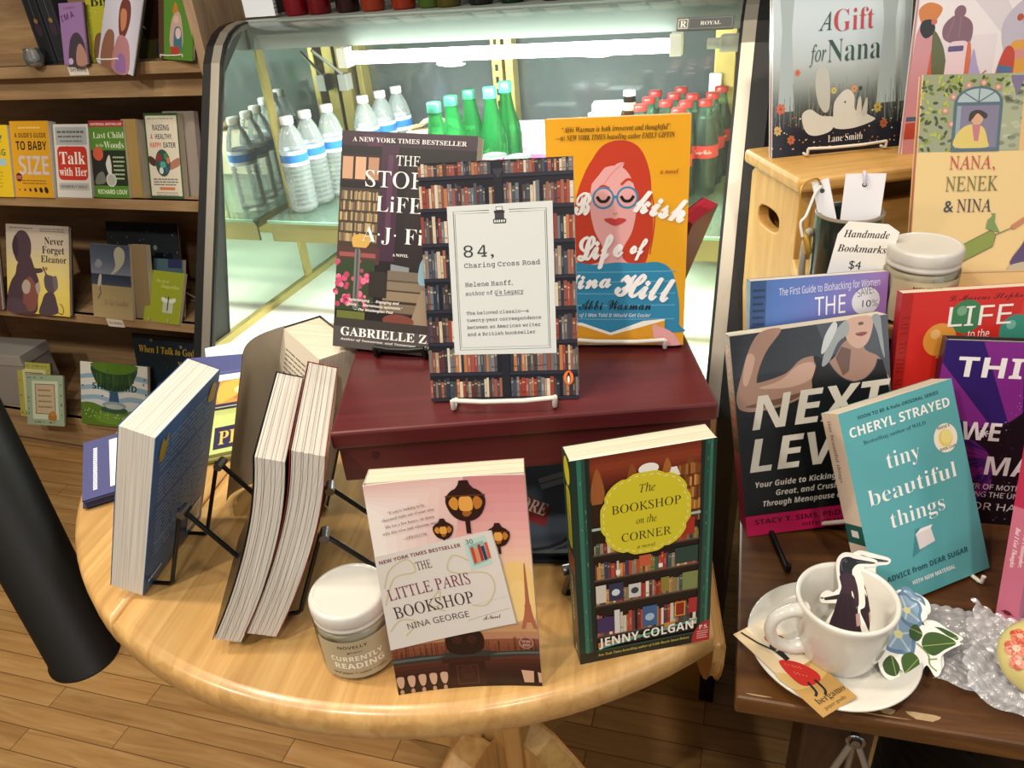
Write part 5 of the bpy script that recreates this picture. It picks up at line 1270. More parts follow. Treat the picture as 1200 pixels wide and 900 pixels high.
def art_paris(S):
    cols = ['#9a6454', '#d9ae74', '#ecd09a', '#e6b4a6', '#d99a9c', '#c98487']
    grad(S, 0, .2, 1, 1, cols, 20); 
    S.k += 1
    for i in range(8): S.poly([(0, .45+.02*i), (0, 1-.012*i), (.62-.075*i, 1-.02*i), (.50-.06*i, .66)], mixh('#dfb4ae', '#f3e8e2', (i+1)/8), step=(i > 0))
    S.blob([(.70, .30), (.86, .36), (.99, .34), (.99, .56), (.9, .62), (.8, .58), (.74, .45)], '#e9c47e', 4); S.blob([(.8, .34), (.97, .36), (.97, .5), (.86, .52)], '#ecc986', 4)
    # tower
    T = '#a8654a'
    S.poly([(.893, .295), (.918, .295), (.932, .325), (.962, .325), (.976, .295), (1.0, .295), (.978, .36), (.962, .43), (.954, .585), (.951, .61), (.945, .61), (.942, .585), (.934, .43), (.918, .36)], T); S.rect(.918, .345, .980, .352, T); S.rect(.926, .405, .97, .412, T)
    for i in range(9): S.line([(.936+.001*i, .40+.018*i), (.958-.0006*i, .412+.018*i)], .0004, T, step=(i == 0))
    # bottom: trees and bridge
    grad(S, 0, .0, 1, .245, ['#1d0d0d', '#2a1212', '#43201b', '#6d3a2a', '#8a5038'], 12)
    r = random.Random(8); S.k += 1
    for i in range(70): x = r.random(); S.line([(x, .17), (x+.01*(r.random()-.5), .20+.06*r.random())], .0006, '#4f261d', step=False)
    S.poly([(0, .185), (.18, .19), (.32, .18), (.36, .19), (.64, .19), (.72, .18), (1, .19), (1, .165), (.7, .15), (.6, .15), (.6, .12), (.38, .12), (.38, .145), (.25, .15), (0, .155)], '#2e3130'); S.poly([(0, .165), (.3, .165), (.36, .175), (.0, .180)], '#565d58'); S.poly([(.66, .165), (1, .17), (1, .182), (.72, .175)], '#565d58')
    S.rect(.37, .0, .62, .15, '#2c1110'); S.rect(.33, .135, .66, .16, '#361716'); S.frame(.42, .02, .57, .12, .0012, '#4a2320'); S.blob([(.44, .1), (.5, .12), (.55, .1), (.53, .05), (.46, .05)], '#3a1917', 4)
    S.blob([(.37, .26), (.42, .31), (.5, .325), (.58, .31), (.63, .26), (.62, .2), (.55, .175), (.45, .175), (.38, .2)], '#24100e', 5); S.circ(.45, .25, .035, '#3a1c17'); S.circ(.55, .25, .035, '#3a1c17')
    for i, x in enumerate((.03, .105, .18, .255, .33)):
        S.blob([(x-.022, .09), (x+.022, .09), (x+.024, .06), (x+.01, .035), (x-.012, .035), (x-.024, .06)], '#c9a38a', 3, step=(i == 0)); S.ell(x, .012, .014, .014, '#b88e78', n=10, step=False)
    S.poly([(.865, .085), (.95, .08), (.945, .02), (.88, .02)], '#c9a38a'); S.poly([(.975, .075), (1, .07), (1, .02), (.98, .02)], '#c9a38a')
    S.circ(.915, .225, .048, '#b98a7e', n=24); S.circ(.915, .225, .042, '#6d3d31', n=24); S.text('THE NEW', .885, .226, .012, '#caa397', x1=.945, style='sansb', res=1); S.text('BOOKS', .89, .208, .012, '#caa397', x1=.94, style='sansb', res=1)
    # lamps
    def lamp(cx, cy, s):
        I = '#2c1310'
        S.blob([(cx-1.0*s, cy+.05*s), (cx-.9*s, cy+.5*s), (cx-.45*s, cy+.85*s), (cx+.45*s, cy+.85*s), (cx+.9*s, cy+.5*s), (cx+1.0*s, cy+.05*s), (cx+.75*s, cy-.6*s), (cx+.3*s, cy-.95*s), (cx-.3*s, cy-.95*s), (cx-.75*s, cy-.6*s)], I, 4)
        S.blob([(cx-.85*s, cy+.1*s), (cx-.6*s, cy+.4*s), (cx-.38*s, cy+.2*s), (cx-.45*s, cy-.3*s), (cx-.7*s, cy-.25*s)], '#d08a34', 4); S.blob([(cx-.28*s, cy+.35*s), (cx+.28*s, cy+.35*s), (cx+.3*s, cy-.35*s), (cx-.3*s, cy-.35*s)], '#dfa04a', 4); S.blob([(cx+.85*s, cy+.1*s), (cx+.6*s, cy+.4*s), (cx+.38*s, cy+.2*s), (cx+.45*s, cy-.3*s), (cx+.7*s, cy-.25*s)], '#b9722c', 4)
        S.blob([(cx-.2*s, cy-.45*s), (cx+.25*s, cy-.45*s), (cx+.1*s, cy-.7*s), (cx-.15*s, cy-.7*s)], '#9b5a24', 4)
        S.poly([(cx-.5*s, cy+.8*s), (cx-.3*s, cy+1.05*s), (cx-.22*s, cy+1.3*s), (cx+.22*s, cy+1.3*s), (cx+.3*s, cy+1.05*s), (cx+.5*s, cy+.8*s)], I); S.line([(cx-1.0*s, cy+.45*s), (cx+1.0*s, cy+.45*s)], .0022*s/.12, '#5a2f20'); S.rect(cx-.12*s, cy-1.7*s, cx+.12*s, cy-.85*s, I)
    S.W, S.H = S.W, S.H
    def lampa(cx, cy, s):
        lamp_ = lamp
        old = S.poly
        def squash(pts, col, step=True): old([(x, cy+(y-cy)*.62) for x, y in pts], col, step)
        S.poly = squash; lamp(cx, cy, s); S.poly = old
    lampa(.617, .885, .125); lampa(.80, .735, .075); lampa(.455, .775, .065)
    # envelope
    S.poly([(0, .69), (.1, .695), (.3, .715), (.5, .735), (.76, .765), (.80, .62), (.865, .325), (.6, .29), (.35, .265), (.12, .245), (0, .238)], '#d9d3cd'); S.line([(.76, .765), (.80, .62), (.865, .325), (.6, .29)], .0009, '#a89c94')
    S.line([(.54, .345), (.83, .40)], .0004, '#9b9590'); S.line([(.60, .42), (.83, .46)], .0003, '#bdb7b0')
    for c in ([(.62, .62), (.50, .66), (.45, .60), (.52, .575), (.70, .57), (.745, .50), (.68, .42), (.58, .42)], [(.02, .46), (.10, .58), (.24, .60), (.20, .66), (.08, .62), (.03, .54)], [(.32, .46), (.38, .50), (.36, .43), (.30, .43), (.40, .40)], [(.02, .33), (.10, .38), (.20, .36), (.12, .30)]): S.line(c, .0012, '#c9bb92', smooth=True)
    S.poly([(.575, .715), (.715, .745), (.745, .615), (.605, .585)], '#b7d4cb'); S.poly([(.60, .70), (.70, .72), (.725, .63), (.625, .605)], '#8fb5b0'); S.k += 1
    for i, c in enumerate(('#c2452f', '#d98a5c', '#a8352a', '#2a3a58', '#c9604a')): S.poly([(.612+.023*i, .69-.012*(i % 2)+.005*i), (.632+.023*i, .695-.012*(i % 2)+.005*i), (.650+.023*i, .62+.005*i), (.630+.023*i, .615+.005*i)], c, step=False)
    S.text('30', .592, .705, .022, '#37585a', style='itb', rot=9)
    R = 8
    S.text('NEW YORK TIMES BESTSELLER', .025, .652, .016, '#7b3a3a', x1=.555, style='sansb', rot=R)
    S.text('THE', .255, .605, .040, '#4a2a33', x1=.355, style='serif', rot=R, res=3); S.text('LITTLE PARIS', .05, .478, .055, '#7c2c48', x1=.59, style='serif', rot=R, res=4); S.text('BOOKSHOP', .07, .388, .058, '#3a2832', x1=.60, style='serif', rot=R, res=4)
    S.text('NINA GEORGE', .14, .330, .029, '#4b4347', x1=.555, style='sans', rot=R, res=3); S.text('A Novel', .645, .345, .022, '#3a3036', x1=.765, style='script', rot=R)
    for i, (t, a, b) in enumerate((('“If you’re looking to be', .125, .36), ('charmed right out of your own', .085, .415), ('life for a few hours, sit down', .10, .41), ('with this wise and winsome novel.”', .075, .455), ('—OPRAH.COM', .20, .35))): S.text(t, a, .868-.030*i, .014, '#5d4a4e', x1=b, style='serif', rot=R, res=1)
book('paperback_book', 'paperback with Paris lamp post and torn envelope, standing at the front of the round table', .1225, .202, .027, (-.2673, .3625, TZ), 19.0, 9, .2, art_paris, spine='#d9c3bd', back='#c9a79a', bow=.0055)
wire_stand('book_easel', 'black wire easel behind the Paris lamp post paperback', BLACKM, (-.2225, .4165, TZ), 19, 9, .07, up=.11, leg=.1, lip=.012, r=.0024, pivot_h=.6, spread=22, front_bar=False)

def art_corner(S):
    S.rect(0, 0, 1, 1, '#14201d'); G1, G2, G3 = '#1e4a40', '#2f6f5d', '#12302a'
    S.rect(.12, .03, .90, 1, '#120d0f')
    grad(S, .12, .80, .90, 1, ['#1c0d0c', '#47160f', '#6b2416', '#8a3a20', '#6a2413'], 12)
    for x, c in ((.18, '#9a5a2c'), (.42, '#8a4a22'), (.66, '#a5622c'), (.82, '#74401f')): S.blob([(x-.05, .84), (x, .95), (x+.05, .84), (x+.02, .78), (x-.03, .78)], c, 3)
    S.rect(.12, .66, .28, .79, '#2a1511'); S.rect(.80, .66, .90, .9, '#5c3018')
    for i in range(5): spines(S, .74, .90, .64+.055*i, .69+.055*i, ['#a5662e', '#c98b45', '#7a4520', '#5a2b1c'], 500+i, .012, .02, .2, bands=False)
    LB = ['#c9c2b0', '#b04a35', '#7a2f24', '#e2d9c4', '#93806a', '#3f5a50', '#2f3d55', '#8c7a3c', '#c58a4a', '#5c3a44', '#a33a2c']
    for a, b, sd in ((.555, .61, 1), (.43, .515, 2), (.30, .385, 3), (.135, .25, 4)):
        spines(S, .14, .89, a, b, LB if sd != 2 else LB+['#b5432f']*2, 520+sd, .012, .03, .25); S.rect(.13, a-.012, .90, a-.002, '#3a2f2a'); S.rect(.13, a-.004, .90, a-.001, '#7d6a58')
    S.k += 1
    for x0, y0, x1, y1, c in ((.14, .31, .215, .40, '#cfc8bb'), (.235, .31, .34, .40, '#2a3350'), (.38, .31, .47, .38, '#c9cbcc'), (.62, .31, .68, .385, '#8a7d38'), (.78, .30, .90, .39, '#7c8450'), (.46, .46, .545, .515, '#c25a3a'), (.72, .44, .89, .52, '#27403a'), (.14, .15, .27, .23, '#3c2c5c'), (.27, .135, .31, .26, '#d6d3cf'), (.48, .14, .59, .25, '#3b5f8c'), (.72, .16, .81, .245, '#8c2418'), (.83, .17, .90, .25, '#a92c33')): S.rect(x0, y0, x1, y1, c, step=False)
    S.circ(.285, .352, .03, '#cfd6df'); S.circ(.425, .345, .028, '#3a3d40'); S.circ(.535, .19, .035, '#9fbad2'); S.frame(.725, .165, .805, .24, .001, '#d3a24e'); S.rect(.645, .10, .73, .14, '#c48a45'); S.rect(.84, .105, .90, .14, '#d8c0b0'); S.rect(.14, .07, .20, .10, '#b9763c'); S.rect(.2, .085, .46, .105, '#a88a62')
    S.rect(.29, .44, .32, .465, '#efeae0'); S.rect(.60, .44, .63, .46, '#efeae0'); S.rect(.78, .58, .86, .66, '#a32a23')
    S.poly([(.665, .865), (.685, .905), (.725, .905), (.75, .865)], '#ece6da'); S.ell(.53, .915, .07, .025, '#f0ede6')
    S.k += 1
    for x0, x1, c in ((0, .045, G3), (.045, .075, G2), (.075, .10, G1), (.10, .13, '#0e231f'), (.895, .92, '#0e231f'), (.92, .955, G1), (.955, .975, G2), (.975, 1, G3)): S.rect(x0, .0, x1, 1, c, step=False)
    r = random.Random(6); S.k += 1
    for i in range(60): x = r.choice([.06, .09, .94, .965]); y = r.random(); S.rect(x, y, x+.006, y+.02*r.random(), mixh('#2f6f5d', '#6d9a80', r.random()), step=False)
    S.rect(.13, .672, .27, .684, '#a3bfae'); S.rect(.80, .672, .90, .684, '#a3bfae')
    S.rect(0, 0, 1, .055, '#0d1814'); S.rect(.13, .052, .90, .062, '#1f4038'); S.poly([(.16, .065), (.9, .125), (.9, .135), (.16, .078)], '#57a08c')
    S.ell(1.0, .055, .13, .07, '#a3252c', a0=pi*.42, a1=pi*1.5) if 0 else S.poly([(1, 0)]+[(1-.14*sin(t), .01+.105*cos(t)) for t in [pi*.02+1.55*i/12 for i in range(13)]]+[(.865, 0)], '#a8242c')
    S.text('P.S.', .915, .07, .024, '#f2e9e4', x1=.985, style='serifb'); S.greek(.90, .99, .055, .005, '#dfb0ac', 4, .012)
    # medallion
    def med(k, col):
        ps = []
        for i in range(72):
            t = 2*pi*i/72; q = 1+.045*cos(4*t+pi)*1.0+(.03 if abs(math.cos(2*t)) > .80 else 0)-(.035 if .55 < abs(math.cos(2*t)) < .72 else 0)
            ps.append((.51+.325*k*q*cos(t), .715+.192*k*q*sin(t)))
        S.poly(ps, col); return ps
    med(1, '#d3c62e'); ps = med(.93, '#d3c62e'); S.k += 1
    for i in range(0, 72, 2): S.line([ps[i], ps[(i+1) % 72]], .0006, '#f0ebc0', step=False)
    K = '#2b2a14'
    S.text('The', .465, .815, .038, K, x1=.575, style='it', res=3); S.text('BOOKSHOP', .27, .735, .040, K, x1=.755, style='serif', res=4); S.text('on the', .44, .672, .034, K, x1=.585, style='it', res=3); S.text('CORNER', .335, .598, .040, K, x1=.69, style='serif', res=4); S.text('a novel', .445, .555, .018, K, x1=.575, style='it', res=2)
    S.text('JENNY COLGAN', .145, .078, .046, '#f0eee8', x1=.87, style='sansb', res=4, rot=.8); S.text('New York Times bestselling author of Little Beach Street Bakery', .135, .028, .014, '#cdbf5a', x1=.84, style='itb', rot=.6)
def sp_corner(S):
    S.rect(0, 0, 1, 1, '#15352e'); S.rect(.0, .0, .1, 1, '#2a5a4c'); S.ell(.55, .93, .4, .06, '#d3c62e'); S.rrect(.30, .58, .85, .86, .005, '#d3c62e'); S.text('The BOOKSHOP', .72, .61, .25, '#3a3718', style='serifb', rot=90) if 0 else S.greek(.42, .72, .83, .006, '#55501d', 14, .018)
    S.rect(.2, .46, .98, .55, '#8c2a26'); S.frame(.25, .47, .95, .54, .0008, '#c98a5a')
    S.k += 1; S.text('JENNY COLGAN', .35, .43, .022, '#ecebe4', style='sansb', rot=-90, res=3); S.ell(.55, .05, .1, .02, '#cfd3c9')
book('paperback_book', 'dark green paperback with yellow medallion and bookshop window, front right of the round table', .117, .206, .023, (-.1262, .4328, TZ), 28.7, 4.5, -.6, art_corner, spine='#15352e', back='#1c4a40', spine_art=sp_corner)
wire_stand('book_easel', 'black wire easel behind the green bookshop paperback', BLACKM, (-.092, .487, TZ), 28.7, 4.5, .10, up=.11, leg=.1, lip=.024, r=.0024, pivot_h=.6, spread=24, front_bar=False)

def art_next(S):
    S.rect(0, 0, 1, 1, '#0f1013'); grad(S, 0, .5, 1, 1, ['#101114', '#23252a', '#3a3d44', '#33363c'], 10); S.poly([(.55, 1), (1, 1), (1, .6), (.75, .55)], '#4a4f58')
    sk, sk2, sk3 = '#a58272', '#c7a493', '#6e5247'
    S.blob([(.20, 1.0), (.12, .93), (.05, .80), (.01, .70), (.03, .645), (.12, .63), (.16, .68), (.15, .78), (.22, .90), (.33, 1.0)], sk, 5)
    S.blob([(.03, .70), (.02, .65), (.10, .625), (.26, .63), (.42, .66), (.55, .72), (.60, .80), (.54, .85), (.44, .845), (.34, .79), (.20, .765), (.10, .755)], sk, 5)
    S.blob([(.16, .735), (.30, .76), (.42, .82), (.52, .82), (.5, .75), (.36, .72)], sk2, 4); S.blob([(.06, .655), (.2, .64), (.36, .655), (.46, .69), (.3, .675)], sk3, 4); S.blob([(.10, .90), (.06, .78), (.09, .76), (.15, .88)], sk2, 4)
    S.blob([(.56, .72), (.52, .85), (.60, .83), (.68, .85), (.72, .82), (.76, .84), (.80, .78), (.92, .78), (.97, .72), (.96, .60), (.72, .57), (.5, .60)], '#1b1e24', 4)
    S.blob([(.60, .79), (.66, .84), (.72, .90), (.82, .92), (.85, .85), (.94, .80), (.94, .70), (.80, .66), (.66, .68)], sk, 4); S.blob([(.92, .70), (.98, .72), (.99, .66), (.94, .64)], sk2, 4)
    S.poly([(.66, .83), (.70, .88), (.76, .86), (.74, .76), (.70, .74)], sk3)
    S.poly([(.50, .58), (.50, .74), (.545, .825), (.60, .835), (.645, .775), (.70, .73), (.77, .705), (.84, .715), (.90, .755), (.925, .80), (.955, .79), (.985, .70), (.99, .56)], '#14161b')
    S.line([(.60, .835), (.645, .775), (.70, .73), (.77, .705), (.84, .715), (.90, .755), (.925, .80)], .0012, '#3a3f48', smooth=True)
    S.blob([(.74, 1.0), (.73, .93), (.76, .88), (.82, .86), (.88, .90), (.90, 1.0)], sk2, 4); S.blob([(.79, .93), (.83, .935), (.87, .93), (.83, .915)], '#8c4a45', 3); S.ell(.83, .975, .018, .008, sk3); S.line([(.8, .922), (.86, .922)], .0006, '#5d2c2a')
    for i, (pts, c) in enumerate((([(.74, 1), (.66, .95), (.60, .88), (.57, .80), (.62, .82), (.68, .90), (.75, .94)], '#9aa0a4'), ([(.66, 1), (.60, .94), (.57, .86), (.61, .88), (.68, .97)], '#c7ccce'), ([(.90, 1), (.93, .92), (.95, .84), (.97, .80), (.96, .92), (.95, 1)], '#8e949a'))): S.blob(pts, c, 4)
    W_ = '#dad4c8'
    S.text('NEXT', .095, .535, .165, W_, x1=1.0, style='sansbi', res=4); S.text('LEVEL', .055, .325, .165, W_, x1=.97, style='sansbi', res=4)
    for t, a, b, v in (('Your Guide to Kicking Ass, Feeling', .085, .925, .245), ('Great, and Crushing Goals', .215, .86, .195), ('Through Menopause and Beyond', .125, .89, .145)): S.text(t, a, v, .028, '#d5d0c8', x1=b, style='sansbi', res=2)
    S.rect(0, 0, 1, .103, '#b3154f'); S.text('STACY T. SIMS, PhD, AND', .06, .055, .026, '#2a0814', x1=.80, style='sansb'); S.text('WITH SELENE YEAGER', .37, .02, .018, '#2a0814', x1=.85, style='sansb')
def sp_next(S):
    S.rect(0, 0, 1, 1, '#15161a'); S.rect(0, 0, 1, .10, '#b3154f'); S.text('NEXT LEVEL', .3, .93, .6*.1, '#a3203c', style='sansbi', rot=-90); S.rect(0, .1, 1, .42, '#8c1a3c')
    S.text('NEXT LEVEL', .25, .95, .055, '#c22348', style='sansbi', rot=-90, res=3)
book('paperback_book', 'large black paperback with flexing woman and magenta bottom band on the dark table', .1654, .2295, .026, (-.0002, .6921, RZ+.0005), 18.5, 18, 4.2, art_next, spine='#15161a', back='#33363c', spine_art=sp_next)
wire_stand('book_easel', 'black wire easel holding the large black paperback on the dark table', BLACKM, (.070, .725, RZ), 18.5, 18, .10, up=.13, leg=.05, lip=.068, r=.003, pivot_h=.5, spread=10, front_bar=False)

def art_tiny(S):
    S.rect(0, 0, 1, 1, '#5aa7ad'); S.k += 1
    for i in range(6): S.poly([(.38+.02*i, .0), (.60-.01*i, .0), (.80-.03*i, .75-.03*i), (.55+.02*i, .78-.03*i)], mixh('#59a6ac', '#529ea4', i/6), step=True)
    wh, K = '#f0f2ef', '#1d4a52'
    S.text('SOON TO BE A hulu ORIGINAL SERIES', .15, .945, .017, K, x1=.86, style='sansb'); S.text('CHERYL STRAYED', .06, .868, .048, wh, x1=.94, style='sansb', res=4); S.text('Bestselling author of WILD', .155, .818, .020, K, x1=.70, style='serif')
    S.circ(.845, .72, .105, '#ebe7d8', n=36); S.circ(.845, .72, .063, '#ddd073', n=30); S.circ(.855, .725, .05, '#e8dd8e', n=30); S.text('REESE’S', .79, .77, .014, '#4a4a40', x1=.90, style='sansb', res=1); S.text('BOOK CLUB', .775, .662, .014, '#4a4a40', x1=.92, style='sansb', res=1)
    S.text('tiny', .31, .665, .085, wh, x1=.60, style='serif', res=4); S.text('beautiful', .10, .515, .085, wh, x1=.88, style='serif', res=4); S.text('things', .24, .375, .085, wh, x1=.72, style='serif', res=4)
    S.poly([(.36, .20), (.46, .225), (.48, .33), (.43, .33)], '#3f878f'); S.poly([(.42, .305), (.56, .31), (.575, .24), (.43, .225)], '#dcd6d6'); S.poly([(.42, .305), (.47, .325), (.58, .325), (.56, .31)], '#ece8e8'); S.line([(.43, .225), (.425, .30)], .0008, '#b9b3b5')
    S.text('ADVICE from DEAR SUGAR', .11, .125, .027, K, x1=.84, style='sansb'); S.text('WITH NEW MATERIAL', .31, .068, .020, wh, x1=.70, style='sansb')
def sp_tiny(S):
    S.rect(0, 0, 1, 1, '#cbb8a8'); S.rect(0, .335, 1, .435, '#1f544e'); S.poly([(.3, .37), (.7, .37), (.7, .405), (.3, .405)], '#d9d4d0')
    S.text('tiny beautiful things', .28, .96, .026, '#3a2f2a', style='serif', rot=-90, res=2); S.text('CHERYL STRAYED', .28, .30, .022, '#3a2f2a', style='sans', rot=-90, res=2)
book('paperback_book', 'teal paperback with white cube and gold seal, leaning on the dark table beside the cup', .1405, .2008, .024, (.1302, .6065, RZ+.0045), 39.2, 27.5, .3, art_tiny, spine='#cbb8a8', back='#5aa7ad', spine_art=sp_tiny)
wire_stand('book_easel', 'white wire easel propping up the teal paperback', WHITEM, (.173, .674, RZ), 39.2, 27.5, .085, up=.11, leg=.1, lip=.036, r=.0022, pivot_h=.6, spread=20, front_bar=False, back_bar=False)

def art_gift(S):
    grad(S, 0, 0, 1, 1, ['#171a27', '#1d202b', '#4b4f50', '#8f9894', '#b3bdbe', '#bccad1', '#c3d1d8', '#c0cfd8', '#b4c4cd', '#a9bac4'], 90)
    for x, w in ((.10, .10), (.84, .12), (.97, .06)): S.poly([(x-w*.6, .22), (x+w*.6, .22), (x+w*.35, .6), (x+w*.8, 1), (x-w*.8, 1), (x-w*.35, .6)], '#a3b0b3')
    r = random.Random(12); S.k += 1
    for i in range(90): x = r.random(); y = .12+.10*r.random(); S.line([(x, y), (x+.03*(r.random()-.5), y+.06+.10*r.random())], .0006, r.choice(['#7c857c', '#5d6a5e', '#98a08e']), step=False)
    for i in range(70): S.circ(r.random(), .03+.16*r.random()**1.4, .003+.004*r.random(), r.choice(['#d9cfae', '#c97a4a', '#d8d3cc', '#b9653d']), n=6, step=(i % 12 == 0))
    for x, y, s, c in ((.06, .235, .035, '#c8644a'), (.18, .40, .022, '#c96a52'), (.60, .30, .024, '#cf9159'), (.45, .30, .022, '#c9b765'), (.78, .20, .032, '#b5a04c'), (.83, .12, .03, '#a35a35'), (.04, .13, .03, '#c9a668'), (.14, .08, .03, '#b9653d')):
        S.k += 1
        for a in range(7): t = a*2*pi/7; S.ell(x+s*.6*cos(t), y+s*.5*sin(t), s*.45, s*.22, c, n=8, rot=t, step=False)
        S.circ(x, y, s*.3, mixh(c, '#3a2a1a', .4), n=8)
    rb = '#c9c8c0'
    S.blob([(.38, .20), (.33, .26), (.31, .36), (.34, .42), (.40, .40), (.42, .33), (.42, .22)], '#b5b6ae', 5); S.blob([(.23, .14), (.22, .20), (.28, .22), (.36, .185), (.46, .17), (.44, .11), (.34, .09), (.27, .10)], '#cbc9c0', 5)
    S.blob([(.45, .18), (.46, .25), (.54, .30), (.60, .27), (.61, .20), (.66, .185), (.72, .165), (.76, .14), (.60, .11), (.46, .12)], rb, 5); S.circ(.535, .24, .007, '#23231f'); S.blob([(.62, .17), (.63, .24), (.65, .26), (.66, .18)], '#c4c2b8', 3); S.blob([(.66, .17), (.68, .23), (.70, .25), (.70, .17)], '#bcbab0', 3)
    S.line([(.62, .25), (.64, .29)], .001, '#2d3a2c'); S.ell(.645, .30, .014, .01, '#2d3a2c')
    S.text('A', .325, .585, .085, '#2f4648', x1=.42, style='it', res=4); S.text('Gift', .435, .575, .105, '#b33b3f', x1=.725, style='serif', res=4); S.text('for', .265, .445, .080, '#2c4a44', x1=.385, style='it', res=4); S.text('Nana', .395, .435, .112, '#26463c', x1=.78, style='serif', res=4)
    S.text('Lane Smith', .415, .052, .036, '#dfdcd6', x1=.675, style='serif', res=3)
book('picture_book', 'misty grey picture book with white rabbit shape, upright on the pine step stool', .1889, .27, .012, (-.0185, 1.1349, 1.1705), 22.9, 12.9, 0, art_gift, spine='#9a4a3c', back='#b9c9d2', hard=True, front='#b9c9d2')
wire_stand('book_stand', 'white wire stand under the misty grey picture book', WHITEM, (.068, 1.186, 1.1702), 22.9, 12.9, .11, up=.14, leg=.1, lip=.026, r=.002, pivot_h=.6, spread=20)

def art_bus(S0):
    S0.rect(0, 0, 1, 1, '#e3dcdf'); S = Surf(S0.mb, S0.o, S0.ax, S0.ay, S0.W*.86, S0.H*.73); S.k = 2; S.poly([(.3, 1), (.5, 1), (.75, .6), (.7, .55)], '#d3cbd2'); S.rect(.12, .30, .5, .75, '#dcd3d9')
    S.blob([(0, 0), (0, .78), (.08, .82), (.12, .7), (.13, .4), (.12, 0)], '#c88c92', 3); S.blob([(.10, .36), (.11, .75), (.15, .72), (.20, .45), (.21, .36)], '#c8523c', 3); S.rect(0, .22, .12, .25, '#4d5f78'); S.rect(0, .10, .10, .21, '#b3493c')
    S.blob([(.0, .93), (.06, .97), (.14, .93), (.10, .85), (.03, .84)], '#c97a35', 4); S.blob([(.03, .86), (.09, .86), (.11, .79), (.06, .75), (.02, .8)], '#23201f', 3); S.ell(.10, .85, .018, .018, '#c06a58')
    S.blob([(.10, .78), (.16, .72), (.20, .60), (.22, .42), (.14, .42)], '#5d6138', 4); S.blob([(.14, .5), (.2, .5), (.23, .38), (.14, .36)], '#b35c2c', 3)
    S.blob([(.17, .74), (.16, .82), (.22, .88), (.30, .86), (.34, .80), (.33, .70), (.25, .70)], '#7d5a68', 5); S.circ(.25, .90, .035, '#7d5a68'); S.line([(.19, .74), (.22, .86)], .0007, '#9d7a86'); S.line([(.26, .74), (.26, .87)], .0007, '#9d7a86')
    S.rrect(.20, .36, .33, .72, .008, '#dfc6cf'); S.rrect(.205, .655, .30, .69, .002, '#5d4d78'); S.blob([(.32, .70), (.35, .65), (.36, .36), (.33, .36)], '#c96a42', 3); S.blob([(.36, .66), (.40, .56), (.44, .44), (.36, .38)], '#a79cc8', 4); S.line([(.40, .46), (.46, .52)], .002, '#b3714d')
    S.blob([(.56, .62), (.52, .80), (.60, .93), (.72, .98), (.82, .95), (.86, .84), (.80, .70), (.66, .62)], '#b9b2c2', 5); S.blob([(.64, .84), (.68, .93), (.76, .93), (.82, .86), (.82, .78), (.76, .71), (.68, .74)], '#a8502f', 5); S.circ(.62, .84, .02, '#a8502f'); S.circ(.84, .83, .02, '#a8502f')
    for x in (.69, .775): S.circ(x, .84, .034, '#e6c6be', n=18); S.circ(x, .84, .027, '#a8502f', n=18); S.ell(x, .84, .008, .008, '#1d1412')
    S.line([(.70, .775), (.735, .765), (.77, .775)], .0012, '#5a1d14', smooth=True)
    S.blob([(.58, .66), (.68, .70), (.82, .70), (.94, .66), (.98, .36), (.60, .36)], '#d39a3c', 4); S.poly([(.70, .69), (.74, .66), (.78, .69)], '#a8502f'); S.rect(.60, .58, .70, .64, '#c98a84'); S.blob([(.56, .66), (.62, .62), (.62, .40), (.53, .38), (.52, .5)], '#b9432f', 4); S.poly([(.53, .55), (.62, .53), (.62, .49), (.525, .50)], '#4f6c96')
    S.blob([(.80, .36), (.78, .5), (.85, .62), (.96, .62), (1, .58), (1, .36)], '#1d1a20', 4); S.blob([(.82, .42), (.83, .54), (.90, .60), (.97, .54), (.96, .42), (.88, .37)], '#a8512f', 4); S.ell(.86, .49, .012, .018, '#f0ece8'); S.ell(.93, .50, .012, .018, '#f0ece8'); S.circ(.862, .49, .006, '#14100f'); S.circ(.932, .50, .006, '#14100f'); S.line([(.86, .43), (.89, .425), (.91, .44)], .001, '#5a1d14', smooth=True)
book('picture_book', 'pale picture book showing grandmother and child on a bus, behind the house-window book', .25, .26, .010, (.1475, 1.158, 1.1705), 22, 8, -1, art_bus, spine='#b98a90', back='#dfd8dc', hard=True, front='#e3dcdf')

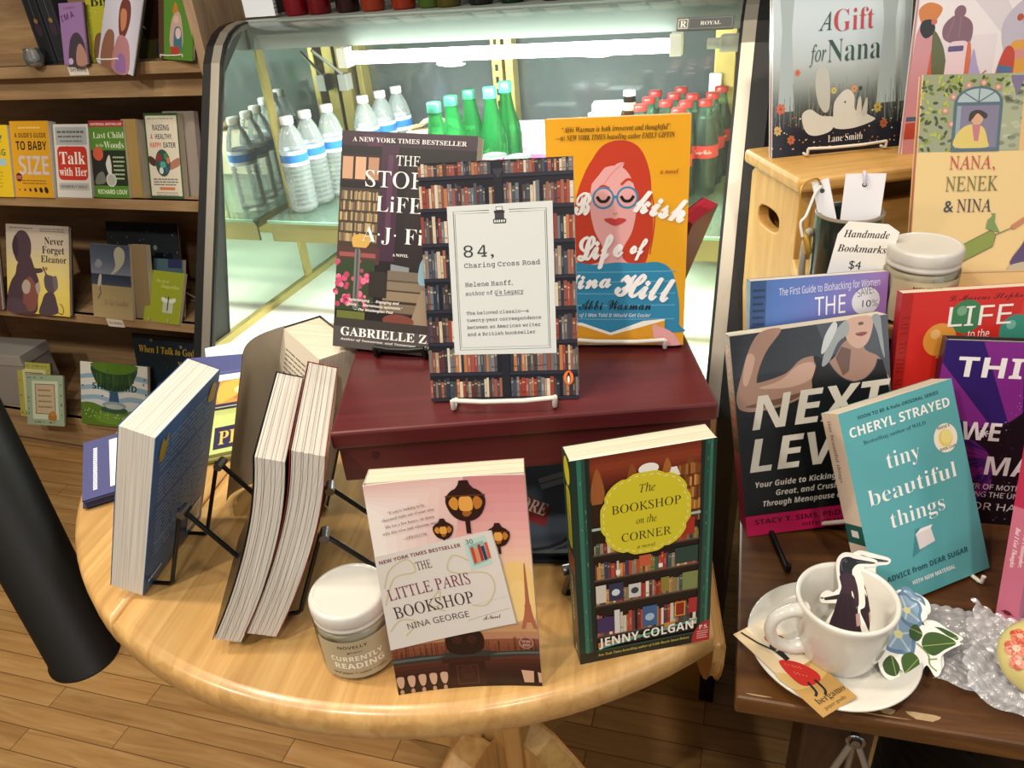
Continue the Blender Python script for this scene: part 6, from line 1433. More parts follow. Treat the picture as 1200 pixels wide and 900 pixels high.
def art_nenek(S):
    S.rect(0, 0, 1, 1, '#d9bd82'); S.rect(0, .655, 1, 1, '#8f9478'); r = random.Random(21)
    S.rect(.33, .66, .55, 1, '#9aa085'); S.k += 1
    for i in range(34): S.ell(.34+.13*r.random(), .67+.3*r.random(), .018, .010, r.choice(['#838970', '#a9ad93', '#767c66']), n=8, step=False)
    S.rect(.42, .655, .56, 1, '#d3aa72'); S.rect(.455, .68, .60, .93, '#7a5638'); S.rect(.465, .70, .59, .85, '#b59a70'); S.k += 1
    for i in range(6): S.rect(.47+.02*i, .70, .475+.02*i, .85, '#7a5638', step=False)
    for i in range(110):
        x = r.random()*.16 if i % 3 else r.random()*.42; y = .66+.33*r.random() if x < .13 else .92+.07*r.random()
        S.ell(x, y, .012, .007, r.choice(['#6b7a2c', '#4f5f2c', '#8c9a3c', '#3d4a2a', '#a3ad4a']), n=7, rot=r.random()*3, step=(i % 8 == 0))
    for x, y in ((.13, .90), (.19, .95), (.25, .96), (.10, .84), (.13, .78), (.31, .94)): S.circ(x, y, .014, '#bb8878', n=9); S.circ(x, y, .006, '#d9b3a0', n=7)
    S.poly([(.36, .99), (.42, .99), (.39, .90)], '#75688a')
    B = '#4f6470'
    S.poly([(.135, .66), (.135, .87)]+[(.235-.10*cos(t), .87+.075*sin(t)) for t in [pi*i/14 for i in range(15)]]+[(.335, .66)], B); S.poly([(.148, .875)]+[(.235-.087*cos(t), .875+.060*sin(t)) for t in [pi*i/14 for i in range(15)]], '#9fb0b3'); S.rect(.148, .672, .322, .86, '#77728a'); S.rect(.148, .672, .165, .86, '#8798a0')
    for t in (.25, .5, .75): S.line([(.235, .875), (.235-.087*cos(pi*t), .875+.06*sin(pi*t))], .0013, B)
    S.blob([(.15, .675), (.155, .735), (.20, .775), (.26, .765), (.285, .70), (.28, .672)], '#cdb866', 4); S.circ(.235, .80, .024, '#c99a7a'); S.blob([(.20, .79), (.205, .83), (.24, .84), (.275, .82), (.265, .80), (.235, .825), (.215, .80)], '#3a3228', 4); S.poly([(.215, .775), (.25, .775), (.245, .69), (.23, .69)], '#b3707c'); S.line([(.17, .70), (.25, .695), (.275, .69)], .0028, '#cdb866')
    S.rect(.135, .655, .335, .670, B)
    S.text('NANA,', .135, .575, .062, '#b0413f', x1=.325, style='serif', res=3); S.text('NENEK', .125, .475, .070, '#6d6c35', x1=.345, style='serif', res=3); S.text('&', .125, .38, .055, '#1b2a36', x1=.165, style='serifb', res=3); S.text('NINA', .18, .378, .062, '#2d1f40', x1=.325, style='serif', res=3)
    S.poly([(.195, .13), (.345, .215), (.355, .27), (.33, .29), (.20, .215), (.175, .17)], '#7c8a2c'); S.line([(.195, .13), (.345, .215), (.355, .27), (.33, .29), (.20, .215), (.175, .17)], .0008, '#3f4a1a', closed=True); S.poly([(.31, .30), (.315, .34), (.335, .36), (.325, .37), (.345, .37), (.345, .33), (.37, .28), (.345, .285)], '#6f8a45')
    S.line([(.355, .27), (.42, .30)], .0012, '#6f6a52'); S.line([(.42, .30), (.50, .36)], .006, '#b5764d'); S.blob([(.48, .34), (.50, .44), (.56, .46), (.62, .40), (.58, .33)], '#6d8a4a', 4); S.blob([(.43, .12), (.47, .22), (.52, .30), (.66, .33), (.70, .2), (.6, .1)], '#4d3562', 4); S.blob([(.42, .12), (.50, .14), (.50, .10), (.43, .09)], '#b3a48a', 3); S.blob([(.41, .09), (.48, .10), (.49, .065), (.41, .065)], '#5d7035', 3)
    S.blob([(.49, .52), (.5, .6), (.56, .66), (.64, .62), (.64, .5), (.56, .48)], '#2f261f', 4); S.blob([(.53, .5), (.56, .57), (.62, .55), (.61, .48)], '#b5764d', 3)
    S.poly([(0, .10), (.5, .10), (1, .12), (1, .0), (0, .0)], '#cfae72'); S.line([(.1, .09), (.7, .095)], .0016, '#a88a58'); S.text('Liza', .50, .03, .045, '#4a3d24', style='serif')
book('picture_book', 'tan picture book with window scene above title and green suitcase below, on the riser', .275, .245, .010, (.1520, .935, 1.0655), 20, 20, -3.5, art_nenek, spine='#a3524c', back='#cfae72', hard=True, front='#d9bd82')

def art_upg(S):
    grad(S, 0, 0, 1, 1, ['#4a6db5', '#5d7fc4'], 4); grad(S, .0, 0, 1, 1, ['#4b72b8', '#5577c0', '#6674bf', '#7d72bb', '#9a6db2'], 18, 0)
    S.rect(0, 0, .115, 1, '#39588f'); S.greek(.02, .11, .955, .010, '#26365c', 8, .028, seed=4)
    S.text('The First Guide to Biohacking for Women', .21, .932, .030, '#dde0ee', x1=.94, style='sans', rot=2, res=2); S.text('THE', .475, .838, .078, '#eceaf2', x1=.70, style='sans', res=3, rot=2); S.text('UPGRADE', .16, .64, .11, '#eceaf2', x1=.92, style='sans', res=3)
    S.circ(.845, .885, .102, '#d3d4de', n=32); S.text('SAVE!', .785, .903, .034, '#5d6068', x1=.90, style='sans', rot=12); S.text('10', .82, .860, .030, '#20222a', x1=.885, style='itb'); S.text('%', .89, .860, .03, '#7d8088', style='sans'); S.greek(.81, .88, .785, .014, '#8d9098', 1, .02)
book('paperback_book', 'blue to violet paperback with round discount sticker, behind the black paperback', .150, .268, .014, (-.006, .7445, RZ+.0005), 21, 13, -1.0, art_upg, spine='#39588f', back='#5577c0', front='#4b72b8')

def art_life(S):
    S.rect(0, 0, 1, 1, '#c9281f'); S.poly([(.62, 1), (.72, 1), (.66, .5), (.60, .5)], '#d03a31'); S.text('L. Marcus Stephens', .24, .955, .026, '#3d0f0d', x1=.66, style='script', res=2)
    for x, y, s, c in ((.34, .885, .085, '#3c7a4e'), (.22, .79, .085, '#d9913a'), (.60, .815, .08, '#3a8a78'), (.42, .70, .07, '#8a9a3c')):
        S.ell(x, y, s, s*.85, c, n=26); S.ell(x-s*.3, y+s*.3, s*.3, s*.25, mixh(c, '#ffffff', .3), n=14); S.poly([(x, y-s*.85), (x-.012, y-s*.95), (x+.012, y-s*.95)], c); S.line([(x, y-s*.95), (x+.01, y-s*.95-.2)], .0005, '#7d1410')
    S.text('LIFE', .25, .845, .085, '#efe9e6', x1=.57, style='sans', res=4); S.text('to the', .36, .79, .036, '#efe9e6', x1=.47, style='sans', res=2); S.text('MAX', .35, .52, .12, '#efe9e6', x1=.8, style='sans', res=3); S.rect(0, 0, .055, 1, '#a81f1a'); S.text('LIFE TO THE MAX', .012, .90, .030, '#6d1512', style='serif', rot=-90)
    S.blob([(.2, .28), (.3, .33), (.38, .30), (.3, .24)], '#c98a74', 3)
book('paperback_book', 'bright red paperback with balloons on its cover, leaning behind the purple book', .20, .254, .013, (.1395, .778, RZ+.0005), 17, 9, 0, art_life, spine='#a81f1a', back='#c9281f', front='#c9281f')

def art_this(S):
    S.rect(0, 0, 1, 1, '#2a1d66'); S.k += 1; c = (.62, .35)
    for i in range(12):
        a = 2*pi*i/12+.15; S.clipbox = (0, 0, 1, 1); S.poly([c, (c[0]+1.6*cos(a), c[1]+1.1*sin(a)), (c[0]+1.6*cos(a+.24), c[1]+1.1*sin(a+.24))], '#7c2a86', step=False)
    S.clipbox = None
    for i in range(26):
        a = 2*pi*i/26; S.clipbox = (0, .1, 1, .6); S.poly([(.45, .38), (.45+.3*cos(a), .38+.2*sin(a)), (.45+.3*cos(a+.1), .38+.2*sin(a+.1))], '#5d2170', step=(i == 0))
    S.clipbox = None
    S.blob([(.40, .0), (.46, .22), (.42, .38), (.30, .47), (.12, .49), (.10, .52), (.30, .54), (.48, .58), (.62, .70), (.72, .80), (.78, .92), (.92, .97), (1, .92), (1, 0)], '#16131d', 5)
    r = random.Random(31); S.k += 1
    for i in range(170):
        x, y = .45+.55*r.random(), r.random()*.95
        if x > .45+.35*max(0, y-.55): S.circ(x, y, .0015+.0035*r.random()**3, '#c9c4d6', n=5, step=False)
    S.k += 1
    for k in range(4): a = k*pi/4; S.line([(.345-.034*cos(a), .515-.022*sin(a)), (.345+.034*cos(a), .515+.022*sin(a))], .0012, '#e6e0ea', step=False)
    w = '#ece8ea'
    S.text('THIS', .10, .815, .105, w, x1=.63, style='sansb', res=4); S.text('BOY', .63, .61, .10, w, x1=1.0, style='sansb', res=4); S.text('WE', .20, .476, .10, w, x1=.45, style='sansb', res=4); S.text('MADE', .40, .285, .105, w, x1=.95, style='sansb', res=4)
    S.text('A MEMOIR OF MOTHERHOOD,', .12, .20, .030, w, x1=.90, style='sans'); S.text('AND FACING THE UNKNOWN', .12, .155, .030, w, x1=.86, style='sans'); S.text('TAYLOR HARRIS', .14, .08, .042, w, x1=.86, style='sans')
book('hardcover_book', 'purple and black book with starry figure, between the teal and pink books', .150, .212, .016, (.1765, .768, RZ+.0005), 5, 8, 0, art_this, spine='#1b1436', back='#16131d', hard=True, front='#2a1d66')

def art_pink(S):
    S.rect(0, 0, 1, 1, '#c9305f'); S.rect(0, 0, 1, .46, '#d98aa6')
def sp_pink(S):
    S.rect(0, 0, 1, 1, '#c46a84'); S.rect(0, .60, 1, 1, '#b3284c'); S.text('KRISTIN CHENOWETH', .42, .95, .016, '#ecd5d6', style='sansb', rot=-90)
    S.text('I’m No Philosopher,', .62, .52, .019, '#efdfe0', style='itb', rot=-90); S.text('But I Got Thoughts', .26, .50, .019, '#efdfe0', style='itb', rot=-90); S.ell(.5, .05, .2, .012, '#5d1a2c'); S.line([(.2, .045), (.5, .06), (.8, .045)], .0007, '#5d1a2c', smooth=True)
book('hardcover_book', 'pink hardcover standing spine-out at the right edge of the dark table', .14, .205, .019, (.249, .6195, RZ+.0035), 54, 8, -5, art_pink, spine='#c46a84', back='#c9305f', hard=True, front='#c9305f', spine_art=sp_pink)
# ------------------------------------------------------------------ books on the wall bookcase
GSH = 'books facing out on the wall bookcase'
def sb(label, W, H, T, x, y, z, lean, art, back='#3a3128', spine='#4a4036', yaw=0, tilt=0, name='paperback_book', **k):
    return book(name, label, W, H, T, (x, y, z), yaw, lean, tilt, art, spine=spine, back=back, pm=PM, group=GSH, **k)
def copies(src, n, dx, dy, labels):
    for i in range(n):
        c = copy_tree(src); M = src.matrix_world.copy() if 0 else Matrix(SRC[src.name]); M.translation = M.translation+Vector((dx*(i+1), dy*(i+1), 0)); c.matrix_world = M; c['label'] = labels[i]
SRC = {}
def keep(o, M): SRC[o.name] = M
def block(label, W, H, T, x, y, z, lean, col, pg, yaw=0):
    """copies behind the front book: mostly page edges seen from the side"""
    return book('paperback_book', label, W, H, T, (x, y, z), yaw, lean, 0, lambda S: S.rect(0, 0, 1, 1, col), spine=col, back=col, front=col, pm=PM, group=GSH, pages=pg)
def a_happy(S):
    S.rect(0, 0, 1, 1, '#d8b71f'); S.text('HAPPY', .1, .76, .1, '#2c5560', x1=.86, style='sansb'); S.text('SLEEPING', .06, .58, .09, '#57624a', x1=.9, style='sansb'); S.rrect(.3, .44, .9, .54, .006, '#9db8c4'); S.text('baby', .42, .46, .05, '#e6e6de', style='script'); S.greek(.2, .8, .34, .012, '#8f7d20', 5, .05)
sb('yellow paperback cut by the left photo edge, second shelf, beside the orange-yellow one', .15, .195, .02, -2.205, 1.572, .9335, 19, a_happy, spine='#c9a41c')
def a_dude(S):
    S.rect(0, 0, 1, 1, '#cf981c'); S.text('TAYLOR CALMUS'[0:0]+'A', 0, 0, .001, '#cf981c') if 0 else S.greek(.22, .8, .905, .018, '#e3c77c', 1, 0)
    S.text('A DUDE’S GUIDE', .10, .785, .062, '#3a2c14', x1=.92, style='sansb'); S.text('TO BABY', .12, .625, .115, '#1c1812', x1=.92, style='sansb', res=3); S.text('SIZE', .15, .30, .25, '#b9b0b6', x1=.94, style='sansb', res=3); S.text('SIZE', .165, .312, .235, '#cbbcae', x1=.925, style='sans', res=3)
    S.circ(.13, .265, .085, '#5d1c1c'); S.greek(.05, .2, .27, .014, '#c98a7a', 2, .025); S.greek(.2, .85, .215, .012, '#6b5014', 2, .035)
    for i in range(6): S.ell(.12+.14*i, .10, .014+.007*i, .012+.007*i, '#2a2014', n=10, rot=.5)
sb('orange-yellow paperback with big outlined SIZE lettering on the second shelf', .1409, .2044, .026, -2.0506, 1.5748, .9335, 19.8, a_dude, spine='#c9941c', pages=PAGESW)
def a_talk(S):
    S.rect(0, 0, 1, 1, '#d3d1cd'); S.rect(.05, .72, .95, .96, '#a9adb0'); S.greek(.1, .9, .88, .03, '#5d6266', 1, 0); S.greek(.12, .9, .82, .024, '#5d6266', 1, 0, seed=2); S.greek(.18, .84, .76, .022, '#6b6f72', 1, 0, seed=3)
    S.rrect(.07, .24, .93, .70, .014, '#c23322'); S.poly([(.35, .68), (.42, .68), (.36, .715)], '#c23322'); S.text('Talk', .13, .46, .175, '#f0ebe4', x1=.87, style='serifb', res=4); S.text('with Her', .10, .30, .12, '#f0ebe4', x1=.90, style='serifb', res=3)
    S.rrect(.06, .10, .94, .20, .006, '#b3b3ae'); S.text('KIMBERLY WOLF', .12, .13, .04, '#55565a', x1=.88, style='sansb')
sb('grey-white paperback with red speech bubble reading Talk on the second shelf', .1224, .1936, .018, -1.9044, 1.5835, .9335, 20.6, a_talk, spine='#b9b8b4', pages=PAGESW)
def a_last(S):
    S.rect(0, 0, 1, 1, '#4f7d2a'); S.rect(0, .92, 1, 1, '#9c2f33'); S.text('NATIONAL BESTSELLER', .05, .94, .03, '#e0c9c0', x1=.95, style='sansb'); S.rect(0, .16, 1, .62, '#1d2b17'); S.rect(.0, .16, .5, .62, '#22201d')
    S.text('Last Child', .10, .775, .085, '#e0e4cf', x1=.98, style='serif', res=3); S.text('in the', .16, .665, .045, '#d3dcc0', x1=.38, style='serif'); S.text('Woods', .40, .645, .095, '#e3e7d3', x1=.96, style='serif', res=3)
    S.circ(.2, .575, .15, '#c0553a'); S.blob([(.42, .48), (.52, .56), (.56, .40), (.52, .28), (.45, .32), (.40, .42)], '#c9c8c2', 4); S.circ(.52, .235, .15, '#c4c5be'); S.circ(.52, .235, .12, '#a3a79c'); S.blob([(.05, .18), (.12, .3), (.3, .34), (.34, .2)], '#6b6f66', 4); S.greek(.62, .95, .52, .02, '#a9b894', 6, .055)
    S.text('RICHARD LOUV', .1, .05, .06, '#d9e3c0', x1=.95, style='sansb')
sb('green paperback with orange circle and dark photo band on the second shelf', .118, .1994, .018, -1.776, 1.5894, .9335, 18, a_last, spine='#3f6a22')
b = book('paperback_book', 'tan-edged paperback turned page edges out, behind the green one on the second shelf', .05, .200, .05, (-1.672, 1.600, .9335), 0, 17, 0, lambda S: (S.rect(0, 0, 1, 1, '#9b7f48'), S.greek(.05, .35, .9, .006, '#7d6436', 12, .06)), spine='#b39a62', back='#8a6f3c', front='#9b7f48', pm=PM, group=GSH)
def a_rais(S):
    S.rect(0, 0, 1, 1, '#2b4a28'); S.rect(.05, .03, .96, .97, '#cfc7b4'); S.greek(.1, .9, .93, .012, '#8a8d84', 1, 0)
    S.text('RAISING', .24, .80, .065, '#2c3a4a', x1=.72, style='sansb'); S.text('A', .16, .70, .06, '#a33a34', x1=.22, style='sansb'); S.text('HEALTHY,', .30, .70, .06, '#2c3a4a', x1=.80, style='sansb'); S.text('HAPPY', .12, .60, .062, '#c2553f', x1=.46, style='sansb'); S.text('EATER', .52, .60, .062, '#2c3a4a', x1=.88, style='sansb')
    S.blob([(.06, .50), (.2, .48), (.28, .42), (.2, .38), (.06, .42)], '#4a2c20', 4); S.blob([(.95, .48), (.8, .46), (.62, .40), (.64, .34), (.8, .36), (.95, .40)], '#a3705a', 4)
    S.ell(.46, .42, .22, .16, '#2f4a48'); S.ell(.36, .48, .07, .05, '#8a2c2c'); S.ell(.56, .50, .06, .04, '#3f7a4a'); S.ell(.46, .40, .09, .04, '#3f9a8a'); S.ell(.40, .33, .06, .04, '#c9cfc4'); S.ell(.56, .34, .05, .04, '#3a5a7a'); S.ell(.62, .45, .05, .04, '#c06a4a')
    S.greek(.14, .88, .22, .016, '#6b6f70', 3, .032); S.rrect(.3, .10, .76, .135, .003, '#c2714a'); S.greek(.2, .85, .06, .014, '#9a958a', 2, .028)
sb('white-fronted paperback with green border and plate of food on the second shelf', .1099, .2143, .02, -1.5944, 1.5977, .9335, 17.1, a_rais, spine='#2b4a28')
block('grey copy standing just behind the green-bordered paperback', .10, .213, .016, -1.549, 1.622, .9335, 16, '#8a8078', PAGESW)
# third shelf
def a_ele(S):
    grad(S, 0, 0, 1, 1, ['#cdb74e', '#d6c264', '#cfc07c', '#bcae9a', '#b0a69c'], 14); E1, E2 = '#4a3640', '#6a4640'
    S.blob([(.02, .0), (.0, .18), (.06, .34), (.14, .44), (.18, .56), (.30, .62), (.38, .66), (.46, .50), (.52, .36), (.50, .18), (.44, .0)], E1, 5); S.blob([(.26, .05), (.28, .3), (.36, .42), (.46, .34), (.50, .2), (.44, .04)], '#7a4a42', 5); S.blob([(.14, .62), (.12, .80), (.20, .92), (.32, .92), (.40, .82), (.40, .68), (.36, .58), (.46, .52), (.56, .52), (.58, .48), (.46, .46), (.34, .50), (.24, .54)], E1, 5)
    S.blob([(.12, .66), (.10, .78), (.16, .88), (.20, .74), (.18, .64)], '#3a2a34', 4); S.blob([(.0, .0), (.02, .14), (.16, .16), (.30, .08), (.30, .0)], '#54404a', 4); S.blob([(.24, .30), (.30, .38), (.38, .34), (.36, .24), (.28, .22)], '#a89a8c', 4); S.blob([(.46, .32), (.52, .36), (.54, .28), (.5, .22)], '#a0948a', 4)
    S.blob([(.62, .30), (.60, .40), (.62, .46), (.58, .52), (.60, .54), (.65, .46), (.74, .44), (.80, .38), (.78, .28), (.70, .24)], '#544a50', 4); S.blob([(.74, .42), (.80, .44), (.82, .32), (.76, .28)], '#6a5e62', 4); S.blob([(.52, .0), (.56, .14), (.62, .24), (.74, .26), (.80, .14), (.80, .02)], '#4a3e44', 4); S.line([(.80, .04), (.88, .02), (.90, .08), (.85, .14)], .003, '#4a3e44', smooth=True)
    S.circ(.64, .52, .02, '#a3622c'); S.greek(.06, .45, .955, .012, '#7d7468', 1, 0); S.greek(.55, .95, .955, .012, '#7d7468', 2, .025, seed=4)
    K = '#231f1e'; S.text('Never', .62, .79, .085, K, x1=.92, style='serifb', res=3); S.text('Forget', .58, .69, .085, K, x1=.93, style='serifb', res=3); S.text('Eleanor', .56, .59, .080, K, x1=.96, style='serifb', res=3)
sb('yellow picture book with a big grey-brown elephant and a small one on the third shelf', .2561, .2703, .014, -2.2683, 1.5616, .5675, 24, a_ele, spine='#c9bfae', name='picture_book', hard=True, front='#b9ad98', yaw=-.5)
sb('dusky pink picture book cut by the left photo edge on the third shelf', .22, .265, .013, -2.515, 1.566, .5675, 20, lambda S: (S.rect(0, 0, 1, 1, '#6b4640'), S.blob([(.2, .2), (.3, .7), (.7, .8), (.8, .3)], '#7d5a50')), name='picture_book', hard=True, spine='#5d3c38')
def a_bye(S):
    grad(S, 0, .0, 1, .45, ['#a8946c', '#94855f'], 6); grad(S, 0, .45, 1, .60, ['#3a4254', '#232a40'], 4); grad(S, 0, .60, 1, 1, ['#6f7684', '#4a5266', '#3c4358'], 10)
    S.blob([(.5, .60), (.62, .72), (.60, .9), (.72, .98), (.86, .92), (.84, .78), (.68, .66)], '#a3a38e', 5); S.blob([(.1, .72), (.2, .8), (.3, .74), (.2, .68)], '#7a808a', 4); S.blob([(.15, .44), (.2, .58), (.26, .58), (.22, .42)], '#a9a99c', 3); S.line([(.2, .44), (.22, .34), (.14, .26)], .004, '#4a4a48'); S.text('To Say Goodbye', .3, .18, .075, '#5a5242', x1=.9, style='it', res=2)
sb('curled paperback of a figure on a beach under moonlit sky on the third shelf', .150, .2182, .012, -1.935, 1.5759, .5675, 20, a_bye, spine='#4a5266', tilt=-1)
block('tan-edged copy behind the beach-and-moon paperback on the third shelf', .062, .216, .02, -1.792, 1.590, .5675, 18, '#7d6a4c', PAGES)
def a_star(S):
    grad(S, 0, 0, 1, 1, ['#27383c', '#16232a', '#0b1218'], 8); r = random.Random(3); S.k += 1
    for i in range(30): S.circ(r.random(), .35+.6*r.random(), .004+.008*r.random()**2, '#5d686c', n=6, step=False)
    S.circ(.68, .70, .028, '#6d7a6c'); S.text('STAR', .55, .40, .10, '#4a5654', x1=.88, style='serif', res=3); S.text('LITTLE', .15, .40, .08, '#3a4644', x1=.48, style='serif')
sb('dark night-sky picture book with faint STAR lettering at the back of the third shelf', .272, .2445, .012, -1.9699, 1.690, .5675, 18.4, a_star, spine='#10181c', name='picture_book', hard=True, front='#10181c')
def a_dfly(S):
    S.rect(0, 0, 1, 1, '#8a9420'); S.text('The Gift of', .25, .78, .055, '#c5cc8a', x1=.6, style='it'); S.text('Dragonflies', .40, .68, .06, '#c5cc8a', x1=.90, style='it'); S.rect(.50, .20, .78, .48, '#a9b39c'); S.blob([(.46, .5), (.60, .46), (.62, .40), (.46, .42)], '#c9cfc0', 3); S.blob([(.82, .5), (.66, .46), (.64, .40), (.82, .42)], '#c9cfc0', 3); S.line([(.64, .52), (.63, .24)], .004, '#2a3020')
sb('lime green gift book with a dragonfly at the right end of the third shelf', .1344, .150, .012, -1.7523, 1.581, .5675, 30, a_dfly, spine='#5f6c1c', name='gift_book', tilt=-1.5, yaw=-1.9)
sb('blue-green book half hidden behind the lime dragonfly book', .11, .17, .012, -1.742, 1.612, .5675, 24, lambda S: (S.rect(0, 0, 1, 1, '#3c5560'), S.rect(.5, .85, .95, 1, '#1c2450'), S.rect(0, 0, .4, .5, '#2f5638')), spine='#2f5638')
wire_stand('book_stand', 'white wire stand behind the lime dragonfly book', WHITEM, (-1.690, 1.622, .567), 0, 28, .07, up=.12, leg=.07, lip=.045, r=.0018, pivot_h=.6, spread=16, front_bar=False)
# bottom shelf
def a_tree(S):
    grad(S, 0, .2, 1, 1, ['#a9b3b9', '#c3c2bd', '#c9c8c3'], 6)
    S.clipbox = (0, 0, 1, 1)
    for v in (.44, .60, .78): S.blob([(-.05, v), (.25, v+.05), (.5, v), (.75, v+.06), (1.05, v+.02), (1.05, v-.05), (.75, v-.02), (.5, v-.07), (.25, v-.02), (-.05, v-.06)], '#7f9bb0', 4)
    S.clipbox = (0, 0, 1, 1); S.blob([(-.05, .30), (.15, .36), (.35, .30), (.6, .24), (.85, .30), (1.05, .26), (1.05, -.05), (-.05, -.05)], '#4d6b1c', 4); S.blob([(.2, .16), (.5, .22), (.8, .14), (.7, .05), (.3, .05)], '#5d7d24', 4); S.clipbox = None
    r = random.Random(17); S.k += 1
    for i in range(60): S.circ(.05+.9*r.random(), .10+.16*r.random(), .006, '#c9cfae', n=6, step=False)
    S.poly([(.44, .56), (.56, .56), (.58, .36), (.42, .36)], '#2f4a6b'); S.ell(.5, .34, .18, .06, '#7d8a8e'); S.ell(.5, .27, .20, .06, '#2a4a34'); S.ell(.5, .32, .14, .04, '#9aa3a3')
    S.blob([(.20, .98), (.22, .72), (.32, .60), (.5, .56), (.68, .60), (.78, .72), (.82, .98)], '#1f3d1c', 5); S.blob([(.20, 1.0), (.22, .90), (.4, .84), (.62, .84), (.8, .9), (.82, 1.0)], '#4a6b1c', 4); S.k += 1
    for i in range(26): x = .24+.54*r.random(); S.line([(x, .84), (x+.01, .62)], .0012, r.choice(['#35551f', '#16301a', '#49662a']), step=False)
    for i in range(14): S.ell(r.random(), .42+.5*r.random(), .016, .013, '#3a4450', n=8, rot=r.random())
    S.text('SHEPHERD', .18, .58, .10, '#142a1c', x1=.84, style='sansb')
sb('wide picture book with weeping green tree over a blue stream on the bottom shelf', .2723, .2106, .016, -2.1561, 1.560, .1605, 24, a_tree, spine='#5d6468', name='picture_book', hard=True, front='#9aa3a3', yaw=2)
def a_pray(S):
    S.rect(0, 0, 1, 1, '#10202a'); r = random.Random(2); S.k += 1
    for i in range(24): S.circ(r.random(), .5+.5*r.random(), .006, '#47545a', n=6, step=False)
    S.circ(.28, .95, .02, '#6b7674'); S.circ(.70, .90, .02, '#6b7674'); S.text('When I Talk to God,', .08, .80, .085, '#b99a2c', x1=.9, style='itb', res=2); S.text('You', .62, .66, .07, '#b99a2c', style='itb'); S.blob([(.62, .2), (.64, .6), (.72, .66), (.80, .6), (.84, .2)], '#8a4a1c', 4); S.blob([(.2, .1), (.24, .4), (.4, .46), (.5, .3), (.5, .1)], '#3a4a5a', 4)
sb('dark navy picture book with gold title, behind the weeping-tree book on the bottom shelf', .274, .29, .012, -1.955, 1.640, .1605, 12, a_pray, spine='#10202a', name='picture_book', hard=True, front='#10202a')
def card_art(c, d, seed):
    def f(S):
        S.rect(0, 0, 1, 1, c); S.rect(.16, .12, .86, .88, mixh(c, '#e6e6d8', .5)); S.rect(.24, .22, .78, .82, '#6d5a44'); S.rect(.26, .235, .76, .805, '#b3a184'); S.greek(.32, .70, .68, .03, '#7d6a4c', 4, .11, seed=seed)
        r = random.Random(seed); S.k += 1
        for i in range(26):
            t = r.random()*6.28; q = max(abs(cos(t)), abs(sin(t))); S.circ(.5+.44*cos(t)/q, .5+.44*sin(t)/q, .018, r.choice(d), n=7, step=False)
        S.blob([(.58, .12), (.6, .24), (.70, .27), (.80, .22), (.78, .10)], '#9c6a2c', 4); S.circ(.70, .24, .06, '#a87a34')
    return f
sb('yellow-bordered little gift book behind the green one on the bottom shelf', .150, .19, .010, -2.4205, 1.552, .1605, 22, card_art('#a39f4a', ['#7d5a2c', '#6b7a34', '#4a5a6b'], 5), spine='#8a8a4a', name='gift_book', hard=True, front='#a39f4a', tilt=2)
sb('pale green-bordered little gift book with bear at the left of the bottom shelf', .1595, .1701, .012, -2.3489, 1.5141, .1605, 26, card_art('#8d9f84', ['#3a3a4a', '#6b5a3a', '#4a6b5a'], 6), spine='#7d8d74', name='gift_book', hard=True, front='#8d9f84', yaw=1.4, tilt=2.8)
root = empty('storage_box', (-2.59, 1.60, .1605), rd(4)); tag(root, 'grey-white box cut by the left photo edge on the bottom shelf', 'box')
mb = MB(); mb.box(-.02, 0, 0, .20, .12, .20, 0, hexc('#8d8a86')); mb.build('carton', PM, root, bevel=.002); mb = MB(); mb.box(-.023, -.003, .165, .203, .123, .205, 0, hexc('#9b9894')); mb.build('lid', PM, root, bevel=.002)
# top shelf
ZT = 1.2725
for i, (x, c) in enumerate(((-1.80, '#1d2024'), (-1.752, '#24262b'))):
    root = empty('boxed_ornament', (x, 1.60, ZT)); tag(root, ('tall black gift box left of the purple book on the top shelf', 'tall black gift box with amber charm, touching the purple book on the top shelf')[i], 'box', 'black gift boxes on the top shelf')
    mb = MB(); mb.box(0, 0, 0, .044, .05, .19, 0, hexc(c)); S = Surf(mb, (0, 0, 0), (1, 0, 0), (0, 0, 1), .044, .19); S.frame(.08, .05, .92, .95, .0012, '#3c4048'); S.ell(.5, .42, .22, .08, '#3a2a3c'); S.ell(.5, .52, .14, .03, '#8a6a3c'); S.line([(.5, .9), (.5, .55)], .001, '#6b6f76'); mb.build('carton', PM, root, bevel=.001)
    mb = MB(); mb.box(-.0008, -.0008, .15, .0448, .0508, .1915, 0, hexc(mixh(c, '#ffffff', .06))); mb.build('lid', PM, root)
root = empty('glass_votive', (-1.795, 1.572, ZT)); tag(root, 'small clear glass votive in front of the black gift boxes on the top shelf', 'votive')
mb = MB(); mb.lathe([(.016, 0), (.022, .006), (.024, .022), (.018, .036), (.020, .042), (.018, .042), (.016, .036), (.021, .022), (.018, .008), (.0005, .006)], 28); mb.build('glass', thin_glass('clear_votive_glass', (.93, .95, .97), 2.0, .02, '#dfe6ea', .12), root)
mb = MB(); mb.lathe([(.0005, .0085), (.015, .009), (.019, .02), (.0005, .021)], 24); mb.build('wax', mat('pale_blue_wax', '#8f9aa3', .5), root)
def a_purp(S):
    S.rect(0, 0, 1, 1, '#8d6a9c'); S.text('COREY', .2, .90, .035, '#5d4470', x1=.7, style='sansb'); S.text('I’M A', .08, .70, .10, '#3a2440', x1=.62, style='sansb', rot=14); S.blob([(.25, .0), (.3, .34), (.5, .5), (.75, .5), (.95, .30), (.9, .0)], '#3c333c', 5); S.blob([(.55, .0), (.58, .24), (.75, .34), (.95, .20), (.95, .0)], '#a3786a', 4); S.circ(.3, .06, .10, '#b5a3bf')
sb('lilac picture book with a dark-haired head, left of the yellow dotted book, top shelf', .074, .140, .010, -1.700, 1.568, ZT, 18, a_purp, spine='#7d5a8c', name='picture_book', hard=True, front='#8d6a9c')
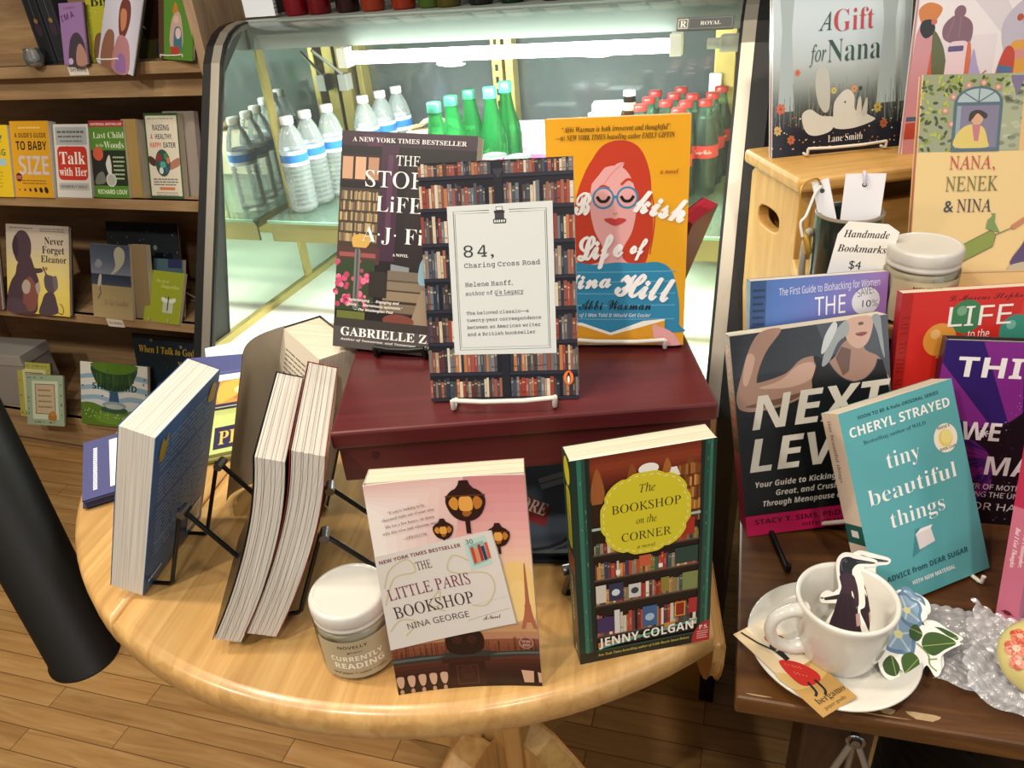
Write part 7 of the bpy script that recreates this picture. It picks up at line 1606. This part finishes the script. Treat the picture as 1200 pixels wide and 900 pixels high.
def a_big(S):
    S.rect(0, 0, 1, 1, '#a3a026'); S.k += 1; r = random.Random(9)
    for i in range(50): S.circ(r.random(), r.random(), .012, '#c9c78a', n=7, step=False)
    S.text('Don’t Ever', .1, .84, .055, '#4a4630', x1=.9, style='serifb'); S.text('Big', .12, .68, .13, '#1d1c18', x1=.62, style='serifb', res=3); S.blob([(.1, .0), (.14, .3), (.32, .36), (.5, .26), (.55, .0)], '#6b4a30', 4)
sb('yellow-green dotted picture book with black lettering on the top shelf', .12, .185, .010, -1.635, 1.592, ZT, 16, a_big, spine='#8d8a20', name='picture_book', hard=True, front='#a3a026')
def a_girl(S):
    S.rect(0, 0, 1, 1, '#b3b0bf'); S.text('A Story', .3, .88, .045, '#6b6a80', x1=.8, style='it'); S.text('for Sister', .35, .78, .065, '#a3525c', x1=.95, style='it'); S.blob([(.42, .62), (.5, .72), (.68, .70), (.74, .54), (.66, .36), (.52, .34), (.44, .46)], '#5d2c24', 5); S.blob([(.46, .56), (.5, .62), (.62, .6), (.64, .46), (.54, .40)], '#a36a4c', 4); S.blob([(.1, .0), (.06, .2), (.16, .36), (.34, .36), (.40, .2), (.44, .0)], '#7a5240', 5); S.blob([(.4, .0), (.44, .3), (.6, .36), (.8, .28), (.86, .0)], '#9a6a70', 4); S.blob([(.5, .0), (.54, .16), (.72, .16), (.78, 0)], '#7d5a8c', 4)
sb('pale lavender picture book with a brown-haired girl, tilted on a stand, top shelf', .125, .22, .009, -1.588, 1.562, ZT+.004, 20, a_girl, spine='#a09dab', name='picture_book', hard=True, front='#b3b0bf', yaw=-8, tilt=-14)
def a_brown(S):
    S.rect(0, 0, 1, 1, '#5d5626'); S.blob([(.2, .2), (.3, .6), (.7, .64), (.8, .3)], '#3a2014', 4); S.blob([(.4, .0), (.5, .2), (.9, .2), (.9, .0)], '#2c4a6b', 4)
sb('olive picture book mostly hidden behind the lavender one on the top shelf', .15, .215, .010, -1.535, 1.640, ZT, 12, a_brown, spine='#4a4420', name='picture_book', hard=True, front='#5d5626')
def a_green(S):
    S.rect(0, 0, 1, 1, '#4f7d2c'); S.rect(0, 0, .16, 1, '#4a3424'); S.blob([(.35, .12), (.38, .34), (.55, .44), (.68, .36), (.7, .12)], '#b3988c', 4); S.blob([(.42, .42), (.5, .52), (.58, .44)], '#b3702c', 3); S.circ(.52, .36, .07, '#c9a890'); S.blob([(.46, .1), (.48, .28), (.66, .28), (.68, .1)], '#3c6a7a', 4); S.rect(.36, .05, .62, .12, '#a33a2c'); S.ell(.58, .24, .08, .05, '#c9b0b0')
sb('bright green picture book with small figure at the right end of the top shelf', .115, .24, .012, -1.425, 1.585, ZT+.004, 18, a_green, spine='#3c2c1c', name='picture_book', hard=True, front='#4f7d2c', yaw=-10, tilt=-3)
for x, y, ya, lab in ((-1.548, 1.596, -8, 'white wire stand under the lavender picture book'), (-1.375, 1.615, -10, 'white wire stand under the bright green picture book')):
    wire_stand('book_stand', lab, WHITEM, (x, y, ZT), ya, 19, .075, up=.12, leg=.09, lip=.036, r=.0018, pivot_h=.8, spread=22)
